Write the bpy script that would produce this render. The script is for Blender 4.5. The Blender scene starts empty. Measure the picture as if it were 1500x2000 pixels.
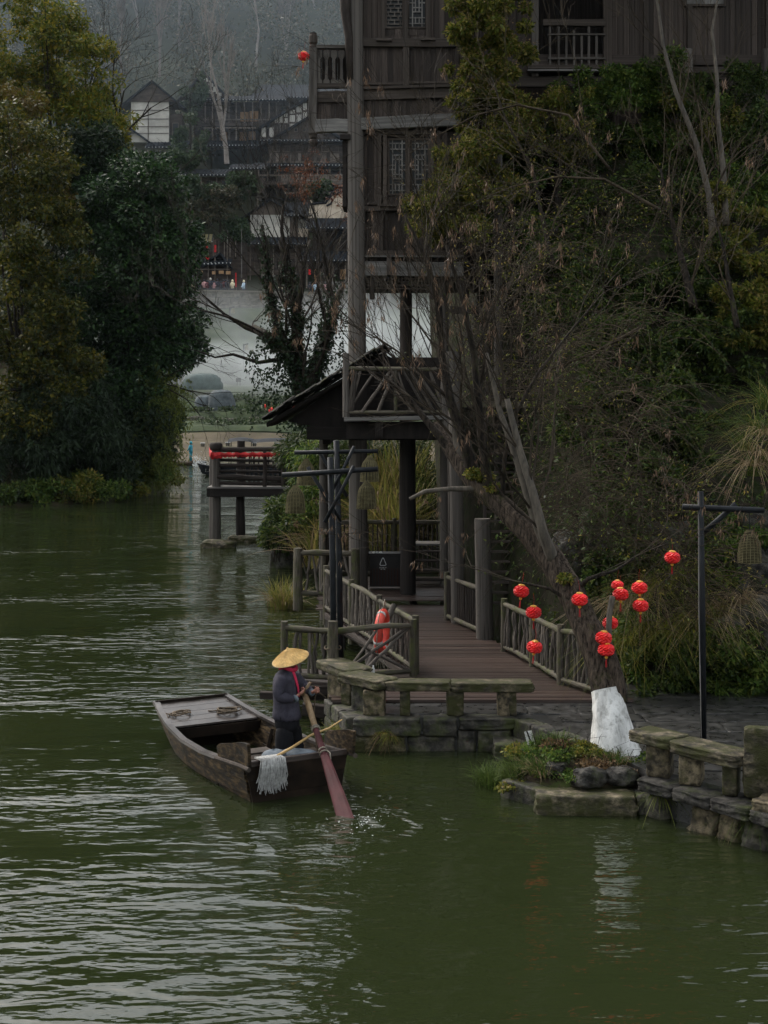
import bpy, math, random
import numpy as np
from mathutils import Vector, Matrix, Quaternion
from mathutils import noise as mnoise

SC = bpy.context.scene
COL = SC.collection
R = random.Random(7)
F, H, HY = 2778.0, 5.8, 786.0          # lens (photo pixels), eye height over the water, horizon row

# ------------------------------------------------------------------ camera
cam_d = bpy.data.cameras.new('camera')
cam = bpy.data.objects.new('camera', cam_d)
COL.objects.link(cam)
cam.location = (0, 0, H)
cam.rotation_euler = (math.radians(90), 0, 0)
cam_d.sensor_fit = 'VERTICAL'
cam_d.sensor_height = 36.0
cam_d.lens = 36.0 * F / 2000.0
cam_d.shift_y = -(1000.0 - HY) / 2000.0
cam_d.clip_start = 0.1
cam_d.clip_end = 2000
SC.camera = cam

# ------------------------------------------------------------------ sky and sun (soft overcast)
SUN_EL, SUN_AZ = 48.0, -46.0            # azimuth from +Y towards +X; light comes from the left
world = bpy.data.worlds.new('World')
SC.world = world
world.use_nodes = True
wn = world.node_tree.nodes
wl = world.node_tree.links
wn.clear()
sky = wn.new('ShaderNodeTexSky')
sky.sky_type = 'NISHITA'
sky.sun_disc = False
sky.sun_elevation = math.radians(SUN_EL)
sky.sun_rotation = math.radians(SUN_AZ)
sky.air_density = 1.6
sky.dust_density = 6.0
sky.ozone_density = 1.0
hs = wn.new('ShaderNodeHueSaturation')
hs.inputs['Saturation'].default_value = 0.42
bg = wn.new('ShaderNodeBackground')
bg.inputs['Strength'].default_value = 0.15
wo = wn.new('ShaderNodeOutputWorld')
wl.new(sky.outputs[0], hs.inputs['Color'])
# an even cloud deck under the clear-sky model
deck = wn.new('ShaderNodeMix'); deck.data_type = 'RGBA'
deck.inputs['Factor'].default_value = 0.3
deck.inputs[7].default_value = (5.6, 6.0, 6.3, 1)
wl.new(hs.outputs[0], deck.inputs[6])
wl.new(deck.outputs[2], bg.inputs['Color'])
wl.new(bg.outputs[0], wo.inputs['Surface'])

sun_d = bpy.data.lights.new('sun', 'SUN')
sun_d.energy = 1.0
sun_d.angle = math.radians(28)
sun_d.color = (1.0, 0.96, 0.9)
sun = bpy.data.objects.new('sun', sun_d)
COL.objects.link(sun)
_e, _a = math.radians(SUN_EL), math.radians(SUN_AZ)
_dir = Vector((math.cos(_e) * math.sin(_a), math.cos(_e) * math.cos(_a), math.sin(_e)))
sun.rotation_euler = _dir.to_track_quat('Z', 'Y').to_euler()
sun.location = _dir * 60

SC.view_settings.view_transform = 'Standard'
SC.view_settings.look = 'None'
SC.view_settings.exposure = 0.85
SC.view_settings.gamma = 1.0
SC.render.engine = 'CYCLES'
cy = SC.cycles
cy.max_bounces = 5
cy.diffuse_bounces = 2
cy.glossy_bounces = 3
cy.transmission_bounces = 3
cy.transparent_max_bounces = 6
cy.volume_bounces = 1
cy.use_denoising = True
cy.caustics_reflective = False
cy.caustics_refractive = False
cy.use_adaptive_sampling = True
cy.adaptive_threshold = 0.02
cy.sample_clamp_indirect = 4.0

# ------------------------------------------------------------------ helpers
def P(px, py, d):
    return Vector(((px - 750.0) / F * d, d, H + (HY - py) / F * d))

def G(px, py, z=0.0):
    d = (H - z) * F / (py - HY)
    return Vector(((px - 750.0) / F * d, d, z))

WM = {}                                  # world matrices of what has been linked
def link(o, parent=None, M=None):
    M = M if M is not None else Matrix()
    COL.objects.link(o)
    if parent is not None:
        o.parent = parent
        o.matrix_parent_inverse = WM[parent.name].inverted()
    o.matrix_basis = M
    WM[o.name] = M
    return o

def tag(o, label=None, cat=None, group=None, kind=None):
    if label: o['label'] = label
    if cat: o['category'] = cat
    if group: o['group'] = group
    if kind: o['kind'] = kind
    return o

def thing(name, loc, label, cat, group=None, M=None):
    o = bpy.data.objects.new(name, None)
    o.empty_display_size = 0.2
    link(o, None, M if M is not None else Matrix.Translation(Vector(loc)))
    return tag(o, label, cat, group)

def copy_tree(src, M, label=None, group=None):
    """A thing with copies of its parts and sub-parts, placed by M."""
    def rec(o, par, basis):
        c = o.copy()
        COL.objects.link(c)
        c.parent = par
        c.matrix_basis = basis
        for ch in o.children:
            rec(ch, c, ch.matrix_basis)
        return c
    r = rec(src, None, M)
    if label: r['label'] = label
    if group: r['group'] = group
    WM[r.name] = M
    return r

def np_mesh(name, verts, faces, smooth=False):
    """verts (N,3); faces (M,k) of one k."""
    me = bpy.data.meshes.new(name)
    verts = np.asarray(verts, dtype=np.float32)
    faces = np.asarray(faces, dtype=np.int32)
    n, k = faces.shape
    me.vertices.add(len(verts))
    me.vertices.foreach_set('co', verts.ravel())
    me.loops.add(n * k)
    me.loops.foreach_set('vertex_index', faces.ravel())
    me.polygons.add(n)
    me.polygons.foreach_set('loop_start', np.arange(0, n * k, k, dtype=np.int32))
    me.polygons.foreach_set('loop_total', np.full(n, k, dtype=np.int32))
    if smooth:
        me.polygons.foreach_set('use_smooth', np.ones(n, dtype=bool))
    me.update(calc_edges=True)
    return me

def np_obj(name, verts, faces, mat, parent=None, smooth=False):
    me = np_mesh(name, verts, faces, smooth)
    me.materials.append(mat)
    o = bpy.data.objects.new(name, me)
    return link(o, parent)

class MB:
    """Collects shapes in world space; build() links them as one mesh."""
    def __init__(s):
        s.v = []; s.f = []
    def add(s, vs, fs):
        b = len(s.v)
        s.v.extend([tuple(v) for v in vs])
        s.f.extend([tuple(i + b for i in f) for f in fs])
        return s
    def box(s, c, size, rz=0.0, M=None):
        hx, hy, hz = size[0] / 2, size[1] / 2, size[2] / 2
        m = Matrix.Translation(Vector(c)) @ (M if M is not None else Matrix.Rotation(rz, 4, 'Z'))
        vs = [m @ Vector((x, y, z)) for x in (-hx, hx) for y in (-hy, hy) for z in (-hz, hz)]
        return s.add(vs, [(0, 1, 3, 2), (4, 6, 7, 5), (0, 4, 5, 1), (2, 3, 7, 6), (0, 2, 6, 4), (1, 5, 7, 3)])
    def tube(s, pts, rad, n=6, cap=True, jit=0.0, squash=1.0):
        pts = [Vector(p) for p in pts]
        m = len(pts)
        rr = rad if isinstance(rad, (list, tuple)) else [rad] * m
        vs = []
        ref = None
        for i, p in enumerate(pts):
            t = (pts[min(i + 1, m - 1)] - pts[max(i - 1, 0)])
            if t.length < 1e-9: t = Vector((0, 0, 1))
            t.normalize()
            if ref is None:
                ref = t.orthogonal().normalized()
            ref = (ref - t * ref.dot(t))
            if ref.length < 1e-6: ref = t.orthogonal()
            ref.normalize()
            b = t.cross(ref)
            for k in range(n):
                a = 2 * math.pi * k / n
                r = rr[i] * (1 + (R.uniform(-jit, jit) if jit else 0))
                vs.append(p + ref * (math.cos(a) * r) + b * (math.sin(a) * r * squash))
        fs = []
        for i in range(m - 1):
            for k in range(n):
                k2 = (k + 1) % n
                fs.append((i * n + k, i * n + k2, (i + 1) * n + k2, (i + 1) * n + k))
        if cap:
            fs.append(tuple(range(n - 1, -1, -1)))
            fs.append(tuple((m - 1) * n + k for k in range(n)))
        return s.add(vs, fs)
    def lathe(s, c, prof, n=12, M=None, lobes=0, lobe=0.0):
        """prof: list of (r, z)."""
        m = (Matrix.Translation(Vector(c)) @ (M if M is not None else Matrix()))
        vs = []
        for (r, z) in prof:
            for k in range(n):
                a = 2 * math.pi * k / n
                q = r * (1 + lobe * math.cos(lobes * a)) if lobes else r
                vs.append(m @ Vector((q * math.cos(a), q * math.sin(a), z)))
        fs = []
        for i in range(len(prof) - 1):
            for k in range(n):
                k2 = (k + 1) % n
                fs.append((i * n + k, i * n + k2, (i + 1) * n + k2, (i + 1) * n + k))
        fs.append(tuple(range(n - 1, -1, -1)))
        fs.append(tuple((len(prof) - 1) * n + k for k in range(n)))
        return s.add(vs, fs)
    def prism(s, poly, off):
        """poly: 3-D points of a flat outline, pushed along off."""
        n = len(poly)
        off = Vector(off)
        vs = [Vector(p) for p in poly] + [Vector(p) + off for p in poly]
        fs = [tuple(range(n)), tuple(range(2 * n - 1, n - 1, -1))]
        for i in range(n):
            j = (i + 1) % n
            fs.append((j, i, n + i, n + j))
        return s.add(vs, fs)
    def grid(s, fn, nu, nv):
        vs = [fn(i / nu, j / nv) for j in range(nv + 1) for i in range(nu + 1)]
        fs = [(j * (nu + 1) + i, j * (nu + 1) + i + 1, (j + 1) * (nu + 1) + i + 1, (j + 1) * (nu + 1) + i) for j in range(nv) for i in range(nu)]
        return s.add(vs, fs)
    def build(s, name, mat, parent=None, smooth=False, M=None, origin=None):
        me = bpy.data.meshes.new(name)
        org = Vector(origin) if origin is not None else (WM[parent.name].to_translation() if parent is not None else Vector((0, 0, 0)))
        if M is not None: org = Vector((0, 0, 0))
        me.from_pydata([(x - org.x, y - org.y, z - org.z) for x, y, z in s.v], [], s.f)
        if smooth:
            me.polygons.foreach_set('use_smooth', [True] * len(me.polygons))
        me.materials.append(mat)
        me.update()
        o = bpy.data.objects.new(name, me)
        return link(o, parent, M if M is not None else Matrix.Translation(org))

def subdiv(o, lv=1, bevel=0.0):
    if bevel:
        b = o.modifiers.new('bevel', 'BEVEL'); b.width = bevel; b.segments = 2; b.limit_method = 'ANGLE'
    if lv:
        m = o.modifiers.new('sub', 'SUBSURF'); m.levels = lv; m.render_levels = lv
    return o

# shared unit pieces: along +Z from 0 to 1
def _unit_box(seed, chip):
    r = random.Random(seed)
    m = bpy.data.meshes.new('beam')
    b = 0.06
    vs = []; fs = []
    ring = [(-.5 + b, -.5), (.5 - b, -.5), (.5, -.5 + b), (.5, .5 - b), (.5 - b, .5), (-.5 + b, .5), (-.5, .5 - b), (-.5, -.5 + b)]
    zs = (0, .33, .66, 1)
    for z in zs:
        ox, oy = r.uniform(-chip, chip), r.uniform(-chip, chip)
        for (x, y) in ring:
            vs.append((x + ox + r.uniform(-chip, chip) * .5, y + oy + r.uniform(-chip, chip) * .5, z + (r.uniform(-chip, chip) * .02)))
    for i in range(3):
        for k in range(8):
            k2 = (k + 1) % 8
            fs.append((i * 8 + k, i * 8 + k2, (i + 1) * 8 + k2, (i + 1) * 8 + k))
    fs.append(tuple(range(7, -1, -1))); fs.append(tuple(24 + k for k in range(8)))
    m.from_pydata(vs, [], fs); m.update()
    return m

def _unit_log(seed, n=8, seg=6, wob=0.25, knob=0.12):
    r = random.Random(seed)
    m = bpy.data.meshes.new('log')
    vs = []; fs = []
    ox = oy = 0
    for i in range(seg + 1):
        z = i / seg
        rad = 1 + r.uniform(-knob, knob) - 0.12 * z
        if 0 < i < seg:
            ox += r.uniform(-wob, wob); oy += r.uniform(-wob, wob)
        for k in range(n):
            a = 2 * math.pi * k / n
            q = rad * (1 + r.uniform(-knob, knob) * .5)
            vs.append((ox * math.sin(math.pi * z) + q * math.cos(a), oy * math.sin(math.pi * z) + q * math.sin(a), z))
    for i in range(seg):
        for k in range(n):
            k2 = (k + 1) % n
            fs.append((i * n + k, i * n + k2, (i + 1) * n + k2, (i + 1) * n + k))
    fs.append(tuple(range(n - 1, -1, -1))); fs.append(tuple(seg * n + k for k in range(n)))
    m.from_pydata(vs, [], fs)
    m.polygons.foreach_set('use_smooth', [len(p.vertices) == 4 for p in m.polygons])
    m.update()
    return m

BOXES = [_unit_box(i, .03) for i in range(4)]
LOGS = [_unit_log(10 + i) for i in range(5)]
CROOKED = [_unit_log(30 + i, wob=0.95, knob=.2) for i in range(5)]
STRAIGHT = [_unit_log(50 + i, n=10, wob=.04, knob=.03) for i in range(3)]
_mesh_mat = {}
def shared(mesh, mat):
    k = (mesh.name, mat.name)
    if k not in _mesh_mat:
        c = mesh.copy(); c.materials.clear(); c.materials.append(mat)
        _mesh_mat[k] = c
    return _mesh_mat[k]

def stick(name, p0, p1, rx, ry, mesh, mat, parent, roll=0.0, up=None):
    p0, p1 = Vector(p0), Vector(p1)
    d = p1 - p0
    L = d.length
    z = d.normalized()
    u = Vector(up) if up is not None else (Vector((0, 1, 0)) if abs(z.y) < .95 else Vector((0, 0, 1)))
    x = u.cross(z)
    if x.length < 1e-6: x = z.orthogonal()
    x.normalize()
    y = z.cross(x)
    rot = Matrix((x, y, z)).transposed().to_4x4()
    M = Matrix.Translation(p0) @ rot @ Matrix.Rotation(roll, 4, 'Z') @ Matrix.Diagonal((rx, ry, L, 1))
    o = bpy.data.objects.new(name, shared(mesh, mat))
    return link(o, parent, M)

def beam(name, p0, p1, w, h, mat, parent, up=None):
    """a squared timber; w across, h along `up` (default: along Y)."""
    return stick(name, p0, p1, w, h, R.choice(BOXES), mat, parent, 0.0, up)

def log(name, p0, p1, r, mat, parent, crooked=False, straight=False):
    return stick(name, p0, p1, r, r, R.choice(CROOKED if crooked else STRAIGHT if straight else LOGS), mat, parent, R.uniform(0, 6.28))
# ------------------------------------------------------------------ materials
MATS = {}
def pm(name, c1, c2, scale=(1, 1, 1), rough=(.6, .85), bump=.3, bscale=None, rnd=.25, moss=None, moss_amt=.5, spec=.4, detail=6, c3=None, spots=0.0, hrnd=0.0, bdist=.02, pos=False, lo=.33, hi=.68):
    m = bpy.data.materials.new(name)
    m.use_nodes = True
    nt = m.node_tree; n = nt.nodes; l = nt.links
    b = n['Principled BSDF']
    tc = n.new('ShaderNodeTexCoord'); oi = n.new('ShaderNodeObjectInfo')
    ad = n.new('ShaderNodeVectorMath'); ad.operation = 'ADD'
    ml = n.new('ShaderNodeMath'); ml.operation = 'MULTIPLY'; ml.inputs[1].default_value = 37.0
    l.new(oi.outputs['Random'], ml.inputs[0])
    mp = n.new('ShaderNodeMapping'); mp.inputs['Scale'].default_value = scale
    if pos:
        gp = n.new('ShaderNodeNewGeometry'); l.new(gp.outputs['Position'], mp.inputs['Vector'])
    else:
        l.new(tc.outputs['Object'], mp.inputs['Vector'])
    l.new(mp.outputs[0], ad.inputs[0]); l.new(ml.outputs[0], ad.inputs[1])
    t = n.new('ShaderNodeTexNoise'); t.inputs['Scale'].default_value = 1.0; t.inputs['Detail'].default_value = detail; t.inputs['Roughness'].default_value = .65
    l.new(ad.outputs[0], t.inputs['Vector'])
    cr = n.new('ShaderNodeValToRGB')
    cr.color_ramp.elements[0].position = lo; cr.color_ramp.elements[0].color = (*c1, 1)
    cr.color_ramp.elements[1].position = hi; cr.color_ramp.elements[1].color = (*c2, 1)
    if c3:
        e = cr.color_ramp.elements.new((lo + hi) / 2); e.color = (*c3, 1)
    l.new(t.outputs['Fac'], cr.inputs['Fac'])
    col = cr.outputs['Color']
    # big soft stains
    t2 = n.new('ShaderNodeTexNoise'); t2.inputs['Scale'].default_value = .35; t2.inputs['Detail'].default_value = 3
    l.new(ad.outputs[0], t2.inputs['Vector'])
    hv = n.new('ShaderNodeHueSaturation')
    mr = n.new('ShaderNodeMapRange'); mr.inputs['To Min'].default_value = 1 - rnd; mr.inputs['To Max'].default_value = 1 + rnd
    l.new(oi.outputs['Random'], mr.inputs['Value'])
    mr2 = n.new('ShaderNodeMapRange'); mr2.inputs['From Min'].default_value = .3; mr2.inputs['From Max'].default_value = .7
    mr2.inputs['To Min'].default_value = .72; mr2.inputs['To Max'].default_value = 1.22
    l.new(t2.outputs['Fac'], mr2.inputs['Value'])
    mm = n.new('ShaderNodeMath'); mm.operation = 'MULTIPLY'
    l.new(mr.outputs[0], mm.inputs[0]); l.new(mr2.outputs[0], mm.inputs[1])
    l.new(mm.outputs[0], hv.inputs['Value']); l.new(col, hv.inputs['Color'])
    col = hv.outputs['Color']
    if moss:
        ge = n.new('ShaderNodeNewGeometry')
        t3 = n.new('ShaderNodeTexNoise'); t3.inputs['Scale'].default_value = 3.1; t3.inputs['Detail'].default_value = 8; t3.inputs['Roughness'].default_value = .7
        l.new(ge.outputs['Position'], t3.inputs['Vector'])
        r3 = n.new('ShaderNodeMapRange'); r3.inputs['From Min'].default_value = .62 - .3 * moss_amt; r3.inputs['From Max'].default_value = .78 - .3 * moss_amt
        l.new(t3.outputs['Fac'], r3.inputs['Value'])
        mx = n.new('ShaderNodeMix'); mx.data_type = 'RGBA'
        l.new(r3.outputs[0], mx.inputs['Factor']); l.new(col, mx.inputs[6]); mx.inputs[7].default_value = (*moss, 1)
        col = mx.outputs[2]
    l.new(col, b.inputs['Base Color'])
    rr = n.new('ShaderNodeMapRange'); rr.inputs['To Min'].default_value = rough[0]; rr.inputs['To Max'].default_value = rough[1]
    l.new(t.outputs['Fac'], rr.inputs['Value']); l.new(rr.outputs[0], b.inputs['Roughness'])
    b.inputs['Specular IOR Level'].default_value = spec
    if bump:
        bp = n.new('ShaderNodeBump'); bp.inputs['Strength'].default_value = bump; bp.inputs['Distance'].default_value = bdist
        l.new(t.outputs['Fac'], bp.inputs['Height']); l.new(bp.outputs[0], b.inputs['Normal'])
    MATS[name] = m
    return m

def leafm(name, cols, trans=.25, rough=.5, spec=.15):
    """one leaf colour per leaf, out of a list"""
    m = bpy.data.materials.new(name)
    m.use_nodes = True
    nt = m.node_tree; n = nt.nodes; l = nt.links
    b = n['Principled BSDF']
    ge = n.new('ShaderNodeNewGeometry')
    cr = n.new('ShaderNodeValToRGB')
    el = cr.color_ramp.elements
    while len(el) < len(cols): el.new(.5)
    for i, c in enumerate(cols):
        el[i].position = i / (len(cols) - 1); el[i].color = (*c, 1)
    l.new(ge.outputs['Random Per Island'], cr.inputs['Fac'])
    l.new(cr.outputs[0], b.inputs['Base Color'])
    b.inputs['Roughness'].default_value = rough
    b.inputs['Specular IOR Level'].default_value = spec
    tr = n.new('ShaderNodeBsdfTranslucent')
    l.new(cr.outputs[0], tr.inputs['Color'])
    mx = n.new('ShaderNodeMixShader'); mx.inputs[0].default_value = trans
    l.new(b.outputs[0], mx.inputs[1]); l.new(tr.outputs[0], mx.inputs[2])
    l.new(mx.outputs[0], n['Material Output'].inputs['Surface'])
    MATS[name] = m
    return m

def flat(name, c, rough=.6, spec=.4, metal=0.0, emit=None):
    return pm(name, tuple(x * .85 for x in c), tuple(min(1, x * 1.12) for x in c), (6, 6, 6), (rough * .85, min(1, rough * 1.15)), .08, rnd=.06, spec=spec)

# timber: unit pieces lie along local Z, so the grain runs along Z
board_m = pm('board_wood', (.027, .020, .016), (.098, .078, .066), (9, 9, 1.3), (.55, .85), .5, rnd=.42, c3=(.05, .038, .031), spec=0.2)
trim_m = pm('trim_wood', (.03, .023, .018), (.085, .068, .056), (7, 7, 1.5), (.6, .9), .5, rnd=.25, spec=0.2)
greybeam_m = pm('grey_beam_wood', (.10, .095, .088), (.25, .235, .215), (5, 5, 1.2), (.6, .9), .5, rnd=.15, c3=(.16, .15, .138), spec=0.12)
post_m = pm('post_wood', (.03, .026, .021), (.11, .097, .082), (5, 5, 2.0), (.6, .9), .6, rnd=.2, c3=(.10, .088, .078), spec=0.1)
darkpost_m = pm('dark_post_wood', (.016, .012, .010), (.05, .04, .034), (5, 5, 2.0), (.6, .9), .5, rnd=.2, spec=0.15)
shadow_m = pm('shade_dark_wood', (.012, .010, .009), (.03, .025, .022), (5, 5, 2.0), (.6, .9), .3, rnd=.2, spec=0.1)  # near-black timber: shade of recesses and undersides put into the colour
rail_m = pm('rail_log_wood', (.03, .025, .018), (.11, .095, .07), (2.5, 2.5, 5), (.6, .9), .5, rnd=.3, moss=(.06, .065, .022), moss_amt=.45, spec=0.2)
stickm = pm('stick_wood', (.03, .023, .019), (.125, .108, .09), (2.5, 2.5, 4), (.6, .9), .4, rnd=.4, spec=0.2)
deck_m = pm('wet_deck_wood', (.022, .014, .011), (.066, .043, .034), (8, 8, 1.2), (.22, .5), .35, rnd=.35, spec=.5)
stone_m = pm('mossy_stone', (.02, .017, .012), (.165, .135, .09), (6, 6, 11), (.6, .95), .8, rnd=.2, moss=(.035, .036, .010), moss_amt=.72, c3=(.075, .062, .043), bdist=.05, pos=True, detail=9, spec=0.25, lo=.4, hi=.62)
stonelegs_m = pm('tan_stone', (.03, .025, .016), (.20, .16, .10), (8, 8, 8), (.6, .95), .8, rnd=.25, moss=(.05, .05, .014), moss_amt=.4, bdist=.05, pos=True, detail=9, spec=0.25, lo=.4, hi=.62)
quay_m = pm('dark_quay_stone', (.012, .011, .009), (.09, .079, .06), (6, 6, 6), (.45, .9), .9, rnd=.3, moss=(.04, .048, .012), moss_amt=.5, c3=(.04, .036, .029), bdist=.06, pos=True, detail=9, spec=0.3, lo=.4, hi=.63)
paving_m = pm('wet_paving_stone', (.014, .014, .013), (.05, .048, .045), (5, 5, 5), (.12, .5), .35, rnd=.3, spec=.5, pos=True, detail=9, lo=.4, hi=.64)
rock_m = pm('rock', (.012, .011, .010), (.09, .083, .072), (5, 5, 5), (.6, .95), 1.0, rnd=.25, moss=(.03, .038, .01), moss_amt=.45, bdist=.08, pos=True, detail=9, spec=0.2, lo=.4, hi=.63)
soil_m = pm('bank_soil', (.016, .012, .008), (.055, .042, .026), (5, 5, 5), (.8, 1), .8, rnd=.1, moss=(.035, .05, .012), moss_amt=.5, bdist=.05, pos=True, detail=9, spec=0.1)
slope_m = pm('slope_soil', (.008, .007, .005), (.03, .026, .018), (1.5, 1.5, 1.5), (.8, 1), 1.0, rnd=.1, moss=(.014, .02, .006), moss_amt=.55, bdist=.1, spec=0.05)
tile_m = pm('roof_tile', (.005, .005, .005), (.024, .023, .020), (3, 3, 3), (.55, .9), .5, rnd=.35, moss=(.04, .042, .014), moss_amt=.3, spec=0.05)
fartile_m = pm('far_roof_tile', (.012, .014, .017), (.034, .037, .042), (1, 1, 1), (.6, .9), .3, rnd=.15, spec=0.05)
plaster_m = pm('white_plaster', (.40, .37, .32), (.56, .53, .47), (.8, .8, .8), (.7, .95), .1, rnd=.08)
cream_m = pm('cream_plaster', (.42, .33, .24), (.62, .52, .41), (1, 1, 1), (.7, .95), .1, rnd=.08)
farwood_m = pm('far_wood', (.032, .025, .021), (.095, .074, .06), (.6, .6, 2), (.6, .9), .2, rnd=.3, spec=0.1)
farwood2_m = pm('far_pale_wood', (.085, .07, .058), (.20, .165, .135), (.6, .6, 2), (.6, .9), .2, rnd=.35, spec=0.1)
warmin_m = pm('far_ochre_wall', (.22, .12, .055), (.40, .24, .12), (.6, .6, .6), (.7, .9), .1, rnd=.15)
white_m = pm('white_trim', (.42, .42, .40), (.55, .55, .53), (3, 3, 3), (.6, .9), .05, rnd=.05)
limewash_m = pm('limewash', (.44, .43, .40), (.68, .67, .64), (14, 14, 6), (.75, .95), 0.7, rnd=.02, bdist=.05, moss=(.05, .042, .03), moss_amt=.1, pos=True, lo=.38, hi=.52)
bark_m = pm('dark_bark', (.007, .0055, .004), (.042, .032, .024), (20, 20, 3.5), (.7, .95), 1.0, rnd=.1, moss=(.045, .05, .012), moss_amt=.22, bdist=.05, spec=0.15, lo=.4, hi=.62)
trunkbark_m = pm('ridged_trunk_bark', (.012, .009, .007), (.095, .072, .054), (24, 24, 4), (.7, .95), 1.0, rnd=0, moss=(.05, .052, .016), moss_amt=.2, bdist=.06, lo=.38, hi=.62, spec=.1)
palebark_m = pm('pale_bark', (.04, .033, .024), (.12, .10, .076), (18, 18, 3.5), (.7, .95), .6, rnd=.2)
twig_m = pm('twig', (.010, .008, .006), (.04, .031, .022), (3, 3, 3), (.7, .95), 0, rnd=.3, spec=0.1)
slopetwig_m = pm('slope_twig', (.02, .015, .010), (.078, .06, .04), (3, 3, 3), (.7, .95), 0, rnd=.3, spec=.1)
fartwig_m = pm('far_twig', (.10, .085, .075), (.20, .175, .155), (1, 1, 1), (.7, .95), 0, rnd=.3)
metal_m = pm('dark_painted_metal', (.004, .005, .006), (.012, .014, .017), (6, 6, 6), (.45, .6), .05, rnd=.1, spec=0.2)
binm = pm('black_bin_plastic', (.005, .004, .004), (.012, .009, .008), (6, 6, 6), (.4, .6), .05, rnd=.05, spec=0.3)
redm = pm('lantern_red', (.62, .008, .010), (.80, .022, .022), (30, 30, 30), (.35, .5), .3, rnd=.08, spec=.3)
redcloth_m = pm('red_cloth', (.30, .008, .010), (.46, .018, .018), (8, 8, 8), (.7, .9), .3, rnd=.1)
pinkred_m = pm('scarf_cloth', (.40, .015, .05), (.58, .035, .09), (12, 12, 12), (.75, .95), .3, rnd=0)
gold_m = pm('lantern_gold', (.6, .28, .03), (.75, .4, .06), (20, 20, 20), (.4, .6), 0, rnd=.1)
buoym = pm('lifebuoy_orange', (.62, .055, .035), (.74, .09, .06), (5, 5, 5), (.4, .6), .1, rnd=0)
ropem = pm('rope', (.14, .12, .09), (.33, .29, .23), (40, 40, 40), (.8, .95), .4, rnd=.2)
darkrope_m = pm('dark_rope', (.05, .035, .022), (.15, .11, .07), (40, 40, 40), (.8, .95), .4, rnd=.2)
bamboo_m = pm('bamboo', (.28, .17, .06), (.45, .30, .12), (5, 5, 5), (.4, .6), .2, rnd=.1)
oarhandle_m = pm('oar_handle_wood', (.16, .10, .05), (.36, .25, .14), (8, 8, 8), (.45, .7), .4, rnd=0)
oarred_m = pm('oar_red_paint', (.045, .014, .015), (.09, .03, .032), (5, 5, 5), (.45, .65), .15, rnd=0, spec=.12)
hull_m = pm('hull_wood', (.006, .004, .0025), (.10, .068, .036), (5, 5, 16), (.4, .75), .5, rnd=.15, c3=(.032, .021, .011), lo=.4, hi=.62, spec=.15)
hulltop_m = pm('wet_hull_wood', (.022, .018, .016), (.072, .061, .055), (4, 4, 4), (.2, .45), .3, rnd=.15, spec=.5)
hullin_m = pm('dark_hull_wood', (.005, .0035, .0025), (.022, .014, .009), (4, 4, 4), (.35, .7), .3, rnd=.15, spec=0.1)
hatm = pm('straw_hat', (.36, .21, .065), (.62, .42, .17), (26, 26, 26), (.6, .85), .8, rnd=0, c3=(.52, .33, .11))
jacket_m = pm('jacket_cloth', (.026, .024, .034), (.055, .051, .066), (14, 14, 14), (.8, .95), .3, rnd=0, spec=.2)
trouser_m = pm('black_cloth', (.004, .004, .005), (.010, .010, .012), (14, 14, 14), (.85, .95), .2, rnd=0, spec=.2)
skinm = pm('skin', (.28, .12, .085), (.38, .18, .13), (14, 14, 14), (.5, .7), .1, rnd=0)
baghm = pm('blue_grey_sack', (.075, .09, .105), (.15, .175, .20), (5, 5, 5), (.7, .9), .5, rnd=.1)
mop_m = pm('mop_yarn', (.26, .255, .24), (.46, .455, .44), (30, 30, 30), (.8, .95), .3, rnd=.1)
greenplastic_m = pm('green_net', (.006, .05, .04), (.015, .10, .08), (30, 30, 30), (.5, .8), .3, rnd=0)
basket_m = pm('wicker', (.06, .05, .022), (.19, .165, .085), (8, 8, 8), (.6, .9), .3, rnd=.15, spec=0.15)
lining_m = pm('wicker_lining', (.018, .015, .008), (.05, .042, .022), (8, 8, 8), (.7, .9), .2, rnd=.1, spec=.1)
netgreen_m = pm('green_tarpaulin', (.03, .055, .05), (.075, .11, .10), (2, 2, 2), (.6, .9), .4, rnd=.1)
netgrey_m = pm('grey_netting', (.05, .06, .065), (.13, .15, .155), (2, 2, 2), (.7, .9), .5, rnd=.1)
blue_m = pm('teal_cloth', (.02, .20, .27), (.035, .30, .38), (5, 5, 5), (.7, .9), .1, rnd=0)
boatblack_m = pm('black_boat_paint', (.012, .014, .018), (.03, .034, .04), (3, 3, 3), (.6, .8), .1, rnd=0, spec=0.1)
foam_m = pm('water_foam', (.65, .68, .68), (.8, .82, .82), (5, 5, 5), (.6, .9), .1, rnd=0)
grass_ground_m = pm('grass_field', (.025, .034, .018), (.058, .07, .036), (.5, .5, .5), (.8, 1), .5, rnd=.1, c3=(.04, .054, .027), spec=0.1)
sand_m = pm('tan_shore', (.05, .04, .027), (.125, .102, .07), (.25, .25, .25), (.75, 1), .5, rnd=.05, moss=(.09, .10, .04), moss_amt=.25, spec=0.1)
wallstone_m = pm('far_stone_wall', (.05, .047, .04), (.19, .17, .135), (1.2, 1.2, 1.2), (.7, .95), .8, rnd=.2, bdist=.1, spec=0.1)
hillm = pm('forest_floor', (.014, .018, .010), (.04, .042, .024), (.1, .1, .1), (.8, 1), .5, rnd=0, bdist=.5, spec=0.05)
skins_far = flat('skin_far', (.35, .2, .14))

glass_m = bpy.data.materials.new('window_glass'); glass_m.use_nodes = True
_b = glass_m.node_tree.nodes['Principled BSDF']
_b.inputs['Base Color'].default_value = (.004, .007, .008, 1); _b.inputs['Roughness'].default_value = .3; _b.inputs['Specular IOR Level'].default_value = .2

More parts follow.
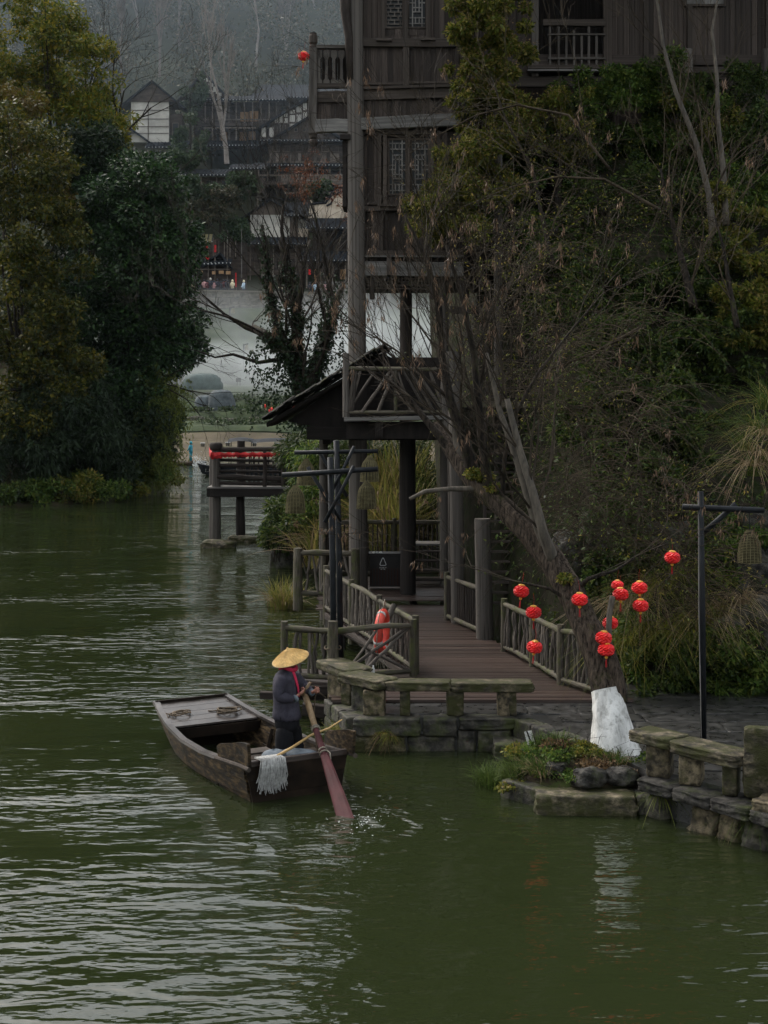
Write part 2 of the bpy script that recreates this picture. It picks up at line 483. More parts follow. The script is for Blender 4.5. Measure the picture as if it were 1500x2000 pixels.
# leaves
lf_camphor = leafm('camphor_leaf', [(.004, .012, .004), (.010, .028, .007), (.018, .046, .011), (.05, .10, .024)], .2, .45, .22)
lf_olive = leafm('olive_yellow_leaf', [(.012, .020, .004), (.030, .040, .006), (.062, .066, .009), (.14, .11, .012)], .3)
lf_yellow = leafm('yellow_green_leaf', [(.035, .06, .010), (.09, .115, .016), (.15, .15, .018), (.26, .19, .02)], .35)
lf_rust = leafm('rust_leaf', [(.04, .034, .008), (.08, .05, .010), (.11, .085, .012), (.04, .05, .010)], .3)
lf_dark = leafm('dark_green_leaf', [(.006, .012, .005), (.012, .024, .008), (.02, .036, .011)], .2)
lf_bamboo = leafm('bamboo_leaf', [(.015, .026, .007), (.03, .048, .012), (.055, .075, .018)], .3)
lf_willow = leafm('willow_leaf', [(.05, .07, .014), (.10, .125, .024), (.17, .18, .034)], .35)
lf_bush = leafm('bush_leaf', [(.02, .042, .008), (.048, .088, .016), (.085, .14, .025), (.16, .18, .035)], .4)
lf_bushdk = leafm('dark_bush_leaf', [(.009, .018, .005), (.026, .048, .010), (.055, .088, .017), (.10, .115, .026)], .35)
lf_bushyl = leafm('yellowing_bush_leaf', [(.036, .058, .010), (.09, .11, .016), (.155, .155, .022), (.24, .18, .05)], .4)
lf_dry = leafm('dry_leaf', [(.06, .038, .02), (.12, .075, .035), (.18, .12, .06), (.10, .05, .025)], .25)
lf_samara = leafm('samara', [(.075, .045, .028), (.13, .082, .052), (.22, .15, .10)], .25)
lf_bud = leafm('tan_bud', [(.14, .085, .04), (.22, .14, .07), (.28, .2, .1)], .2)
lf_ivy = leafm('ivy_leaf', [(.006, .014, .006), (.014, .03, .010), (.025, .045, .014)], .2, .45, .2)
lf_reed = leafm('reed_leaf', [(.08, .10, .02), (.16, .16, .035), (.27, .21, .07), (.10, .14, .03)], .35)
lf_grass = leafm('grass_blade', [(.03, .055, .012), (.06, .095, .02), (.10, .13, .03)], .3)
lf_drygrass = leafm('dry_grass_blade', [(.13, .085, .045), (.22, .16, .09), (.30, .23, .14)], .3)
lf_farpine = leafm('far_conifer_leaf', [(.02, .04, .02), (.04, .065, .03), (.06, .085, .035)], .2)
lf_forest = leafm('far_forest_leaf', [(.012, .018, .010), (.035, .045, .02), (.075, .068, .036), (.13, .105, .07)], .2)
# ------------------------------------------------------------------ foliage and rock generators
def rng(seed): return np.random.default_rng(seed)

def unit(v):
    return v / np.maximum(np.linalg.norm(v, axis=-1, keepdims=True), 1e-9)

def leaf_quads(pos, axis, nrm, length, width):
    """one folded rhombic leaf per point -> verts, faces (quads)"""
    n = len(pos)
    axis = unit(axis); side = unit(np.cross(axis, nrm)); up = unit(np.cross(side, axis))
    L = np.asarray(length).reshape(-1, 1) * np.ones((n, 1)); W = np.asarray(width).reshape(-1, 1) * np.ones((n, 1))
    v = np.empty((n, 4, 3))
    v[:, 0] = pos
    v[:, 1] = pos + axis * L * .45 + side * W * .5 + up * W * .12
    v[:, 2] = pos + axis * L
    v[:, 3] = pos + axis * L * .45 - side * W * .5 + up * W * .12
    f = np.arange(n * 4).reshape(n, 4)
    return v.reshape(-1, 3), f

def leaf_cloud(seed, centers, radii, n, length, width, droop=.3, shell=.55, flat=.75, up=.6):
    """leaves spread through clumps (ellipsoids): centers (k,3), radii (k,), n leaves in all"""
    g = rng(seed)
    centers = np.asarray(centers, float); radii = np.asarray(radii, float)
    p = radii ** 2; p /= p.sum()
    idx = g.choice(len(centers), n, p=p)
    d = unit(g.normal(size=(n, 3)))
    rr = (shell + (1 - shell) * g.random((n, 1)) ** .5) * (0.85 + .3 * g.random((n, 1)))
    pos = centers[idx] + d * rr * radii[idx][:, None] * np.array([1, 1, flat])
    ax = unit(d * .8 + g.normal(size=(n, 3)) * .7 + np.array([0, 0, -droop]))
    nr = unit(d * .6 + np.array([0, 0, up]) + g.normal(size=(n, 3)) * .55)
    sz = .45 + 1.0 * g.random(n) ** 1.3
    L = length * sz; W = width * sz * (.8 + .4 * g.random(n))
    return leaf_quads(pos, ax, nr, L, W)

def clumps(seed, c, r, n, rmin, rmax, bias=.35, squash=None):
    """clump centres filling an ellipsoid, thicker near its skin"""
    g = rng(seed)
    d = unit(g.normal(size=(n, 3)))
    q = (bias + (1 - bias) * g.random((n, 1))) ** .6
    cc = np.asarray(c) + d * q * np.asarray(r) * .88
    return cc, rmin + (rmax - rmin) * g.random(n)

def merge(parts):
    vs, fs, b = [], [], 0
    for v, f in parts:
        vs.append(v); fs.append(f + b); b += len(v)
    return np.concatenate(vs), np.concatenate(fs)

def grow(seed, p, d, length, r, depth, out, wander=.25, split=(2, 3), spread=.6, up=.15, shrink=.68, seg=4, rmin=.004, gravity=0.0, taper=.72):
    """recursive bare branches: appends (points, radii)"""
    rr = random.Random(seed)
    def rec(p, d, L, r, k):
        pts = [p.copy()]; rad = [r]
        for i in range(seg):
            d = (d + Vector((rr.gauss(0, wander), rr.gauss(0, wander), rr.gauss(0, wander) + up * .3 - gravity)) * .5).normalized()
            p = p + d * (L / seg)
            pts.append(p.copy()); rad.append(r * (1 - (1 - taper) * (i + 1) / seg))
        out.append((pts, rad, k))
        if k == 0: return
        for j in range(rr.randint(*split)):
            i = rr.randint(max(1, seg - 2), seg) if j else seg
            ax = Vector((rr.gauss(0, 1), rr.gauss(0, 1), rr.gauss(0, 1))).cross(d)
            if ax.length < 1e-4: continue
            nd = (Quaternion(ax.normalized(), rr.uniform(.35, 1) * spread) @ d)
            nd = (nd + Vector((0, 0, up))).normalized()
            rec(pts[i], nd, L * shrink * rr.uniform(.75, 1.2), max(rmin, rad[i] * rr.uniform(.55, .75)), k - 1)
    rec(Vector(p), Vector(d).normalized(), length, r, depth)
    return out

def branch_mesh(branches, thick_n=7, thin=.02):
    mb = MB()
    for pts, rad, k in branches:
        n = thick_n if rad[0] > thin * 3 else 5 if rad[0] > thin else 3
        mb.tube(pts, rad, n=n, cap=False)
    return mb

def blades(seed, base, n, length, width, lean, spread, seg=4, drop=1.0, base_spread=.1, dirbias=None):
    """arching grass blades (each a strip of quads)"""
    g = rng(seed)
    base = np.asarray(base, float)
    az = g.random(n) * 2 * np.pi
    out = np.stack([np.cos(az), np.sin(az), np.zeros(n)], 1)
    if dirbias is not None: out = unit(out + np.asarray(dirbias))
    L = length * (.55 + .7 * g.random(n)); le = lean * (.3 + g.random(n))
    b0 = base + out * (base_spread * g.random((n, 1)) ** .5) + np.concatenate([g.normal(size=(n, 2)) * base_spread * .4, np.zeros((n, 1))], 1)
    side = np.stack([-out[:, 1], out[:, 0], np.zeros(n)], 1)
    side = unit(side + g.normal(size=(n, 3)) * .3)
    rows = []
    for i in range(seg + 1):
        t = i / seg
        h = L * (t - drop * le * t * t * .55)
        r = L * le * t ** 1.6 * spread
        c = b0 + out * r[:, None]
        c[:, 2] += h
        w = (width * (1 - t) ** .7 + .0008) * .5
        rows.append((c - side * w, c + side * w))
    v = np.stack([x for pr in rows for x in pr], 1)     # n, 2(seg+1), 3
    k = 2 * (seg + 1)
    f = []
    for i in range(seg):
        f.append([2 * i, 2 * i + 1, 2 * i + 3, 2 * i + 2])
    f = np.asarray(f)[None] + (np.arange(n) * k)[:, None, None]
    return v.reshape(-1, 3), f.reshape(-1, 4)

def _rough_cube(seed, n=4, k=7.0, amp=.035):
    g = random.Random(seed)
    vs, fs, key = [], [], {}
    def vid(p):
        q = (round(p[0], 4), round(p[1], 4), round(p[2], 4))
        if q not in key:
            key[q] = len(vs); vs.append(p)
        return key[q]
    for ax in range(3):
        for s in (-1, 1):
            for i in range(n):
                for j in range(n):
                    c = []
                    for (a, b) in ((i, j), (i + 1, j), (i + 1, j + 1), (i, j + 1)):
                        p = [0, 0, 0]; p[ax] = s; p[(ax + 1) % 3] = -1 + 2 * a / n; p[(ax + 2) % 3] = -1 + 2 * b / n
                        c.append(vid(tuple(p)))
                    fs.append(tuple(c) if s > 0 else tuple(c[::-1]))
    out = []
    for p in vs:
        m = (abs(p[0]) ** k + abs(p[1]) ** k + abs(p[2]) ** k) ** (1 / k)
        q = Vector(p) / m * .5
        o_ = Vector((seed * 3.1, seed * 1.7, 0))
        q += (mnoise.turbulence_vector(q * 2.6 + o_, 2, False) * 1.0 + mnoise.turbulence_vector(q * 8 + o_, 3, False) * .45) * amp
        # chipped edges
        e = sorted(map(abs, p))[1]
        if e > .8: q *= 1 - max(0, mnoise.noise(q * 7 + o_)) * .09 * (e - .8) / .2
        out.append(tuple(q))
    m = bpy.data.meshes.new('stone')
    m.from_pydata(out, [], fs)
    m.polygons.foreach_set('use_smooth', [True] * len(fs))
    m.update()
    return m
BLOCKS = [_rough_cube(100 + i, 12, 20.0, .035) for i in range(8)]
ROCKS = [_rough_cube(200 + i, 10, 4.0, .11) for i in range(6)]

def block(name, c, size, mat, parent, rz=0.0, rock=False, tilt=0.0, M=None):
    o = bpy.data.objects.new(name, shared(R.choice(ROCKS if rock else BLOCKS), mat))
    M = Matrix.Translation(Vector(c)) @ (M if M is not None else Matrix.Rotation(rz, 4, 'Z') @ Matrix.Rotation(tilt, 4, 'X')) @ Matrix.Diagonal((*size, 1))
    return link(o, parent, M)

_nz = np.random.default_rng(5).random((64, 64))
def vnoise(x, y):
    """smooth value noise on arrays"""
    xi = np.floor(x).astype(int); yi = np.floor(y).astype(int)
    fx = x - xi; fy = y - yi
    fx = fx * fx * (3 - 2 * fx); fy = fy * fy * (3 - 2 * fy)
    a = _nz[xi % 64, yi % 64]; b = _nz[(xi + 1) % 64, yi % 64]; c = _nz[xi % 64, (yi + 1) % 64]; d = _nz[(xi + 1) % 64, (yi + 1) % 64]
    return (a * (1 - fx) + b * fx) * (1 - fy) + (c * (1 - fx) + d * fx) * fy
def fbm(x, y, o=4):
    s = 0; a = 1; t = 0
    for i in range(o):
        s = s + a * vnoise(x * 2 ** i + 17 * i, y * 2 ** i + 31 * i); t += a; a *= .5
    return s / t - .5

def sheet(name, xs, ys, zf, mat, smooth=True):
    X, Y = np.meshgrid(xs, ys)
    Z = zf(X, Y)
    v = np.stack([X, Y, Z], -1).reshape(-1, 3)
    nx = len(xs)
    i = np.arange((len(ys) - 1) * (nx - 1)); r = i // (nx - 1); c = i % (nx - 1)
    a = r * nx + c
    f = np.stack([a, a + 1, a + nx + 1, a + nx], 1)
    return np_obj(name, v, f, mat, None, smooth)
# ------------------------------------------------------------------ water
wm = bpy.data.materials.new('river_water'); wm.use_nodes = True
n = wm.node_tree.nodes; l = wm.node_tree.links
b = n['Principled BSDF']
b.inputs['Base Color'].default_value = (.0145, .0195, .0068, 1)
b.inputs['Roughness'].default_value = .025
b.inputs['IOR'].default_value = 1.45
b.inputs['Specular IOR Level'].default_value = .5
ge = n.new('ShaderNodeNewGeometry')
def wnoise(scale, detail, rough=.5, dist=0.0):
    mp = n.new('ShaderNodeMapping'); mp.inputs['Scale'].default_value = scale; mp.inputs['Rotation'].default_value = (0, 0, math.radians(-9))
    t = n.new('ShaderNodeTexNoise'); t.inputs['Scale'].default_value = 1; t.inputs['Detail'].default_value = detail; t.inputs['Roughness'].default_value = rough; t.inputs['Distortion'].default_value = dist
    l.new(ge.outputs['Position'], mp.inputs['Vector']); l.new(mp.outputs[0], t.inputs['Vector'])
    return t.outputs['Fac']
def math_(op, a, c):
    m = n.new('ShaderNodeMath'); m.operation = op
    for i, x in enumerate((a, c)):
        if isinstance(x, (int, float)): m.inputs[i].default_value = x
        else: l.new(x, m.inputs[i])
    return m.outputs[0]
n1 = wnoise((1.0, 2.5, 1), 2, .5, .4)
n2 = wnoise((3.4, 7.0, 1), 2, .5, .2)
n0 = wnoise((.24, .6, 1), 1, .4, .6)
n3 = wnoise((.16, .22, 1), 2)
amp = n.new('ShaderNodeMapRange'); amp.inputs['From Min'].default_value = .36; amp.inputs['From Max'].default_value = .62
amp.inputs['To Min'].default_value = .18; amp.inputs['To Max'].default_value = 1.35
l.new(n3, amp.inputs['Value'])
# rings spreading from the sculling oar
sp = n.new('ShaderNodeVectorMath'); sp.operation = 'SUBTRACT'; sp.inputs[1].default_value = (-.42, 19.55, 0)
l.new(ge.outputs['Position'], sp.inputs[0])
ln = n.new('ShaderNodeVectorMath'); ln.operation = 'LENGTH'; l.new(sp.outputs[0], ln.inputs[0])
wob = math_('MULTIPLY', n2, .5)
ph = math_('MULTIPLY', math_('ADD', ln.outputs['Value'], wob), 11.5)
sn = math_('SINE', ph, 0)
fall = n.new('ShaderNodeMapRange'); fall.inputs['From Min'].default_value = .1; fall.inputs['From Max'].default_value = 2.6; fall.inputs['To Min'].default_value = .15; fall.inputs['To Max'].default_value = 0
l.new(ln.outputs['Value'], fall.inputs['Value'])
ring = math_('MULTIPLY', sn, fall.outputs[0])
hgt = math_('ADD', math_('MULTIPLY', math_('ADD', math_('ADD', n1, math_('MULTIPLY', n0, .6)), math_('MULTIPLY', n2, .27)), amp.outputs[0]), ring)
bp = n.new('ShaderNodeBump'); bp.inputs['Strength'].default_value = 1.0; bp.inputs['Distance'].default_value = .074
l.new(hgt, bp.inputs['Height']); l.new(bp.outputs[0], b.inputs['Normal'])
wv = np.array([(-160, -30, 0), (160, -30, 0), (160, 150, 0), (-160, 150, 0)], float)
water = np_obj('river_water', wv, np.array([[0, 1, 2, 3]]), wm)
tag(water, 'dark green rippled river', 'water', kind='structure')

# ------------------------------------------------------------------ far valley: shore, terraces, slope, forested hill
_py = np.array([136, 141, 150, 160, 163, 170, 171.5, 179, 180.5, 188, 191, 195, 205, 207, 214, 228, 260, 300, 345, 400, 460])
_pz = np.array([-1, 0, .5, 1.4, 3.0, 3.5, 4.5, 5.0, 6.0, 6.5, 7.8, 8.2, 19.2, 19.6, 21.6, 30, 56, 88, 118, 150, 165])
def far_z(X, Y):
    z = np.interp(Y + 3 * fbm(X * .05, Y * .05), _py, _pz)
    w = np.clip((Y - 215) / 40, 0, 1)
    return z + w * 14 * fbm(X * .02 + 3, Y * .02) + np.clip((Y - 150) / 20, 0, 1) * .5 * fbm(X * .3, Y * .3)
hill = sheet('hillside_terrain', np.linspace(-230, 190, 110), np.concatenate([np.linspace(136, 215, 80), np.linspace(218, 460, 60)]), far_z, hillm)
tag(hill, 'steep misty forested hillside', 'hill', kind='structure')
shore = sheet('tan_shore_ground', np.linspace(-70, 60, 90), np.linspace(138, 162.5, 40), lambda X, Y: far_z(X, Y) + .05, sand_m)
tag(shore, 'tan earth shore across the river', 'shore', kind='structure')
fieldg = sheet('grass_terrace_ground', np.linspace(-70, 60, 90), np.linspace(162.8, 206, 90), lambda X, Y: far_z(X, Y) + .06, grass_ground_m)
tag(fieldg, 'green terraced field beyond the shore', 'field', kind='structure')

# ------------------------------------------------------------------ left bank
_bx = np.array([-60, -30, -21.5, -18, -14.8, -14.2, -15.6, -22, -40, -60])
_by = np.array([76, 76, 78.5, 80.5, 88, 93, 103, 118, 140, 150])
def bank_poly():
    return list(zip(_bx, _by))
def bank_z(X, Y):
    # distance inside the promontory outline -> height
    fr = np.interp(X, [-60, -30, -21.5, -18, -14.8, -14.2], [76, 76, 78.5, 80.5, 88, 94])
    bk = np.interp(X, [-60, -40, -22, -15.6, -14.2], [150, 140, 118, 103, 94])
    d = np.minimum(Y - fr, bk - Y)
    d = np.where(X > -14.2, -1, d)
    return np.clip(d, -1, 30) * .42 * (1 + .8 * fbm(X * .3, Y * .3)) + .25 * fbm(X, Y) * (d > 0) - .05
bank = sheet('river_bank', np.linspace(-60, -13.6, 80), np.linspace(74, 150, 110), bank_z, soil_m)
tag(bank, 'overgrown left river bank', 'bank', kind='structure')

# ------------------------------------------------------------------ right slope behind the quay
def slope_z(X, Y):
    y0 = np.interp(X, [1.6, 2.3, 3.0, 4.2, 5.5, 18], [41, 38.5, 34.5, 28.5, 26.4, 25.2])
    s = np.clip((Y - y0) / 13.5, -.02, 1.12)
    z = .45 + 12.2 * np.sign(s) * np.abs(s) ** .82
    return z + np.clip(s * 8, 0, 1) * (1.5 * fbm(X * .45, Y * .45 + 9) + .5 * fbm(X * 1.7, Y * 1.7))
slope = sheet('hillside_slope', np.linspace(1.6, 26, 90), np.linspace(24.5, 62, 110), slope_z, slope_m)
tag(slope, 'dark overgrown slope behind the quay', 'slope', kind='structure')
# ------------------------------------------------------------------ quay: paving, walls, benches
QZ = .56
quay_poly = [(-1.0, 25.3), (-.55, 23.75), (2.25, 23.75), (3.25, 21.75), (3.85, 20.05), (5.0, 18.5), (8.5, 14.6), (17, 14.6), (17, 27.2), (-1.0, 27.2)]
mb = MB().prism([(x, y, QZ - .022) for x, y in quay_poly], (0, 0, -.9))
mb.f = [f[::-1] for f in mb.f]
pave = mb.build('quay_pavement', paving_m, origin=(4, 22, 0))
tag(pave, 'dark wet stone quay', 'pavement', kind='structure')
def inside(x, y, poly):
    c = False
    j = len(poly) - 1
    for i in range(len(poly)):
        xi, yi = poly[i]; xj, yj = poly[j]
        if (yi > y) != (yj > y) and x < (xj - xi) * (y - yi) / (yj - yi) + xi: c = not c
        j = i
    return c
y = 15.0; row = 0
while y < 27:
    h = R.uniform(.5, .75)
    x = -1.2 - R.random() * .5
    while x < 9.2:
        w = R.uniform(.8, 1.5)
        if all(inside(px_, py_, quay_poly) for px_ in (x, x + w) for py_ in (y, y + h)) and (x + w) / y * F + 750 < 1700:
            block('paving_slab', (x + w / 2, y + h / 2, QZ - .03), (w - .022, h - .022, .06), paving_m, pave)
        x += w
    y += h

# the block-built quay wall below the left bench
qw = thing('quay_wall', (.85, 23.7, 0), 'mossy stone block wall at the water below the left bench', 'wall')
def px2x(px, d): return (px - 750) / F * d
for (a, c) in ((690, 822), (826, 893), (896, 1012)):
    x0, x1 = px2x(a, 23.7), px2x(c, 23.7)
    hh = .3 if a < 890 else .19
    block('stone_block', ((x0 + x1) / 2, 23.85, QZ - .012 - hh / 2), (x1 - x0 - .015, .5, hh), quay_m, qw)
for (a, c) in ((683, 792), (795, 890), (893, 929), (932, 1000), (1002, 1018)):
    x0, x1 = px2x(a, 23.7), px2x(c, 23.7)
    top = .25 if a < 890 else .35
    block('stone_block', ((x0 + x1) / 2, 23.87 + R.uniform(-.03, .03), top - .24), (x1 - x0 - .012, .5, .48), stone_m if a < 700 else quay_m, qw)
for k, (t0, t1) in enumerate(((0, .33), (.34, .68), (.69, 1))):
    for top, bot in ((QZ - .012, .27), (.25, -.25)):
        p0 = Vector((-.62, 23.72, 0)).lerp(Vector((-1.06, 25.25, 0)), t0); p1 = Vector((-.62, 23.72, 0)).lerp(Vector((-1.06, 25.25, 0)), t1)
        c = (p0 + p1) / 2
        block('stone_block', (c.x + .2, c.y + .04, (top + bot) / 2), (.44, (p1 - p0).length - .01, top - bot), quay_m, qw, rz=math.atan2(.44, 1.53))

# low step wall running from the bench to the tree
sw = thing('step_wall', (2.8, 22.7, 0), 'low stone kerb wall between left bench and leaning tree', 'wall')
A, B = Vector((2.3, 23.62, 0)), Vector((3.22, 21.8, 0))
for k in range(4):
    p0 = A.lerp(B, k / 4); p1 = A.lerp(B, (k + 1) / 4); c = (p0 + p1) / 2
    block('stone_block', (c.x - .02, c.y, .36), (.3, (p1 - p0).length - .015, .41), quay_m, sw, rz=math.atan2(-(B.x - A.x), B.y - A.y) + math.pi)
block('stone_block', (2.15, 23.3, .12), (.7, .6, .3), quay_m, sw)
block('stone_block', (2.5, 22.7, .1), (.6, .5, .26), quay_m, sw)

# right-hand plinth wall under the right bench
pw = thing('plinth_wall', (4.4, 19.4, 0), 'rough mossy stone wall at the water under the right bench', 'wall')
A, B = Vector((3.78, 20.1, 0)), Vector((5.35, 18.05, 0))
ang = math.atan2(B.y - A.y, B.x - A.x)
D = (B - A); nrm = Vector((D.y, -D.x, 0)).normalized() * -1
if nrm.y > 0: nrm = -nrm
for k in range(4):
    c = A.lerp(B, (k + .5) / 4)
    block('ledge_stone', (c.x + nrm.x * .02, c.y + nrm.y * .02, QZ - .1), (D.length / 4 - .008, .62, .17), rock_m, pw, rz=ang)
for k in range(6):
    c = A.lerp(B, (k + .5) / 6)
    if k in (1,): continue
    block('wall_stone', (c.x + .06, c.y + .12, .1), (D.length / 6 * R.uniform(.85, 1.1), .6, .56 * R.uniform(.85, 1.05)), R.choice([quay_m, stonelegs_m, quay_m]), pw, rz=ang + R.uniform(-.1, .1), rock=True)

# benches of stone slabs
b1 = thing('stone_bench', (.2, 24.0, QZ), 'long mossy stone slab bench along the left quay edge', 'bench')
def slab(name, p0, p1, depth, top, th, parent, mat=stone_m):
    p0, p1 = Vector(p0), Vector(p1)
    d = p1 - p0
    c = (p0 + p1) / 2
    block(name, (c.x, c.y, top - th / 2), (d.length, depth, th), mat, parent, rz=math.atan2(d.y, d.x))
slab('seat_slab', (.02, 23.98, 0), (1.12, 23.95, 0), .42, 1.12, .155, b1)
slab('seat_slab', (1.13, 23.95, 0), (2.5, 23.93, 0), .42, 1.115, .16, b1)
slab('seat_slab', (-.62, 24.62, 0), (.08, 23.86, 0), .52, 1.15, .16, b1)
slab('seat_slab', (-1.0, 25.75, 0), (-.42, 24.72, 0), .55, 1.17, .17, b1)
for px_, w in ((791, .17), (889, .28), (983, .2), (1000, .13)):
    block('bench_leg', (px2x(px_, 23.95), 23.95, .77), (w, .3, .44), R.choice([stone_m, stonelegs_m]), b1)
block('bench_leg', (-.16, 23.98, .75), (.36, .26, .43), stonelegs_m, b1, rz=-.1)
block('bench_leg', (-.38, 24.38, .76), (.3, .22, .46), quay_m, b1, rz=-.7)
block('bench_leg', (-.6, 24.8, .77), (.2, .24, .46), stone_m, b1, rz=-.6)
block('bench_leg', (-.82, 25.2, .77), (.3, .22, .46), stonelegs_m, b1, rz=-.6)

b2 = thing('stone_bench', (4.3, 19.6, QZ), 'mossy stone slab bench by the lamp post on the right', 'bench')
A2 = Vector((3.66, 20.35, 0)); B2 = Vector((4.83, 18.9, 0))
slab('seat_slab', A2, A2.lerp(B2, .38), .5, 1.15, .16, b2)
slab('seat_slab', A2.lerp(B2, .385), B2, .5, 1.13, .17, b2)
a2 = math.atan2(B2.y - A2.y, B2.x - A2.x)
for t, w in ((.2, .34), (.5, .3), (.86, .2)):
    c = A2.lerp(B2, t)
    block('bench_leg', (c.x, c.y, .77), (w, .34, .44), stonelegs_m if t < .8 else stone_m, b2, rz=a2 + .5)

b3 = thing('stone_bench', (5.15, 18.9, QZ), 'tall mossy stone seat back at the right edge', 'bench')
block('seat_back', (5.25, 18.82, 1.02), (.95, .3, .92), stone_m, b3, rz=-.25)
block('seat_slab', (5.45, 18.45, 1.05), (.8, .55, .17), stone_m, b3, rz=-.5)
block('bench_leg', (5.3, 18.4, .76), (.5, .42, .42), stone_m, b3, rz=-.4)
block('base_slab', (5.3, 18.2, .6), (1.1, .5, .14), stonelegs_m, b3, rz=-.7)

# bank island of the leaning tree: earth heap edged by stones
def isl_z(X, Y):
    r = np.sqrt(((X - 2.95) / 1.2) ** 2 + ((Y - 21.45) / 1.25) ** 2)
    return np.clip(.62 * (1 - r ** 3.2), -.4, 1) + .12 * fbm(X * 3, Y * 3)
isl = sheet('planted_bank', np.linspace(1.6, 4.3, 46), np.linspace(19.6, 22.9, 50), isl_z, soil_m)
tag(isl, 'small earth bank around the leaning tree', 'bank', kind='structure')
block('kerb_stone', (2.86, 20.2, .1), (1.42, .5, .34), stone_m, isl, rz=-.04)
block('kerb_stone', (3.74, 20.26, .09), (.36, .46, .34), quay_m, isl, rz=.1)
block('kerb_stone', (2.1, 20.75, .1), (.34, .8, .3), quay_m, isl, rz=.7)
tag(block('rock', (2.95, 20.42, .42), (.46, .34, .26), rock_m, None, rz=.3, rock=True), 'dark grey rock above the long kerb stone, left of the pair', 'rock')
tag(block('rock', (3.42, 20.5, .42), (.46, .36, .24), rock_m, None, rz=-.5, rock=True), 'dark grey rock above the kerb stone, right of the pair', 'rock')
tag(block('rock', (2.5, 20.75, .45), (.3, .3, .2), rock_m, None, rz=-.5, rock=True), 'small pale rock in the grass left of the tree', 'rock')

# ------------------------------------------------------------------ plank walkway
wk = thing('plank_walkway', (1.5, 27, .6), 'wet reddish brown plank walkway leading under the house', 'walkway')
def left_x(y):
    if y < 26.1: return -.95
    if y < 27.6: return -1.9
    return float(np.interp(y, [27.6, 35.5, 35.6, 42], [.45, -1.45, -1.7, -1.7]))
def right_x(y): return float(np.interp(y, [24.7, 25.6, 26.1, 31.5, 33.7, 42], [4.4, 3.75, 3.3, 2.28, 1.75, 1.75]))
y = 24.78
while y < 41:
    w = R.uniform(.15, .2)
    z = .6 + (.14 if y > 36.3 else 0) + R.uniform(-.006, .006)
    beam('plank', (left_x(y) + R.uniform(-.04, .04), y + w / 2, z), (right_x(y) + R.uniform(-.03, .03), y + w / 2, z + R.uniform(-.006, .006)), w - .014, .045, deck_m, wk, up=(0, 0, 1))
    y += w
for (xa, ya, xb, yb) in ((.45, 27.6, -1.45, 35.5), (1.4, 25.2, .6, 41), (3.2, 26, 1.7, 34), (-1.85, 27.5, .4, 27.5), (-1.85, 26.2, .4, 26.2), (-.9, 24.85, 4.2, 24.85)):
    beam('joist', (xa, ya, .5), (xb, yb, .5), .14, .16, darkpost_m, wk, up=(0, 0, 1))
for (x_, y_) in ((-1.8, 26.3), (-1.8, 27.4), (.4, 27.6), (-.3, 30.5), (-1.0, 33.5), (-1.4, 35.4), (1.2, 30), (-1.6, 38), (-1.6, 41)):
    log('pile', (x_, y_, -.6), (x_, y_, .52), .11, post_m, wk, straight=True)

# ------------------------------------------------------------------ railings of crooked logs
def rail_run(label, p_list, zd, top, fill, name='log_railing', rpost=.075, rrail=.062, mat=rail_m, low=True, extra=.12, density=.3, group='rustic log railings along the walkway'):
    t = thing(name, Vector((p_list[0][0], p_list[0][1], zd)), label, 'railing', group)
    for (x, y_) in p_list:
        log('post', (x, y_, zd - .35), (x, y_, zd + top + extra), rpost, mat, t, straight=True)
    for a, c in zip(p_list, p_list[1:]):
        a3, c3 = Vector((a[0], a[1], zd + top)), Vector((c[0], c[1], zd + top))
        log('top_rail', a3, c3, rrail, mat, t)
        lo0, lo1 = Vector((a[0], a[1], zd + .1)), Vector((c[0], c[1], zd + .1))
        if low: log('bottom_rail', lo0, lo1, rrail * .95, mat, t)
        L = (c3 - a3).length
        if fill == 'crook':
            m = max(2, int(L / density))
            for i in range(m):
                u = (i + .5) / m
                q = lo0.lerp(lo1, min(.97, max(.03, u + R.uniform(-.5, .5) / m)))
                s = a3.lerp(c3, min(.97, max(.03, u + R.uniform(-.9, .9) / m)))
                log('baluster', q, s, R.uniform(.026, .042), stickm, t, crooked=True)
                if R.random() < .45:
                    mid = q.lerp(s, R.uniform(.3, .55))
                    log('baluster', mid, a3.lerp(c3, min(.97, max(.03, u + R.uniform(-1.6, 1.6) / m))), R.uniform(.018, .03), stickm, t, crooked=True)
        elif fill == 'upright':
            m = max(2, int(L / density))
            for i in range(m):
                u = (i + .5) / m
                log('baluster', lo0.lerp(lo1, u), a3.lerp(c3, u), .026, darkpost_m, t)
        elif fill == 'cross':
            for (u0, u1, r_) in ((.02, .98, .034), (.98, .05, .03), (.35, .98, .04), (.1, .55, .03)):
                log('brace', lo0.lerp(lo1, u0), a3.lerp(c3, u1), r_, stickm, t, crooked=True)
        elif fill == 'fan':
            for (u0, u1) in ((.5, .12), (.5, .88), (.5, .5), (.02, .3), (.98, .7), (.25, .02), (.75, .98)):
                log('brace', lo0.lerp(lo1, u0), a3.lerp(c3, u1), .03, stickm, t)
    return t
DZ = .62
rail_run('crooked log railing at the landing, left of the lamp posts', [(-1.87, 26.7), (-.93, 26.25)], DZ, .95, 'crook', density=.13)
rail_run('log railing with crossed branches behind the lifebuoy', [(-.93, 26.2), (.55, 26.9)], DZ, .96, 'cross')
rail_run('long log railing on the river side of the walkway', [(.6, 27.1), (-.1, 30.0), (-.75, 32.6), (-1.45, 35.4)], DZ, 1.0, 'crook', density=.17)
rail_run('log railing with wavy balusters at the far left landing', [(-2.25, 37.2), (-.75, 37.0)], DZ + .1, 1.15, 'crook', rpost=.13, rrail=.08, density=.3)
rail_run('log railing by the leaning tree with slanting branch balusters', [(3.75, 25.1), (3.25, 26.15), (2.92, 27.9), (2.5, 29.6)], DZ, .98, 'crook', density=.16)
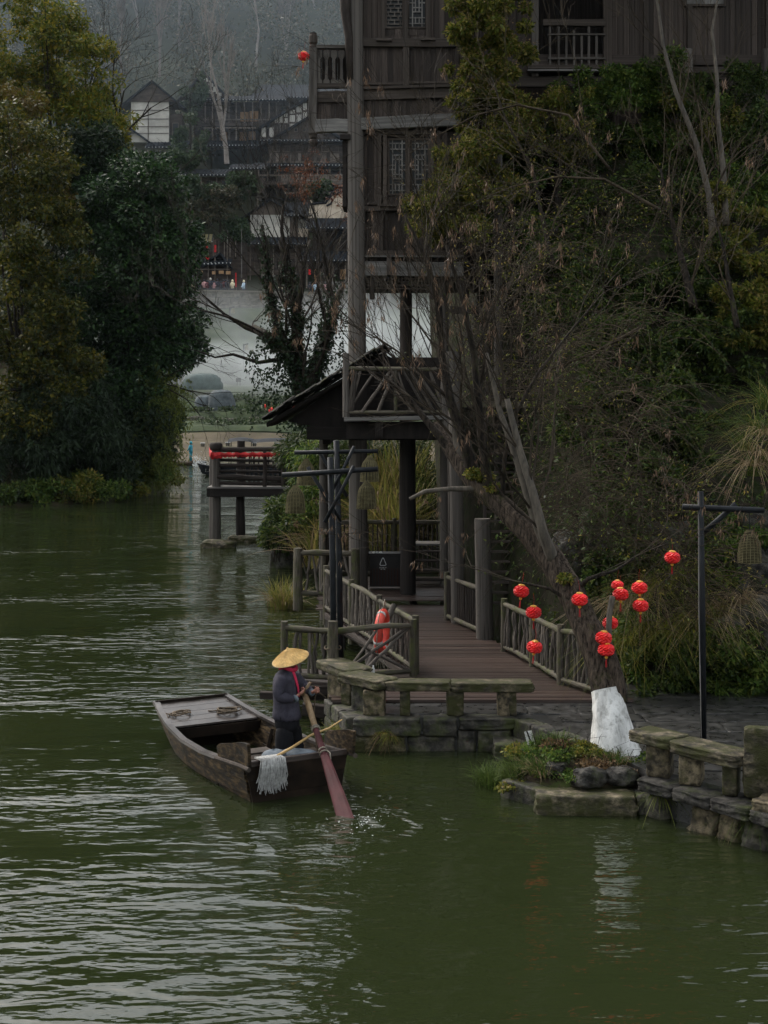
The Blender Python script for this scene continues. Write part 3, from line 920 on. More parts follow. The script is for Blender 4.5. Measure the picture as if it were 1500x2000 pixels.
rail_run('dark slatted log railing beside the grey stump post', [(2.3, 31.3), (1.5, 33.9)], DZ, 1.02, 'upright', density=.11)
rail_run('upright stick railing at the back of the pavilion', [(-1.5, 41.3), (.3, 41.4), (2.4, 41.5)], .76, 1.55, 'upright', density=.13, rrail=.07)
rail_run('upright stick railing on the river side of the pavilion', [(-1.62, 38.2), (-1.62, 41.2)], .76, 1.45, 'upright', density=.16)
# leaning dark brace logs and the boulder under the lifebuoy rail
tag(log('leaning_log', (-.35, 27.0, .55), (.2, 28.2, 1.78), .075, stickm, None), 'thick reddish log leaning against the river side railing', 'log')
# ------------------------------------------------------------------ the stilted timber house on the right
HYF = 38.2
def hz_(row, d=HYF): return H + (HY - row) / F * d
def hx_(px, d=HYF): return (px - 750) / F * d
house = thing('timber_house', (.6, HYF, .7), 'tall weathered dark timber house on stilts with lattice windows', 'house')
XL, XR = hx_(690), hx_(903)
# posts
colA = log('corner_post', (XL + .15, HYF - .15, .55), (XL, HYF - .15, 21), .25, post_m, house, straight=True)
log('post', (XR + .05, HYF, 8.6), (XR + .05, HYF, 21), .15, darkpost_m, house, straight=True)
log('post', (hx_(793, 40), 40, .6), (hx_(793, 40), 40, 9.3), .19, darkpost_m, house, straight=True)
log('post', (hx_(797, 37.4), 37.4, .6), (hx_(797, 37.4), 37.4, 5.3), .21, shadow_m, house, straight=True)
log('post', (hx_(868, 39), 39, .6), (hx_(868, 39), 39, 9.3), .13, post_m, house, straight=True)
log('post', (hx_(632, 40), 40, -.4), (hx_(632, 40), 40, 5.2), .14, post_m, house, straight=True)
log('post', (hx_(896, 33.4), 33.4, .1), (hx_(886, 33.4), 33.4, 7.0), .17, post_m, house, straight=True)
log('post', (hx_(884, 34.6), 34.6, .1), (hx_(880, 34.6), 34.6, 5.6), .1, stickm, house, straight=True)
log('post', (hx_(976, 37), 37, .5), (hx_(972, 37), 37, 14.2), .13, post_m, house, straight=True)
log('post', (hx_(1090, 36), 36, .5), (hx_(1086, 36), 36, 7.2), .2, darkpost_m, house, straight=True)
log('post', (hx_(1092, 39), 39, 4), (hx_(1090, 39), 39, 14.2), .12, darkpost_m, house, straight=True)
stump = log('stump_post', (hx_(948, 31.2), 31.2, .3), (hx_(942, 31.2), 31.2, 3.25), .2, post_m, house, straight=True)

def boards(px0, px1, r0, r1, y=HYF + .02, n=None, mat=board_m, name='board'):
    x0, x1 = hx_(px0, y), hx_(px1, y); z0, z1 = hz_(r1, y), hz_(r0, y)
    n = n or max(2, round((x1 - x0) / .155))
    w = (x1 - x0) / n
    for i in range(n):
        beam(name, (x0 + (i + .5) * w, y + R.uniform(-.008, .008), z0), (x0 + (i + .5) * w, y + R.uniform(-.008, .008), z1), w - .006, .05, mat, house, up=(0, 1, 0))
def hbeam(name, px0, px1, row, hpx, y=HYF - .06, dep=.16, mat=trim_m, tilt=0):
    z = hz_(row, y); h = hpx / F * y
    beam(name, (hx_(px0, y), y, z), (hx_(px1, y), y, z + tilt), h, dep, mat, house, up=(0, 1, 0))
def vbeam(name, px, r0, r1, wpx, y=HYF - .06, dep=.12, mat=trim_m):
    x = hx_(px, y)
    beam(name, (x, y, hz_(r1, y)), (x, y, hz_(r0, y)), wpx / F * y, dep, mat, house, up=(0, 1, 0))

# top storey (runs on above the picture)
boards(702, 748, -330, 82); boards(836, 900, -330, 82); boards(748, 836, -330, -60)
boards(748, 836, 68, 84, n=5)
for px_ in (703, 748, 792, 836, 890): vbeam('stud', px_, -330, 84, 9)
for px_ in (712, 886): vbeam('frame_strip', px_, -60, 80, 4)
hbeam('lintel', 700, 905, -62, 14); hbeam('lintel', 700, 905, -330, 20)
hbeam('window_sill_beam', 700, 898, 84, 16)
hbeam('window_sill_beam', 735, 765, 78, 5, y=HYF - .15); hbeam('window_sill_beam', 822, 850, 77, 5, y=HYF - .15)
boards(703, 790, 92, 170); boards(796, 897, 92, 170)
vbeam('stud', 793, 84, 172, 12)
vbeam('frame_strip', 702, 92, 170, 6); vbeam('frame_strip', 893, 92, 170, 6)
hbeam('panel_strip', 706, 788, 164, 5, y=HYF - .03); hbeam('panel_strip', 798, 893, 162, 5, y=HYF - .03)
hbeam('moulding', 698, 898, 173, 6, y=HYF - .12, tilt=.08)
hbeam('floor_beam', 698, 899, 186, 22, y=HYF - .02, tilt=.1)
boards(702, 899, 197, 236, n=26, mat=board_m)
hbeam('grey_beam', 700, 899, 243, 24, y=HYF - .2, dep=.24, mat=greybeam_m, tilt=.12)
# window storey
boards(704, 742, 258, 404); boards(842, 905, 258, 404)
boards(752, 840, 258, 268, n=4); boards(752, 840, 384, 404, n=5)
for px_, w in ((741, 7), (752, 8), (797, 8), (843, 8), (857, 7), (896, 9)): vbeam('stud', px_, 256, 405, w)
hbeam('lintel', 705, 742, 259, 7); hbeam('lintel', 745, 848, 259, 8); hbeam('lintel', 735, 768, 254, 5, y=HYF - .16)
hbeam('panel_strip', 706, 740, 398, 5, y=HYF - .03)
hbeam('moulding', 700, 905, 408, 9, tilt=.02); hbeam('window_sill_beam', 742, 775, 401, 5, y=HYF - .16)
# lower panel, beams and the hanging lattice
boards(703, 905, 412, 492, y=HYF + .06)
vbeam('stud', 746, 412, 492, 5); vbeam('stud', 858, 412, 500, 8)
hbeam('floor_beam', 700, 905, 495, 10); hbeam('white_edge_strip', 700, 905, 501, 3, mat=greybeam_m, y=HYF - .14)
hbeam('grey_beam', 703, 905, 526, 28, mat=greybeam_m, y=HYF - .1, dep=.22)
hbeam('dark_beam', 700, 905, 508, 10, mat=shadow_m, y=HYF + .15, dep=.3)
beam('corbel', (hx_(760), HYF - .3, hz_(540)), (hx_(760), HYF - .25, hz_(500)), .13, .2, trim_m, house)

def lattice(pxa, pxb, ra, rb, y, parent, kind=0, pane=True):
    """a lattice window leaf: frame, bars, pane"""
    w = MB()
    x0, x1, z0, z1 = hx_(pxa, y), hx_(pxb, y), hz_(rb, y), hz_(ra, y)
    W, Hh = x1 - x0, z1 - z0
    f = MB()
    t = .05
    f.box(((x0 + x1) / 2, y, z0 + t / 2), (W, .06, t)); f.box(((x0 + x1) / 2, y, z1 - t / 2), (W, .06, t))
    f.box((x0 + t / 2, y, (z0 + z1) / 2), (t, .056, Hh - 2 * t)); f.box((x1 - t / 2, y, (z0 + z1) / 2), (t, .056, Hh - 2 * t))
    wf = f.build('window_leaf', trim_m, parent)
    def bar(u0, v0, u1, v1):
        b_ = .034
        xa, xb, za, zb = x0 + t + u0 * (W - 2 * t), x0 + t + u1 * (W - 2 * t), z0 + t + v0 * (Hh - 2 * t), z0 + t + v1 * (Hh - 2 * t)
        o = MB().box(((xa + xb) / 2, y - .004 * (1 if u0 == u1 else -1), (za + zb) / 2), (abs(xb - xa) + b_, .03, abs(zb - za) + b_)).build('lattice_bar', greybeam_m if kind == 0 else post_m, wf)
    if kind == 0:
        for u in (.2, .38, .62, .8):
            if u in (.38, .62): bar(u, .28, u, .72)
            else: bar(u, 0, u, 1)
        for v in (.06, .17, .83, .94): bar(0, v, 1, v)
        for v in (.28, .36, .64, .72): bar(.2, v, .8, v)
        for v in (.45, .53): bar(0, v, .38, v); bar(.62, v, 1, v)
        bar(.38, .06, .38, .17); bar(.62, .06, .62, .17); bar(.38, .83, .38, .94); bar(.62, .83, .62, .94)
    else:
        for v in np.linspace(.05, .95, 13): bar(0, float(v), 1, float(v))
        for i, v in enumerate(np.linspace(.05, .95, 13)[:-1]):
            for u in ((.25, .75) if i % 2 else (.1, .5, .9)): bar(u, float(v), u, float(v) + .075)
    if pane:
        MB().box(((x0 + x1) / 2, y + .045, (z0 + z1) / 2), (W - .04, .012, Hh - .04)).build('pane', glass_m, wf)
lattice(757, 795, 270, 382, HYF + .0, house); lattice(801, 840, 270, 382, HYF + .0, house)
lattice(752, 789, -55, 56, HYF + .0, house, 1); lattice(796, 834, -55, 56, HYF + .0, house, 0)
for (a, c) in ((752, 790), (796, 834)): boards(a, c, 54, 70, n=2)
# hanging lattice fringe under the floor
fr = MB()
y = HYF - .05
for k, rw in enumerate((545, 551, 557, 564)):
    fr.box((hx_(782), y + .006 * (k % 2), hz_(rw)), (hx_(862) - hx_(704), .03, .025))
for k in range(24):
    px_ = 706 + k * 6.6
    dz = 26 if (k < 4 or k > 19) else (10 if k % 3 else 20)
    fr.box((hx_(px_), y - .012, hz_(541 + dz / 2)), (.025, .03, dz / F * HYF))
fr.build('lattice_fringe', trim_m, house)
for px_ in (727, 843): log('drop_finial', (hx_(px_), HYF - .05, hz_(585)), (hx_(px_), HYF - .05, hz_(545)), .07, trim_m, house, straight=True)

# balcony on the left of the top storey
BX = hx_(612)
def lathe_part(name, c, prof, mat, n=10):
    MB().lathe(c, prof, n).build(name, mat, house, smooth=False)
z0, z1 = hz_(288), hz_(65)
prof = [(.0, z0), (.07, z0 + .02), (.11, z0 + .1), (.11, z0 + .16), (.07, z0 + .2), (.1, z0 + .24), (.1, z0 + .3), (.13, z0 + .36)]
lathe_part('balcony_post_drop', (BX, HYF - .1, 0), prof, trim_m)
beam('balcony_post', (BX, HYF - .1, z0 + .34), (BX, HYF - .1, z1 - .42), .22, .22, post_m, house)
lathe_part('balcony_post_finial', (BX, HYF - .1, 0), [(.12, z1 - .44), (.12, z1 - .38), (.08, z1 - .34), (.12, z1 - .28), (.115, z1 - .1), (.09, z1 - .05), (.1, z1 - .02), (.0, z1)], trim_m)
hbeam('balcony_rail', 617, 680, 92, 7, y=HYF - .1, mat=post_m)
hbeam('balcony_rail', 617, 680, 168, 9, y=HYF - .1, mat=trim_m)
hbeam('balcony_beam', 617, 682, 190, 22, y=HYF - .02, mat=trim_m)
boards(618, 682, 200, 234, n=7)
hbeam('grey_beam', 616, 684, 246, 25, y=HYF - .12, dep=.22, mat=greybeam_m)
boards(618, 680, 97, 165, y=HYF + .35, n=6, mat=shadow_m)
for k in range(4):
    c = 623 + k * 14.6
    # baluster boards with pointed cut-outs between them
    x = hx_(c, HYF - .1); za, zb = hz_(164, HYF - .1), hz_(98, HYF - .1)
    w2 = .085
    pts = [(-.06, 0), (-w2, .03), (-w2, .1), (-.04, .16), (-.035, .74), (-w2, .82), (-w2, .96), (-.06, 1), (.06, 1), (w2, .96), (w2, .82), (.035, .74), (.04, .16), (w2, .1), (w2, .03), (.06, 0)]
    MB().prism([(x + u, HYF - .12, za + v * (zb - za)) for u, v in pts], (0, .045, 0)).build('baluster', post_m, house)
# dark curved struts left and right of the top storey
for px_ in (681, 900):
    tb = MB().tube([(hx_(px_ - 9), HYF - .42, hz_(-40)), (hx_(px_ - 6), HYF - .4, hz_(30)), (hx_(px_ + 1), HYF - .36, hz_(80)), (hx_(px_ + 4), HYF - .34, hz_(160))], [.14, .13, .11, .09], 8)
    tb.build('curved_strut', darkpost_m, house, smooth=True)
# opened shutter on the left flank, seen edge-on
sh = MB()
xs = hx_(673)
for (r0, r1, y0, y1) in ((265, 275, 38.0, 39.2), (388, 405, 38.0, 39.2), (276, 387, 38.0, 38.1), (276, 387, 39.1, 39.2)):
    sh.box((xs, (y0 + y1) / 2, (hz_(r0) + hz_(r1)) / 2), (.1, y1 - y0, abs(hz_(r0) - hz_(r1))))
shu = sh.build('side_shutter', shadow_m, house)
for r_ in (300, 322, 345, 368): MB().box((xs, 38.6, hz_(r_)), (.05, .98, .03)).build('shutter_bar', shadow_m, shu)
hbeam('eave_strip', 664, 684, 268, 10, y=HYF - .3, mat=shadow_m)
# flank and back walls, floors, upper roof
MB().box((XL + .02, HYF + 3, (9.2 + 21) / 2), (.12, 5.9, 11.8)).build('side_wall', board_m, house)
MB().box((6.2, HYF + 6, 15.2), (14, .12, 12)).build('back_wall', board_m, house)
MB().box((hx_(800), HYF + 3.1, 9.3), (3.1, 5.8, .2)).build('floor', shadow_m, house)
MB().box((hx_(800), HYF + 3.1, 13.5), (2.9, 5.6, .15)).build('floor', shadow_m, house)
rf = MB()
for s in (0, 1):
    rf.prism([(-2.6, HYF - 1.8 if s == 0 else HYF + 7.8, 20.6), (13.5, HYF - 1.8 if s == 0 else HYF + 7.8, 20.6), (12.3, HYF + 3, 24.4), (-1.4, HYF + 3, 24.4)], (0, 0, .14))
rf.build('roof', tile_m, house)

# right wing
WY = 41.0
def wboards(px0, px1, r0, r1, mat=board_m, y=WY): boards(px0, px1, r0, r1, y=y, mat=mat)
wboards(905, 1040, -240, 150); wboards(1185, 1260, -240, 128); wboards(1266, 1345, -240, 128); wboards(1350, 1500, -240, 128); wboards(1505, 1620, -240, 128)
boards(1042, 1182, -240, -90, y=WY)
for px_, w in ((908, 9), (1045, 14), (1186, 16), (1262, 10), (1347, 10), (1502, 14)):
    vbeam('stud', px_, -240, 150, w, y=WY - .1, mat=post_m if px_ in (1045,) else trim_m)
hbeam('wing_sill', 1030, 1195, 131, 8, y=WY - .25, mat=trim_m); hbeam('wing_sill', 1030, 1195, 138, 4, y=WY - .32, mat=greybeam_m)
hbeam('wing_beam', 900, 1620, 160, 20, y=WY - .05, mat=trim_m); hbeam('wing_sill', 1190, 1620, 138, 12, y=WY - .2, mat=trim_m)
hbeam('wing_beam', 900, 1620, 118, 20, y=WY + .02, mat=board_m)
hbeam('balcony_rail', 1060, 1182, 45, 13, y=WY - .15, mat=trim_m)
hbeam('balcony_rail', 1070, 1182, 68, 4, y=WY - .15, mat=post_m); hbeam('balcony_rail', 1070, 1182, 115, 4, y=WY - .15, mat=post_m)
for px_, top in ((1074, 52), (1091, 52), (1106, 68), (1121, 60), (1136, 68), (1150, 52), (1165, 68)):
    vbeam('balcony_bar', px_, top, 128, 4.5, y=WY - .17, dep=.05, mat=post_m)
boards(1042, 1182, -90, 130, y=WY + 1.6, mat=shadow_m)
MB().box((hx_(1110, WY), WY + .8, hz_(134, WY)), (2.2, 1.7, .1)).build('floor', shadow_m, house)
fw = MB(); fw.box((hx_(1375, WY), WY - .1, hz_(6, WY)), (1.2, .08, .24)); fw.build('vent_frame', trim_m, house)
MB().box((hx_(1375, WY), WY - .15, hz_(6, WY)), (1.05, .03, .14)).build('vent_panel', greybeam_m, house)
for px_ in (1340, 1500): log('post', (hx_(px_, WY - .5), WY - .5, hz_(175, WY)), (hx_(px_, WY - .5), WY - .5, hz_(105, WY)), .2, post_m, house, straight=True)
hbeam('handrail_log', 890, 1090, 450, 10, y=36.5, mat=darkpost_m)
hbeam('handrail_log', 890, 1180, 790, 12, y=35.5, mat=rail_m)
hbeam('cross_beam', 880, 1010, 606, 14, y=37.2, mat=darkpost_m)

# stair in the shade at the right of the pavilion
st = thing('wooden_stair', (2.9, 36.5, .7), 'dark wooden stair climbing beside the house', 'stair')
for k in range(26):
    z = .9 + k * .24
    y_ = 34.8 + k * .1
    beam('tread', (2.45 + .012 * k, y_, z), (3.5 + .012 * k, y_, z), .05, .26, trim_m, st, up=(0, 1, 0))
for x_ in (2.42, 3.52): beam('stringer', (x_, 34.7, .6), (x_ + .3, 37.5, 7.2), .07, .3, darkpost_m, st, up=(0, 1, 0))
fs = thing('wooden_steps', (1.3, 39.5, .75), 'low wooden steps up to a pale bench board in the pavilion', 'steps')
for k in range(4): beam('tread', (.75, 39.0 + k * .35, .95 + k * .22), (2.0, 39.0 + k * .35, .95 + k * .22), .05, .34, darkpost_m, fs, up=(0, 1, 0))
beam('landing_board', (.7, 40.6, 1.78), (2.1, 40.6, 1.78), .06, .8, greybeam_m, fs, up=(0, 1, 0))

# tiled hip roof over the pavilion, balcony in front of it
EY, EZ, RY, RZ_ = 36.6, 5.33, 40.0, 7.12
rfp = thing('tiled_roof', (-1, 38, 5.2), 'low roof of loose dark tiles left of the house', 'roof')
VY = 36.3
sl = MB()
sl.prism([(-3.0, VY, EZ - .05), (.05, VY, RZ_ - .05), (.05, 43.4, RZ_ - .05), (-3.0, 43.4, EZ - .05)], (0, 0, -.06))
sl.prism([(.06, VY + 1.6, RZ_ - .05), (2.4, VY + 1.6, RZ_ - 1.5), (2.4, 43.4, RZ_ - 1.5), (.06, 43.4, RZ_ - .05)], (0, 0, -.06))
sl.build('roof_boarding', shadow_m, rfp)
MB().prism([(-2.5, VY + .55, EZ - .02), (-1.0, VY + .55, EZ - .3), (-.4, VY + .55, EZ - .3), (-.4, VY + .55, EZ + 1.45)], (0, .08, 0)).build('gable_shade_sheet', shadow_m, rfp)  # dark sheet standing in for the shade under the roof
_t = MB()
_t.grid(lambda u, v: Vector(((u - .5), v, .16 * (1 - (2 * u - 1) ** 2))), 6, 1)
_t.grid(lambda u, v: Vector(((u - .5), 1 - v, .16 * (1 - (2 * u - 1) ** 2) - .1)), 6, 1)
for v in (0,):
    for i in range(6):
        a = i / 6; c = (i + 1) / 6
        f_ = lambda u: .16 * (1 - (2 * u - 1) ** 2)
        _t.add([(a - .5, v, f_(a)), (c - .5, v, f_(c)), (c - .5, v, f_(c) - .1), (a - .5, v, f_(a) - .1)], [(0, 3, 2, 1)])
tme = bpy.data.meshes.new('tile'); tme.from_pydata(_t.v, [], _t.f); tme.materials.append(tile_m); tme.update()
def tile_at(c, xdir, updir, w, ln):
    x = Vector(xdir).normalized(); y = Vector(updir).normalized(); z = x.cross(y).normalized()
    rot = Matrix((x, y, z)).transposed().to_4x4()
    o = bpy.data.objects.new('tile', tme)
    link(o, rfp, Matrix.Translation(Vector(c)) @ rot @ Matrix.Rotation(R.uniform(-.05, .05), 4, 'Z') @ Matrix.Rotation(R.uniform(-.03, .06), 4, 'X') @ Matrix.Diagonal((w, ln, w * .9, 1)))
up2 = Vector((3.0, 0, RZ_ - EZ)); L2 = up2.length; u2 = up2.normalized()
for r_ in range(15):
    p = Vector((-3.08, 0, EZ + .02)) + u2 * (L2 * r_ / 15)
    y = VY - .12 + R.uniform(-.05, .05)
    k = 0
    while y < (39.5 if r_ < 12 else 43):
        tile_at((p.x + R.uniform(-.03, .03), y + .1, p.z + R.uniform(0, .035)), (0, -1, 0), u2, .21, L2 / 15 * 1.7)
        y += .2 if k < 8 else .4
        k += 1
# loose doubled tiles along the verge
for r_ in range(22):
    p = Vector((-3.1, 0, EZ + .03)) + u2 * (L2 * r_ / 22)
    tile_at((p.x, VY - .12 + R.uniform(-.06, .04), p.z + R.uniform(.03, .08)), (0, -1, 0), u2, .26, L2 / 22 * 2.2)
for k in range(9): tile_at((.02 + R.uniform(-.05, .05), VY + .1 + k * .22, RZ_ + .06), (1, 0, 0), (0, 1, 0), .3, .28)
for k in range(9):
    yy = VY + .12 + k * .32
    beam('rafter', (-3.0, yy, EZ - .14), (.0, yy, RZ_ - .14), .05, .07, shadow_m, rfp, up=(0, 1, 0))
beam('eave_beam', (-2.0, 36.9, 5.0), (1.7, 36.9, 5.0), .34, .2, shadow_m, rfp, up=(0, 1, 0))
beam('eave_beam', (-1.5, 37.2, 4.85), (-1.5, 43, 4.85), .2, .3, shadow_m, rfp)
# dark room behind the balcony
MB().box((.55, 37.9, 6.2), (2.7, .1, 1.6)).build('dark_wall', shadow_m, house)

bal = thing('log_balcony', (.3, 35.6, 5.4), 'upper log balcony with fan of slanting branches, in front of the house', 'balcony')
by = 35.4
bx0, bx1 = hx_(676, by), hx_(872, by)
beam('floor_edge', (bx0 - .05, by - .05, hz_(819, by)), (bx1 + .1, by - .05, hz_(815, by)), .1, .12, greybeam_m, bal, up=(0, 1, 0))
for k in range(8): beam('floor_plank', (bx0 - .05, by + .1 + k * .2, 5.38), (bx1 + .1, by + .1 + k * .2, 5.38), .05, .19, darkpost_m, bal, up=(0, 1, 0))
for px_ in (737, 744): beam('floor_joist', (hx_(px_, by), by + .05, 4.95), (hx_(px_, by), by + .05, 5.33), .1, .1, shadow_m, bal)
MB().box(((bx0 + bx1) / 2, by + .7, 5.1), (bx1 - bx0, .9, .42)).build('floor_beam', shadow_m, bal)
log('post', (bx0, by, hz_(815, by)), (bx0, by, hz_(690, by)), .09, post_m, bal, straight=True)
log('post', (hx_(773, by), by, hz_(803, by)), (hx_(773, by), by, hz_(722, by)), .045, rail_m, bal)
log('post', (bx1, by, hz_(840, by)), (bx1 - .03, by, hz_(684, by)), .1, post_m, bal)
zt, zb = hz_(720, by), hz_(805, by)
log('top_rail', (bx0 - .02, by, zt), (bx1, by, zt - .02), .06, rail_m, bal); log('bottom_rail', (bx0, by, zb), (bx1, by, zb), .05, rail_m, bal)
for (pa, pb) in ((680, 736), (707, 765), (738, 772), (680, 690), (688, 697), (802, 776), (835, 785), (868, 812), (848, 800), (870, 838), (680, 705)):
    log('brace', (hx_(pa, by), by + R.uniform(-.03, .03), zb), (hx_(pb, by), by + R.uniform(-.03, .03), zt), R.uniform(.032, .048), stickm, bal)
# ------------------------------------------------------------------ the sculled boat
def ell_loft(mb, rings, n=12):
    """rings: (center, xdir half-width vector, ydir half-width vector)"""
    vs = []
    for c, a, b_ in rings:
        for k in range(n):
            t = 2 * math.pi * k / n
            vs.append(Vector(c) + Vector(a) * math.cos(t) + Vector(b_) * math.sin(t))
    fs = []
    for i in range(len(rings) - 1):
        for k in range(n):
            k2 = (k + 1) % n
            fs.append((i * n + k, i * n + k2, (i + 1) * n + k2, (i + 1) * n + k))
    fs.append(tuple(range(n - 1, -1, -1))); fs.append(tuple((len(rings) - 1) * n + k for k in range(n)))
    mb.add(vs, fs)
    return mb

BS = Vector((-1.30, 21.0, 0)); BB = Vector((-3.34, 24.75, 0))
bh = (BB - BS).normalized(); br = Vector((bh.y, -bh.x, 0)); BL = (BB - BS).length
_bu = [0, .15, .35, .55, .75, .9, 1.0]
_bw = [.82, .86, .90, .90, .83, .74, .66]
_bb = [.69, .72, .75, .74, .65, .55, .48]
_bt = [.54, .47, .42, .42, .47, .55, .63]
_bz = [-.12, -.16, -.18, -.17, -.10, .06, .20]
def bi(u, arr): return float(np.interp(u, _bu, arr))
def BP(u, v, z): return BS + bh * (u * BL) + br * v + Vector((0, 0, z))
def hull_pt(u, s, t, out=0.0):
    """t: 0 bottom edge .. 1 sheer; s: side sign"""
    tt = t
    w = bi(u, _bb) + (bi(u, _bw) - bi(u, _bb)) * (tt ** .8)
    z = bi(u, _bz) + (bi(u, _bt) - bi(u, _bz)) * tt
    return BP(u, s * (w + out), z)
boat = thing('rowing_boat', BS, 'weathered brown wooden boat with flat bow, sculled from the stern', 'boat')
NU = 26
for s in (-1, 1):
    for k, (t0, t1) in enumerate(((0.0, .36), (.355, .69), (.685, .985))):
        mb = MB()
        off = .011 * k
        vs = []
        for i in range(NU + 1):
            u = i / NU
            vs += [hull_pt(u, s, t0, off + .012), hull_pt(u, s, t1, off), hull_pt(u, s, t1, off - .04), hull_pt(u, s, t0, off - .03)]
        fs = []
        for i in range(NU):
            for j in range(4):
                j2 = (j + 1) % 4
                q = (4 * i + j, 4 * i + j2, 4 * i + 4 + j2, 4 * i + 4 + j)
                fs.append(q if s < 0 else q[::-1])
        fs += [(3, 2, 1, 0), (4 * NU, 4 * NU + 1, 4 * NU + 2, 4 * NU + 3)]
        mb.add(vs, fs).build('strake', hull_m, boat)
    # gunwale cap
    mb = MB(); vs = []
    for i in range(NU + 1):
        u = i / NU * 1.015
        w = bi(min(u, 1), _bw); z = bi(min(u, 1), _bt)
        vs += [BP(u, s * (w + .035), z - .015), BP(u, s * (w + .03), z + .035), BP(u, s * (w - .07), z + .035), BP(u, s * (w - .065), z - .015)]
    fs = []
    for i in range(NU):
        for j in range(4):
            j2 = (j + 1) % 4
            q = (4 * i + j, 4 * i + j2, 4 * i + 4 + j2, 4 * i + 4 + j)
            fs.append(q if s < 0 else q[::-1])
    fs += [(3, 2, 1, 0), (4 * NU, 4 * NU + 1, 4 * NU + 2, 4 * NU + 3)]
    mb.add(vs, fs).build('gunwale', hulltop_m, boat)
    # raised side board at the stern, standing past the transom
    mb = MB(); vs = []
    M_ = 10
    for i in range(M_ + 1):
        u = -.055 + .245 * i / M_
        w = bi(max(u, 0), _bw) + .01
        zb = bi(max(u, 0), _bt) + .03 + (.0 if u > 0 else .0)
        zt = zb + .30 + .03 * math.cos(i / M_ * 3.1) - (.05 if i == M_ else 0) - .05 * (i / M_)
        vs += [BP(u, s * (w + .03), zb), BP(u, s * (w + .05), zt), BP(u, s * w, zt), BP(u, s * (w - .02), zb)]
    fs = []
    for i in range(M_):
        for j in range(4):
            j2 = (j + 1) % 4
            q = (4 * i + j, 4 * i + j2, 4 * i + 4 + j2, 4 * i + 4 + j)
            fs.append(q if s < 0 else q[::-1])
    fs += [(3, 2, 1, 0), (4 * M_, 4 * M_ + 1, 4 * M_ + 2, 4 * M_ + 3)]
    mb.add(vs, fs).build('stern_side_board', hull_m, boat)
    MB().tube([BP(-.06, s * .86, .535), BP(0, s * .87, .53), BP(.1, s * .89, .5), BP(.2, s * .92, .475)], .035, 8).build('rub_rail', trim_m, boat)
# bottom, transom, bow plate
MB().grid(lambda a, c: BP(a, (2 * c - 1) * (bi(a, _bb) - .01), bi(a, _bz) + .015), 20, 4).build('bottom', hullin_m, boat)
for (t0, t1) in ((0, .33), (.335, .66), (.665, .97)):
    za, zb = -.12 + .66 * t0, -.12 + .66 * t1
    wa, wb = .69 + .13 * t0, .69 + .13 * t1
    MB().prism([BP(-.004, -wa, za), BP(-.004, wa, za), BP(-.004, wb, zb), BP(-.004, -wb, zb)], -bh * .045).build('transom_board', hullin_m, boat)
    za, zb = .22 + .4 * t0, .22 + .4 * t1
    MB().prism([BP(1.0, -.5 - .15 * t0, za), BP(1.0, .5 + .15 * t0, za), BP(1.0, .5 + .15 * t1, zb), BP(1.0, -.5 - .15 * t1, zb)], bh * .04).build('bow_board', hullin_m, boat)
beam('transom_cap', BP(-.006, -.82, .545), BP(-.006, .82, .545), .07, .1, deck_m, boat, up=(0, 0, 1))
# decks
for k in range(5):
    u = .74 + k * .052
    w = bi(u + .026, _bw) - .065
    z = bi(u, _bt) - .015
    z2 = bi(u + .052, _bt) - .015
    mb = MB().prism([BP(u + .002, -w, z - .025), BP(u + .002, w, z - .025), BP(u + .05, w, z2 - .025), BP(u + .05, -w, z2 - .025)], (0, 0, .03))
    mb.build('bow_deck_plank', hulltop_m, boat)
beam('bow_edge', BP(1.004, -.66, .645), BP(1.004, .66, .645), .05, .05, hullin_m, boat, up=(0, 0, 1))
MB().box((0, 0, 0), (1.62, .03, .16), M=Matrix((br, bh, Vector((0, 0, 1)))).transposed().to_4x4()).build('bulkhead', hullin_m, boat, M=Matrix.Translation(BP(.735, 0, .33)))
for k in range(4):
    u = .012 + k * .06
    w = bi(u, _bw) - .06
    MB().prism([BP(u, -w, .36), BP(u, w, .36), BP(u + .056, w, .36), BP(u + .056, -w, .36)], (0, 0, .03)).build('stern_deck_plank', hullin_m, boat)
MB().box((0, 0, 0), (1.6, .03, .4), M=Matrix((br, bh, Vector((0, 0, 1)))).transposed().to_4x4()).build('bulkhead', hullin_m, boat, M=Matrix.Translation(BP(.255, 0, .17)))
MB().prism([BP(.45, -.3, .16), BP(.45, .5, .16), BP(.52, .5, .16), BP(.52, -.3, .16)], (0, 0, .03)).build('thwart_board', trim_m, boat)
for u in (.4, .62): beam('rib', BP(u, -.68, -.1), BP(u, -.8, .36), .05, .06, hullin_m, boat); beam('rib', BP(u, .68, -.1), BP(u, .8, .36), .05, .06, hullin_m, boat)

def coil(label, c, r, turns, mat, seed, name='rope_coil'):
    g = random.Random(seed)
    mb = MB()
    for k in range(turns):
        ox, oy, rr = g.uniform(-.05, .05), g.uniform(-.05, .05), r * g.uniform(.75, 1.1)
        pts = [Vector(c) + bh * (oy + rr * .8 * math.sin(a)) + br * (ox + rr * math.cos(a)) + Vector((0, 0, .012 + .01 * k + .03 * max(0, math.sin(a * 1.5 + k)))) for a in np.linspace(0, 6.4, 20)]
        mb.tube(pts, .012, 5)
    pts = [Vector(c) + bh * g.uniform(-.2, .2) + br * (-.3 + .06 * k) + Vector((0, 0, .02)) for k in range(9)]
    mb.tube(pts, .011, 5)
    tag(mb.build(name, mat, None, True, origin=c), label, 'rope')
coil('thin dark rope loop lying at the left of the bow deck', BP(.86, -.42, bi(.86, _bt)), .2, 2, darkrope_m, 3)
coil('bundle of brown rope at the right of the bow deck', BP(.83, .38, bi(.83, _bt)), .2, 5, darkrope_m, 4)
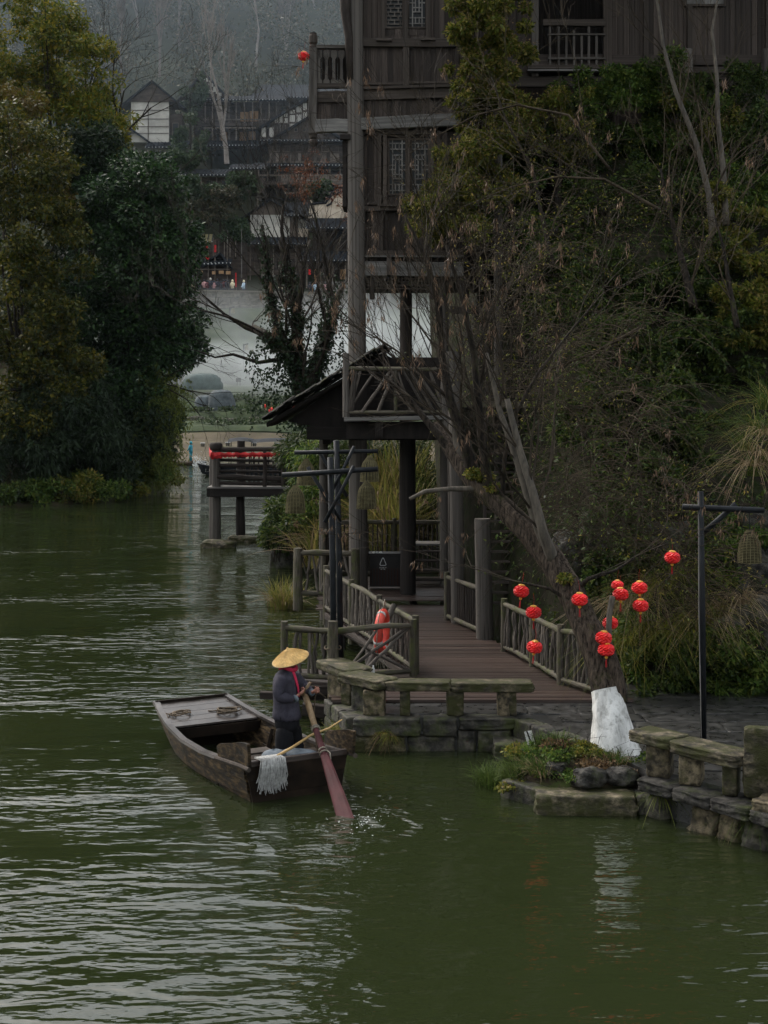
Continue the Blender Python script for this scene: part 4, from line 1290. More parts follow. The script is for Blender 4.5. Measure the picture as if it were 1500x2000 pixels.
gt = thing('green_net_tray', BP(.37, -.35, .1), 'dark green net tray lying in the boat', 'tray')
MB().box((0, 0, 0), (.5, .4, .03)).build('tray_base', greenplastic_m, gt, M=Matrix.Translation(BP(.37, -.35, .2)) @ Matrix.Rotation(.35, 4, 'Z') @ Matrix.Rotation(-.15, 4, 'X'))
for (dx, dy, sx, sy) in ((0, .21, .54, .04), (0, -.21, .54, .04), (.26, 0, .04, .4), (-.26, 0, .04, .4)):
    q = Matrix.Translation(BP(.37, -.35, .2)) @ Matrix.Rotation(.35, 4, 'Z') @ Matrix.Rotation(-.15, 4, 'X')
    MB().box((dx, dy, .03), (sx, sy, .06)).build('tray_rim', hulltop_m, gt, M=q)
tag(MB().tube([BP(.24, -.72, .48), BP(.3, -.6, .42), BP(.33, -.5, .4)], .03, 8).build('wooden_stick', bamboo_m, None, True, origin=BP(.28, -.6, .4)), 'short pale stick at the boat side behind the stern board', 'stick')

# sacks on the stern deck
def sack(label, c, size, rz, seed):
    g = random.Random(seed)
    mb = MB()
    n, m = 14, 9
    vs = []
    for i in range(m + 1):
        ph = -math.pi / 2 + math.pi * i / m
        for k in range(n):
            th = 2 * math.pi * k / n
            rr = 1 + .12 * math.sin(3 * th + ph * 2 + seed) + g.uniform(-.06, .06)
            x = math.copysign(abs(math.cos(ph)) ** .7, 1) * math.cos(th) * rr * size[0]; y_ = abs(math.cos(ph)) ** .7 * math.sin(th) * rr * size[1]; z_ = math.copysign(abs(math.sin(ph)) ** .8, math.sin(ph)) * size[2] * (1 + .1 * math.sin(2 * th + seed))
            vs.append(Matrix.Translation(c) @ Matrix.Rotation(rz, 4, 'Z') @ Vector((x, y_, z_)))
    fs = [(i * n + k, i * n + (k + 1) % n, (i + 1) * n + (k + 1) % n, (i + 1) * n + k) for i in range(m) for k in range(n)]
    mb.add(vs, fs)
    o = mb.build('sack', baghm, None, True, origin=c)
    subdiv(o, 1)
    return tag(o, label, 'sack')
sack('blue grey sack on the stern deck beside the white mop', BP(.085, -.2, .5), (.2, .17, .12), .3, 1)
sack('blue grey sack on the stern deck against the trousers', BP(.06, .18, .49), (.32, .16, .12), -.15, 2)
tag(MB().box((0, 0, 0), (.5, .34, .03)).build('folded_tarp', baghm, None, M=Matrix.Translation(BP(.07, .5, .41)) @ Matrix.Rotation(-.4, 4, 'Z')), 'flat dark grey folded tarp right of the sacks', 'tarp')

# mop yarn hung over the transom
mop = thing('mop', BP(-.01, -.42, .56), 'white string mop hanging over the left end of the transom', 'mop')
mb = MB()
g = random.Random(9)
for k in range(240):
    v = g.uniform(-.62, -.24)
    drop = g.uniform(.3, .5) * (1 - .5 * abs((v + .45) / .3) ** 3)
    a = g.uniform(-.02, .02)
    o_ = .045 + .05 * g.random()
    pts = [BP(.02, v + a, .60 + .02 * g.random()), BP(-.014 - o_ * .3, v + a * .5, .605 + .03 * g.random()), BP(-.02 - o_ * .25, v + a * 2, .5), BP(-.016 - o_ * .2, v + a * 3 + g.uniform(-.03, .03), .6 - drop * .7), BP(-.016 - o_ * .2, v + a * 4 + g.uniform(-.05, .05), .6 - drop)]
    mb.tube(pts, [.008, .0075, .0065, .006, .004], 4, cap=False)
mb.build('yarn', mop_m, mop, True)
tag(MB().tube([BP(.0, -.3, .62), BP(.05, .05, .66), BP(.1, .45, .75), BP(.1, .75, .82), BP(.1, .98, .93)], [.02, .022, .019, .014, .009], 8).build('bamboo_pole', bamboo_m, None, True, origin=BP(.05, 0, .6)), 'curved yellow bamboo pole lying across the stern', 'pole')

# ------------------------------------------------------------------ the oar
oar = thing('sculling_oar', P(602, 1345, 21.9), 'long oar with bamboo shaft and dark red blade dipping behind the boat', 'oar')
oa, ob, oc, od = P(594, 1352, 21.9), P(617, 1425, 21.4), P(625, 1460, 21.0), Vector((-.43, 19.55, -.22))
MB().tube([oa, oa.lerp(ob, .35) + Vector((.01, 0, -.02)), ob], [.044, .05, .045], 9).build('shaft', oarhandle_m, oar, True)
MB().tube([P(588, 1358, 21.85), P(597, 1347, 21.85), P(606, 1333, 21.82)], [.022, .025, .02], 8).build('grip', oarhandle_m, oar, True)
bl = MB()
axis = (od - ob).normalized(); sd = Vector((.93, -.1, .36)); sd = (sd - axis * sd.dot(axis)).normalized(); nn = axis.cross(sd).normalized()
rings = []
for t, w, th in ((0, .045, .045), (.15, .05, .04), (.35, .075, .028), (.6, .10, .02), (.85, .12, .015), (1, .125, .012)):
    c = ob.lerp(od, t); rings.append((c, sd * w, nn * th))
ell_loft(bl, rings, 8)
bl.build('blade', oarred_m, oar)
for t in (-.04, .0, .2, .23):
    c = ob.lerp(od, t) if t >= 0 else ob.lerp(oa, -t)
    MB().tube([c + (sd * math.cos(a) + nn * math.sin(a)) * .06 for a in np.linspace(0, 6.3, 12)], .012, 5).build('binding_rope', ropem, oar, True)
MB().tube([ob.lerp(od, .22) + sd * .06, ob.lerp(od, .25) + sd * .09, ob.lerp(od, .29) + sd * .08 + Vector((0, 0, -.03))], .01, 5).build('binding_rope', ropem, oar, True)

# ------------------------------------------------------------------ the boatman, seen three-quarters from behind
per = thing('person', (-1.45, 21.72, .39), 'person in conical straw hat, grey jacket and red scarf working the oar', 'person')
D0 = 21.72
def Q(px, row, dy=0.0):
    v = P(px, row, D0); v.y += dy; return v
# body: one skinned figure
joints = [Q(561, 1398), Q(559, 1372), Q(557, 1340), Q(561, 1316), Q(565, 1303), Q(567, 1292), Q(567, 1279),
          Q(556, 1318, -.19), Q(547, 1352, -.25), Q(572, 1362, -.2), Q(586, 1352, -.1),
          Q(572, 1318, .19), Q(590, 1345, .24), Q(608, 1356, .12), Q(617, 1350, .05),
          Q(557, 1402, -.1), Q(556, 1440, -.11), Q(556, 1482, -.1), Q(566, 1486, -.12),
          Q(568, 1402, .1), Q(571, 1440, .11), Q(573, 1476, .1), Q(583, 1480, .12)]
rads = [.15, .13, .14, .12, .055, .09, .085, .075, .055, .045, .03, .075, .055, .045, .03, .095, .075, .055, .045, .095, .075, .055, .045]
edges = [(0, 1), (1, 2), (2, 3), (3, 4), (4, 5), (5, 6), (3, 7), (7, 8), (8, 9), (9, 10), (3, 11), (11, 12), (12, 13), (13, 14), (0, 15), (15, 16), (16, 17), (17, 18), (0, 19), (19, 20), (20, 21), (21, 22)]
me = bpy.data.meshes.new('body')
o0 = WM[per.name].to_translation()
me.from_pydata([tuple(j - o0) for j in joints], edges, [])
body = bpy.data.objects.new('body', me)
link(body, per, Matrix.Translation(o0))
sk = body.modifiers.new('skin', 'SKIN'); sk.use_smooth_shade = True
for i, sv in enumerate(me.skin_vertices[0].data):
    sv.radius = (rads[i] * .62, rads[i] * .62); sv.use_root = (i == 0)
sb = body.modifiers.new('sub', 'SUBSURF'); sb.levels = 1; sb.render_levels = 2
me.materials.append(skinm)
# jacket
X, Y = Vector((1, 0, 0)), Vector((0, 1, 0))
jk = MB()
ell_loft(jk, [(Q(561, 1410), X * .25, Y * .235), (Q(560, 1392), X * .225, Y * .225), (Q(559, 1372), X * .195, Y * .21), (Q(557, 1350), X * .2, Y * .23), (Q(557, 1332), X * .2, Y * .255), (Q(558, 1317), X * .175, Y * .26), (Q(561, 1309), X * .12, Y * .17), (Q(565, 1304), X * .075, Y * .08)], 16)
for (a, b_, c, s) in ((Q(556, 1319, -.17), Q(545, 1354, -.25), Q(577, 1360, -.19), -1), (Q(571, 1319, .17), Q(590, 1346, .24), Q(607, 1356, .13), 1)):
    m1 = a.lerp(b_, .5) + Vector((-.03, 0, 0))
    jk.tube([a + Vector((.02, 0, .03)), a, m1, b_, b_.lerp(c, .15) + Vector((0, 0, -.015)), b_.lerp(c, .6), c], [.07, .122, .105, .098, .1, .084, .068], 10)
jo = jk.build('jacket', jacket_m, per, True); subdiv(jo, 1)
_p = MB().tube([Q(549, 1386, -.17), Q(550, 1398, -.2), Q(551, 1408, -.205)], .012, 4); _p.build('jacket_vent', trouser_m, per)
for (c, d_) in ((Q(577, 1360, -.19), Q(586, 1354, -.1)), (Q(607, 1356, .13), Q(615, 1351, .06))):
    MB().tube([c.lerp(d_, -.1), c.lerp(d_, .25)], .058, 10).build('cuff', baghm, per, True)
# trousers
tr = MB()
ell_loft(tr, [(Q(560, 1384), X * .17, Y * .17), (Q(560, 1400), X * .2, Y * .2), (Q(561, 1420), X * .2, Y * .2), (Q(563, 1428), X * .16, Y * .19)], 14)
for (x0, x1, dy) in ((556, 557, -.1), (571, 575, .1)):
    ell_loft(tr, [(Q(x0, 1412, dy), X * .14, Y * .12), (Q(x0, 1440, dy), X * .145, Y * .13), (Q(x1, 1462, dy), X * .155, Y * .13), (Q(x1, 1478, dy), X * .14, Y * .12)], 12)
to = tr.build('trousers', trouser_m, per, True); subdiv(to, 1)
for (x0, dy) in ((559, -.1), (577, .1)):
    MB().lathe((0, 0, 0), [(.02, -.03), (.055, -.03), (.06, 0), (.05, .03), (.02, .05)], 10, M=Matrix.Diagonal((1.9, .9, 1, 1))).build('shoe', trouser_m, per, True, M=Matrix.Translation(Vector((Q(x0, 1480, dy).x + .03, D0 + dy, .425))))
# head details, hair, scarf, hat
hc = Q(568, 1289)
MB().lathe((0, 0, 0), [(.0, -.115), (.05, -.11), (.082, -.06), (.095, 0), (.088, .06), (.05, .105), (0, .115)], 14).build('hair', trouser_m, per, True, M=Matrix.Translation(hc + Vector((-.028, .0, .022))))
MB().lathe((0, 0, 0), [(.0, -.11), (.045, -.105), (.075, -.06), (.085, 0), (.08, .06), (.04, .1), (0, .108)], 14).build('face', skinm, per, True, M=Matrix.Translation(hc + Vector((.012, .0, 0))))
MB().tube([hc + Vector((.088, 0, .02)), hc + Vector((.115, 0, -.015)), hc + Vector((.09, 0, -.025))], [.012, .018, .012], 6).build('nose', skinm, per, True)
for s in (-1, 1):
    MB().lathe((0, 0, 0), [(0, -.03), (.018, -.02), (.022, .005), (.015, .028), (0, .033)], 8, M=Matrix.Diagonal((1, .4, 1, 1))).build('ear', skinm, per, True, M=Matrix.Translation(hc + Vector((-.0, s * .088, -.005))))
    MB().lathe((0, 0, 0), [(0, -.009), (.009, 0), (0, .009)], 6).build('eye', trouser_m, per, True, M=Matrix.Translation(hc + Vector((.086, s * .032, .022))))
MB().box((0, 0, 0), (.01, .045, .009)).build('mouth', pinkred_m, per, M=Matrix.Translation(hc + Vector((.086, 0, -.055))))
sc_ = MB()
sc_.tube([Q(565, 1304) + Vector((math.cos(a) * .105, math.sin(a) * .12, .012 * math.sin(2 * a) - .012 * math.cos(a))) for a in np.linspace(0, 6.3, 16)], .034, 7)
sc_.tube([Q(572, 1305, -.1), Q(578, 1320, -.14), Q(583, 1340, -.1), Q(585, 1358, -.1)], [.026, .026, .02, .016], 7, squash=.5)
sc_.tube([Q(552, 1302, -.09), Q(546, 1304, -.13)], [.03, .012], 6)
sc_.build('scarf', pinkred_m, per, True)
hat = MB()
prof = [(0, .152), (.012, .172), (.02, .15), (.05, .132), (.12, .098), (.2, .05), (.265, .006), (.285, -.012), (.288, -.02), (.275, -.02), (.2, .03), (.1, .085), (0, .12)]
hatM = Matrix.Translation(Q(567, 1285)) @ Matrix.Rotation(math.radians(-15), 4, 'Y') @ Matrix.Rotation(math.radians(13), 4, 'X')
hat.lathe((0, 0, 0), prof, 40)
ho = hat.build('straw_hat', hatm, per, True, M=hatM)
hr = MB(); hr.tube([Vector((.284 * math.cos(a), .284 * math.sin(a), -.015)) for a in np.linspace(0, 2 * math.pi, 41)], .008, 5)
hr.build('hat_brim_binding', bamboo_m, ho, True, M=hatM)
for k in range(36):
    a = k / 36 * 6.2832
    MB().tube([Vector((r_ * math.cos(a + tw), r_ * math.sin(a + tw), z + .002)) for (r_, z, tw) in ((.03, .144, 0), (.12, .098, .03), (.2, .05, .06), (.27, .002, .09))], .0035, 4, cap=False).build('hat_rib', hatm, ho, False, M=hatM)
# hands: palm, four fingers and a thumb closed on what they hold
def hand(c, along, grip, mirror, parent):
    """c palm centre, along: forearm direction, grip: axis of the thing held"""
    al = Vector(along).normalized(); gr = Vector(grip).normalized(); gr = (gr - al * gr.dot(al)).normalized(); nm = al.cross(gr) * mirror
    mb = MB()
    ell_loft(mb, [(c - al * .05, gr * .028, nm * .018), (c - al * .02, gr * .042, nm * .02), (c + al * .025, gr * .044, nm * .018), (c + al * .04, gr * .04, nm * .014)], 10)
    for k in range(4):
        f0 = c + al * .036 + gr * (.033 - .022 * k)
        ln = (.034, .038, .036, .028)[k]
        mb.tube([f0, f0 + al * ln * .8 + nm * .008, f0 + al * ln * 1.0 + nm * (.008 + ln * .8), f0 + al * ln * .3 + nm * (.012 + ln * 1.2)], [.0105, .010, .0095, .008], 6)
    t0 = c - al * .015 + gr * .036
    mb.tube([t0, t0 + gr * .024 + al * .018 + nm * .012, t0 + gr * .02 + al * .035 + nm * .032], [.012, .011, .009], 6)
    mb.build('hand', skinm, parent, True)
hand(Q(590, 1350, -.09), (Q(592, 1349, -.06) - Q(577, 1360, -.19)), (oa - P(606, 1330, 21.8)), 1, per)
hand(Q(618, 1350, .05), (Q(619, 1350, .05) - Q(607, 1356, .13)), Vector((.2, 0, 1)), 1, per)
tag(MB().tube([P(636, 1362, 22.6), P(620, 1350, 21.78), P(615, 1362, 21.8), P(613, 1400, 22.0), P(616, 1440, 21.9), P(620, 1466, 21.7)], .011, 5).build('held_rope', darkrope_m, None, True, origin=P(618, 1350, 21.78)), 'thin dark rope held in the right-hand end of the reach', 'rope')
# ------------------------------------------------------------------ lamp posts with wicker shades
def wicker_shade(parent, c, s=1.0):
    """bell of woven cane: hoops and upright canes over a thin lining"""
    prof = [(.035, .5), (.045, .47), (.075, .43), (.125, .37), (.15, .30), (.162, .2), (.172, .1), (.178, 0)]
    mb = MB(); mb.lathe(c, [(r * s * .97, z * s) for r, z in prof], 18)
    sh = mb.build('lamp_shade', lining_m, parent, True)
    zz = np.array([z for r, z in prof][::-1]); rr_ = np.array([r for r, z in prof][::-1])
    w = MB()
    for z in np.arange(0, .5, .024):
        r = float(np.interp(z, zz, rr_)) * s + .003
        w.tube([Vector(c) + Vector((r * math.cos(a), r * math.sin(a), z * s)) for a in np.linspace(0, 2 * math.pi, 17)], .0065 * s, 4, cap=False)
    w.build('cane_hoops', basket_m, sh)
    w = MB()
    for k in range(18):
        a = k / 18 * 6.2832
        w.tube([Vector(c) + Vector(((r * s + .006) * math.cos(a), (r * s + .006) * math.sin(a), z * s)) for r, z in prof], .006 * s, 4, cap=False)
    w.build('cane_uprights', basket_m, sh)
    MB().tube([Vector(c) + Vector((0, 0, .5 * s)), Vector(c) + Vector((0, 0, .5 * s + .32))], .006, 5).build('hanger', metal_m, parent)
def pole(t, name, p0, p1, r, jit=True):
    return MB().tube([p0, Vector(p0).lerp(Vector(p1), .5) + Vector((.008, 0, 0)), p1], [r, r * .97, r * .93], 10).build(name, metal_m, t, True)
d = 26.0
L1 = thing('lamp_post', P(650, 1330, d), 'front dark log lamp post with crossed branch arms and two wicker shades', 'street lamp')
pole(L1, 'post', P(653, 1345, d), P(645, 893, d), .058)
pole(L1, 'crossarm', P(551, 928, d - .1), P(738, 916, d - .1), .05)
pole(L1, 'brace', P(665, 1020, d + .1), P(601, 912, d + .1), .038); pole(L1, 'brace', P(634, 1020, d - .16), P(691, 910, d - .16), .035)
wicker_shade(L1, P(577, 1001, d - .1)); wicker_shade(L1, P(716, 993, d - .1))
log('tie_post', P(652, 1345, d - .15), P(650, 1213, d - .15), .11, rail_m, L1, straight=True)
MB().tube([P(650, 1265, d - .1) + Vector((.15 * math.cos(a), .13 * math.sin(a), .02 * math.sin(3 * a))) for a in np.linspace(0, 12.6, 36)], .012, 5).build('tie_rope', darkrope_m, L1, True)
d = 27.6
L2 = thing('lamp_post', P(660, 1330, d), 'rear dark log lamp post with two wicker shades, behind the front one', 'street lamp')
pole(L2, 'post', P(666, 1330, d), P(657, 860, d), .062)
pole(L2, 'crossarm', P(575, 884, d), P(738, 881, d), .042)
pole(L2, 'brace', P(678, 970, d + .1), P(618, 875, d + .1), .036); pole(L2, 'brace', P(640, 975, d - .12), P(692, 872, d - .12), .035)
wicker_shade(L2, P(598, 947, d)); wicker_shade(L2, P(722, 940, d))
d = 22.0
L3 = thing('lamp_post', G(1374, 1446, QZ), 'slim dark lamp post with one arm standing behind the right bench', 'street lamp')
pole(L3, 'post', P(1374, 1448, d), P(1368, 960, d), .05)
pole(L3, 'crossarm', P(1333, 990, d), P(1492, 997, d), .048)
pole(L3, 'brace', P(1372, 1042, d + .08), P(1437, 984, d + .08), .045)
wicker_shade(L3, P(1464, 1098, d), 1.0)
MB().tube([P(1364, 1004, d - .06), P(1365, 1200, d - .06), P(1370, 1446, d - .06)], .007, 5).build('cable_conduit', greybeam_m, L3)

# ------------------------------------------------------------------ red lanterns
def lantern_proto(name):
    o = bpy.data.objects.new(name, None)
    link(o, None, Matrix())
    g = random.Random(4)
    mb = MB()
    n, m = 20, 11
    vs = []
    for i in range(m + 1):
        ph = -1.45 + 2.9 * i / m
        for k in range(n):
            a = 2 * math.pi * k / n
            r = .118 * math.cos(ph) ** .8 * (1 + .09 * math.cos(10 * a + (i % 2) * 3.14)) + .004
            vs.append(Vector((r * math.cos(a), r * math.sin(a), .092 * math.sin(ph) + .006 * math.cos(5 * a + i))))
    fs = [(i * n + k, i * n + (k + 1) % n, (i + 1) * n + (k + 1) % n, (i + 1) * n + k) for i in range(m) for k in range(n)]
    fs += [tuple(range(n - 1, -1, -1)), tuple(m * n + k for k in range(n))]
    mb.add(vs, fs); mb.build('lantern_body', redm, o)
    cap = MB(); cap.lathe((0, 0, .085), [(.045, 0), (.05, .012), (.035, .025), (.02, .03)], 10, lobes=5, lobe=.2); cap.build('lantern_cap', gold_m, o)
    MB().lathe((0, 0, -.135), [(.012, 0), (.024, .012), (.026, .028), (.014, .04)], 8).build('tassel_bead', gold_m, o)
    ts = MB()
    for k in range(7):
        a = k * .9; ts.tube([(0, 0, -.13), (.008 * math.cos(a), .008 * math.sin(a), -.17), (.012 * math.cos(a), .012 * math.sin(a), -.25 - .01 * (k % 3))], .003, 3)
    ts.tube([(0, 0, -.1), (0, 0, -.13)], .003, 4)
    ts.build('tassel', redcloth_m, o)
    MB().tube([(0, 0, .1), (.01, 0, .2), (.0, .02, .3)], .002, 4).build('string', redcloth_m, o)
    return o
lan = lantern_proto('red_lantern')
lan_spots = [
    (1018, 1155, 22.6, 'red lantern farthest left on the twigs beside the railing'),
    (1042, 1196, 22.5, 'red lantern in front of the railing post, above the lowest left one'),
    (1044, 1264, 22.4, 'red lantern hanging lowest on the left, before the slanting balusters'),
    (1132, 1171, 21.75, 'red lantern hanging in front of the leaning trunk'),
    (1206, 1143, 22.9, 'dim red lantern half hidden behind another at the right of the trunk'),
    (1212, 1161, 22.4, 'red lantern with long tassel just right of the trunk, overlapping the hidden one'),
    (1249, 1148, 22.4, 'upper red lantern of the pair farthest right of the trunk'),
    (1251, 1183, 22.3, 'lower red lantern of the pair farthest right of the trunk'),
    (1192, 1217, 22.5, 'red lantern partly behind a thin stem right of the trunk'),
    (1179, 1246, 21.45, 'upper of two touching red lanterns low on the trunk'),
    (1184, 1269, 21.4, 'lower of two touching red lanterns low on the trunk'),
    (1313, 1089, 22.6, 'lone red lantern high left of the slim lamp post'),
    (593, 110, 38.0, 'red lantern hanging beside the top balcony of the house'),
]
for i, (px_, py_, d, lb) in enumerate(lan_spots):
    k = {1206: .8, 593: 1.25}.get(px_, 1.0)
    M_ = Matrix.Translation(P(px_, py_, d)) @ Matrix.Rotation(R.uniform(0, 6), 4, 'Z') @ Matrix.Rotation(R.uniform(-.15, .15), 4, 'X') @ Matrix.Diagonal((k, k, k, 1))
    if i == 0:
        lan.matrix_basis = M_; o = lan
    else:
        o = copy_tree(lan, M_)
    tag(o, lb, 'lantern', 'red paper lanterns')
for (px_, py_, d, s, lb) in ((530, 801, 168, 2.7, 'largest red lantern in the far green field'), (518, 793, 172, 1.7, 'small red lantern left of the largest in the far field'), (574, 796, 165, 2.6, 'red lantern in the far field beside the tiled eave')):
    tag(copy_tree(lan, Matrix.Translation(P(px_, py_, d)) @ Matrix.Diagonal((s, s, s * 1.25, 1))), lb, 'lantern', 'red lanterns in the far field')

# ------------------------------------------------------------------ lifebuoy, litter bin, bottle, sign card
lb_ = thing('lifebuoy', P(747, 1235, 27.6), 'orange red lifebuoy with white rope hanging on the railing', 'lifebuoy')
d = 27.4
c = P(746, 1234, d); Rb = .36
ax_x = Vector((.2, .98, 0)).normalized(); ax_z = Vector((.04, 0, 1)).normalized()
MB().tube([c + ax_x * (Rb * math.cos(a)) + ax_z * (Rb * math.sin(a)) for a in np.linspace(0, 2 * math.pi, 33)], .085, 12, cap=False).build('ring', buoym, lb_, True)
for a0 in (.4, 1.97, 3.54, 5.1):
    q = c + ax_x * (Rb * math.cos(a0)) + ax_z * (Rb * math.sin(a0)); tdir = (-ax_x * math.sin(a0) + ax_z * math.cos(a0))
    rad = (ax_x * math.cos(a0) + ax_z * math.sin(a0)); bn = tdir.cross(rad)
    MB().tube([q - tdir * .03, q + tdir * .03], .089, 12).build('band', white_m, lb_, True)
pts = []
for a in np.linspace(0, 2 * math.pi, 41):
    pts.append(c + (ax_x * math.cos(a) + ax_z * math.sin(a)) * (Rb + .105 + .03 * abs(math.sin(2 * a))))
MB().tube(pts, .009, 5).build('grab_rope', ropem, lb_, True)
MB().tube([c + ax_z * .45, c + ax_z * .55 + ax_x * .06, c + ax_z * .6 + ax_x * .16, c + ax_z * .35 + ax_x * .2], .01, 5).build('hanging_rope', ropem, lb_, True)
ts = MB()
for k in range(8): ts.tube([P(735, 1265, d), P(733 + k * 2.2, 1290, d - .1), P(724 + k * 5, 1312 - (k % 3) * 4, d - .1)], .008, 4)
ts.build('rope_end', ropem, lb_)

bn_ = thing('litter_bin', P(755, 1148, 38.4), 'black slatted litter bin with white recycling mark in the pavilion', 'litter bin')
d = 38.2
bx0, bx1, bz0, bz1 = hx_(722, d), hx_(785, d), hz_(1146, d), hz_(1085, d)
MB().box(((bx0 + bx1) / 2, d + .25, (bz0 + bz1) / 2), (bx1 - bx0, .5, bz1 - bz0)).build('bin_body', binm, bn_)
MB().box(((bx0 + bx1) / 2, d + .25, bz1 + .03), (bx1 - bx0 + .06, .56, .05)).build('bin_lid', binm, bn_)
for k in range(11):
    x = bx0 + .04 + k * (bx1 - bx0 - .08) / 10
    MB().box((x, d - .012, bz0 + .27), (.035, .02, .46)).build('bin_slat', pm('bin_slat_wood', (.02, .007, .004), (.035, .013, .008), (9, 9, 2), (.5, .7), .2, rnd=.2, spec=.2) if k == 0 else MATS['bin_slat_wood'], bn_)
mk = MB()
mx_, mz = hx_(748, d), hz_(1098, d)
tri = [(-.085, -.06), (-.06, -.085), (.06, -.085), (.085, -.06), (.02, .1), (0, .12), (-.02, .1)]
for (a, c2) in zip(tri, tri[1:] + tri[:1]):
    mk.tube([(mx_ + a[0], d - .02, mz + a[1]), (mx_ + c2[0], d - .02, mz + c2[1])], .011, 4)
mk.build('recycling_mark', white_m, bn_)
tx = MB()
for k in range(4):   # four small block characters and the fine line below them
    x = mx_ - .075 + k * .05; z = mz - .15
    for (u0, v0, u1, v1) in ((-.016, .016, .016, .016), (-.016, 0, .016, 0), (0, .02, 0, -.018), (-.016, -.018, .016, -.018), (-.018, .016, -.018, -.016))[:5 - (k % 2)]:
        tx.tube([(x + u0, d - .018, z + v0), (x + u1, d - .018, z + v1)], .0035, 4)
tx.box((mx_, d - .015, mz - .19), (.16, .01, .008))
tx.build('bin_lettering', white_m, bn_)
for k in range(3): MB().lathe((bx0 + .12 + k * .09, d + .05, bz1 + .055), [(.04, 0), (.045, .02), (.03, .045), (0, .05)], 8).build('lid_scrap', white_m, bn_)

bo = thing('water_bottle', P(729, 1325, 25.2), 'small white and blue bottle standing behind the left bench', 'bottle')
c = P(729, 1327, 25.3)
MB().lathe(c, [(.03, -.02), (.032, 0), (.032, .09), (.02, .11)], 10).build('bottle_base', blue_m, bo, True)
MB().lathe(c, [(.026, .1), (.03, .12), (.026, .2), (.012, .22), (.012, .25), (0, .255)], 10).build('bottle_top', white_m, bo, True)
sg = thing('sign_card', P(1034, 1455, 22.4), 'small tilted white card with a dark stripe in the grass by the step', 'sign')
M_ = Matrix.Translation(P(1035, 1444, 22.2)) @ Matrix.Rotation(-.35, 4, 'Z') @ Matrix.Rotation(-.25, 4, 'Y')
MB().box((0, 0, 0), (.12, .012, .26)).build('card', white_m, sg, M=M_)
MB().box((.0, -.009, .01), (.022, .006, .25), M=Matrix.Rotation(-.12, 4, 'Y')).build('dark_stripe', shadow_m, sg, M=M_)
MB().box((0, 0, -.2), (.02, .02, .2)).build('stake', shadow_m, sg, M=M_)
# mooring timbers left of the quay
mr_ = thing('mooring_timber', P(560, 1362, 26.6), 'dark mooring timbers jutting from the landing behind the boat', 'timber')
beam('timber', P(508, 1357, 26.4), P(668, 1362, 26.4), .13, .14, darkpost_m, mr_, up=(0, 1, 0))
beam('timber', P(590, 1385, 25.6), P(660, 1392, 25.6), .22, .2, darkpost_m, mr_, up=(0, 1, 0))
for px_ in (622, 640): log('pile', P(px_, 1450, 25.7), P(px_, 1380, 25.7), .1, darkpost_m, mr_)

# ------------------------------------------------------------------ viewing platform on stilts in the river
pf = thing('river_platform', P(440, 1060, 57.5), 'timber viewing platform on stilts with red cloth along its railing', 'platform')
d = 57.5
def pl(px, row, dy=0): return P(px, row, d + dy)
for (px_, dy, r0, r1, r) in ((422, 0, 872, 1062, .2), (416, 2.4, 868, 1058, .18), (470, 0.4, 950, 1045, .2), (566, 3, 900, 1010, .16)):
    log('stilt', pl(px_, r1, dy), pl(px_, r0, dy), r, post_m if px_ != 470 else shadow_m, pf, straight=True)
log('post', pl(470, 950, 2.6), pl(471, 861, 2.6), .19, darkpost_m, pf, straight=True)
MB().lathe(pl(422, 880), [(.2, 0), (.26, .06), (.27, .26), (.2, .32), (0, .33)], 12).build('post_cap', darkpost_m, pf, True)
x0, x1 = pl(411, 0).x, pl(640, 0).x
zd = pl(0, 952).z
for k in range(15): beam('deck_plank', (x0 - .1, d - .2 + k * .22, zd), (x1, d - .2 + k * .22, zd), .06, .205, greybeam_m, pf, up=(0, 1, 0))
beam('edge_beam', (x0 - .1, d - .32, zd - .2), (x1, d - .32, zd - .2), .34, .16, shadow_m, pf, up=(0, 1, 0))
beam('side_beam', (x0 + .1, d - .4, zd - .2), (x0 + .1, d + 3, zd - .2), .16, .3, shadow_m, pf)
xe = pl(640, 0).x
for (row, r) in ((878, .1), (898, .07), (909, .08), (920, .06), (931, .13), (943, .08)):
    log('rail_log', (pl(424, 0).x, d - .05, pl(0, row).z), (xe, d + .3, pl(0, row + 4).z), r, darkpost_m, pf)
for (row, r) in ((878, .08), (915, .07), (940, .08)):
    log('rail_log', (pl(420, 0).x, d + .1, pl(0, row).z), (pl(416, 0).x, d + 2.8, pl(0, row).z), r, darkpost_m, pf)
log('rail_log', (pl(420, 0).x, d + 2.7, pl(0, 880).z), (xe, d + 3, pl(0, 880).z), .1, rail_m, pf)
for k in range(18):
    px_ = 478 + k * 9.2
    log('baluster', pl(px_, 946, 2.4), pl(px_, 884, 2.4), .045, darkpost_m, pf, crooked=k % 3 == 0)
for px_ in (517, 553): log('baluster', pl(px_, 952), pl(px_, 880), .09, darkpost_m, pf)
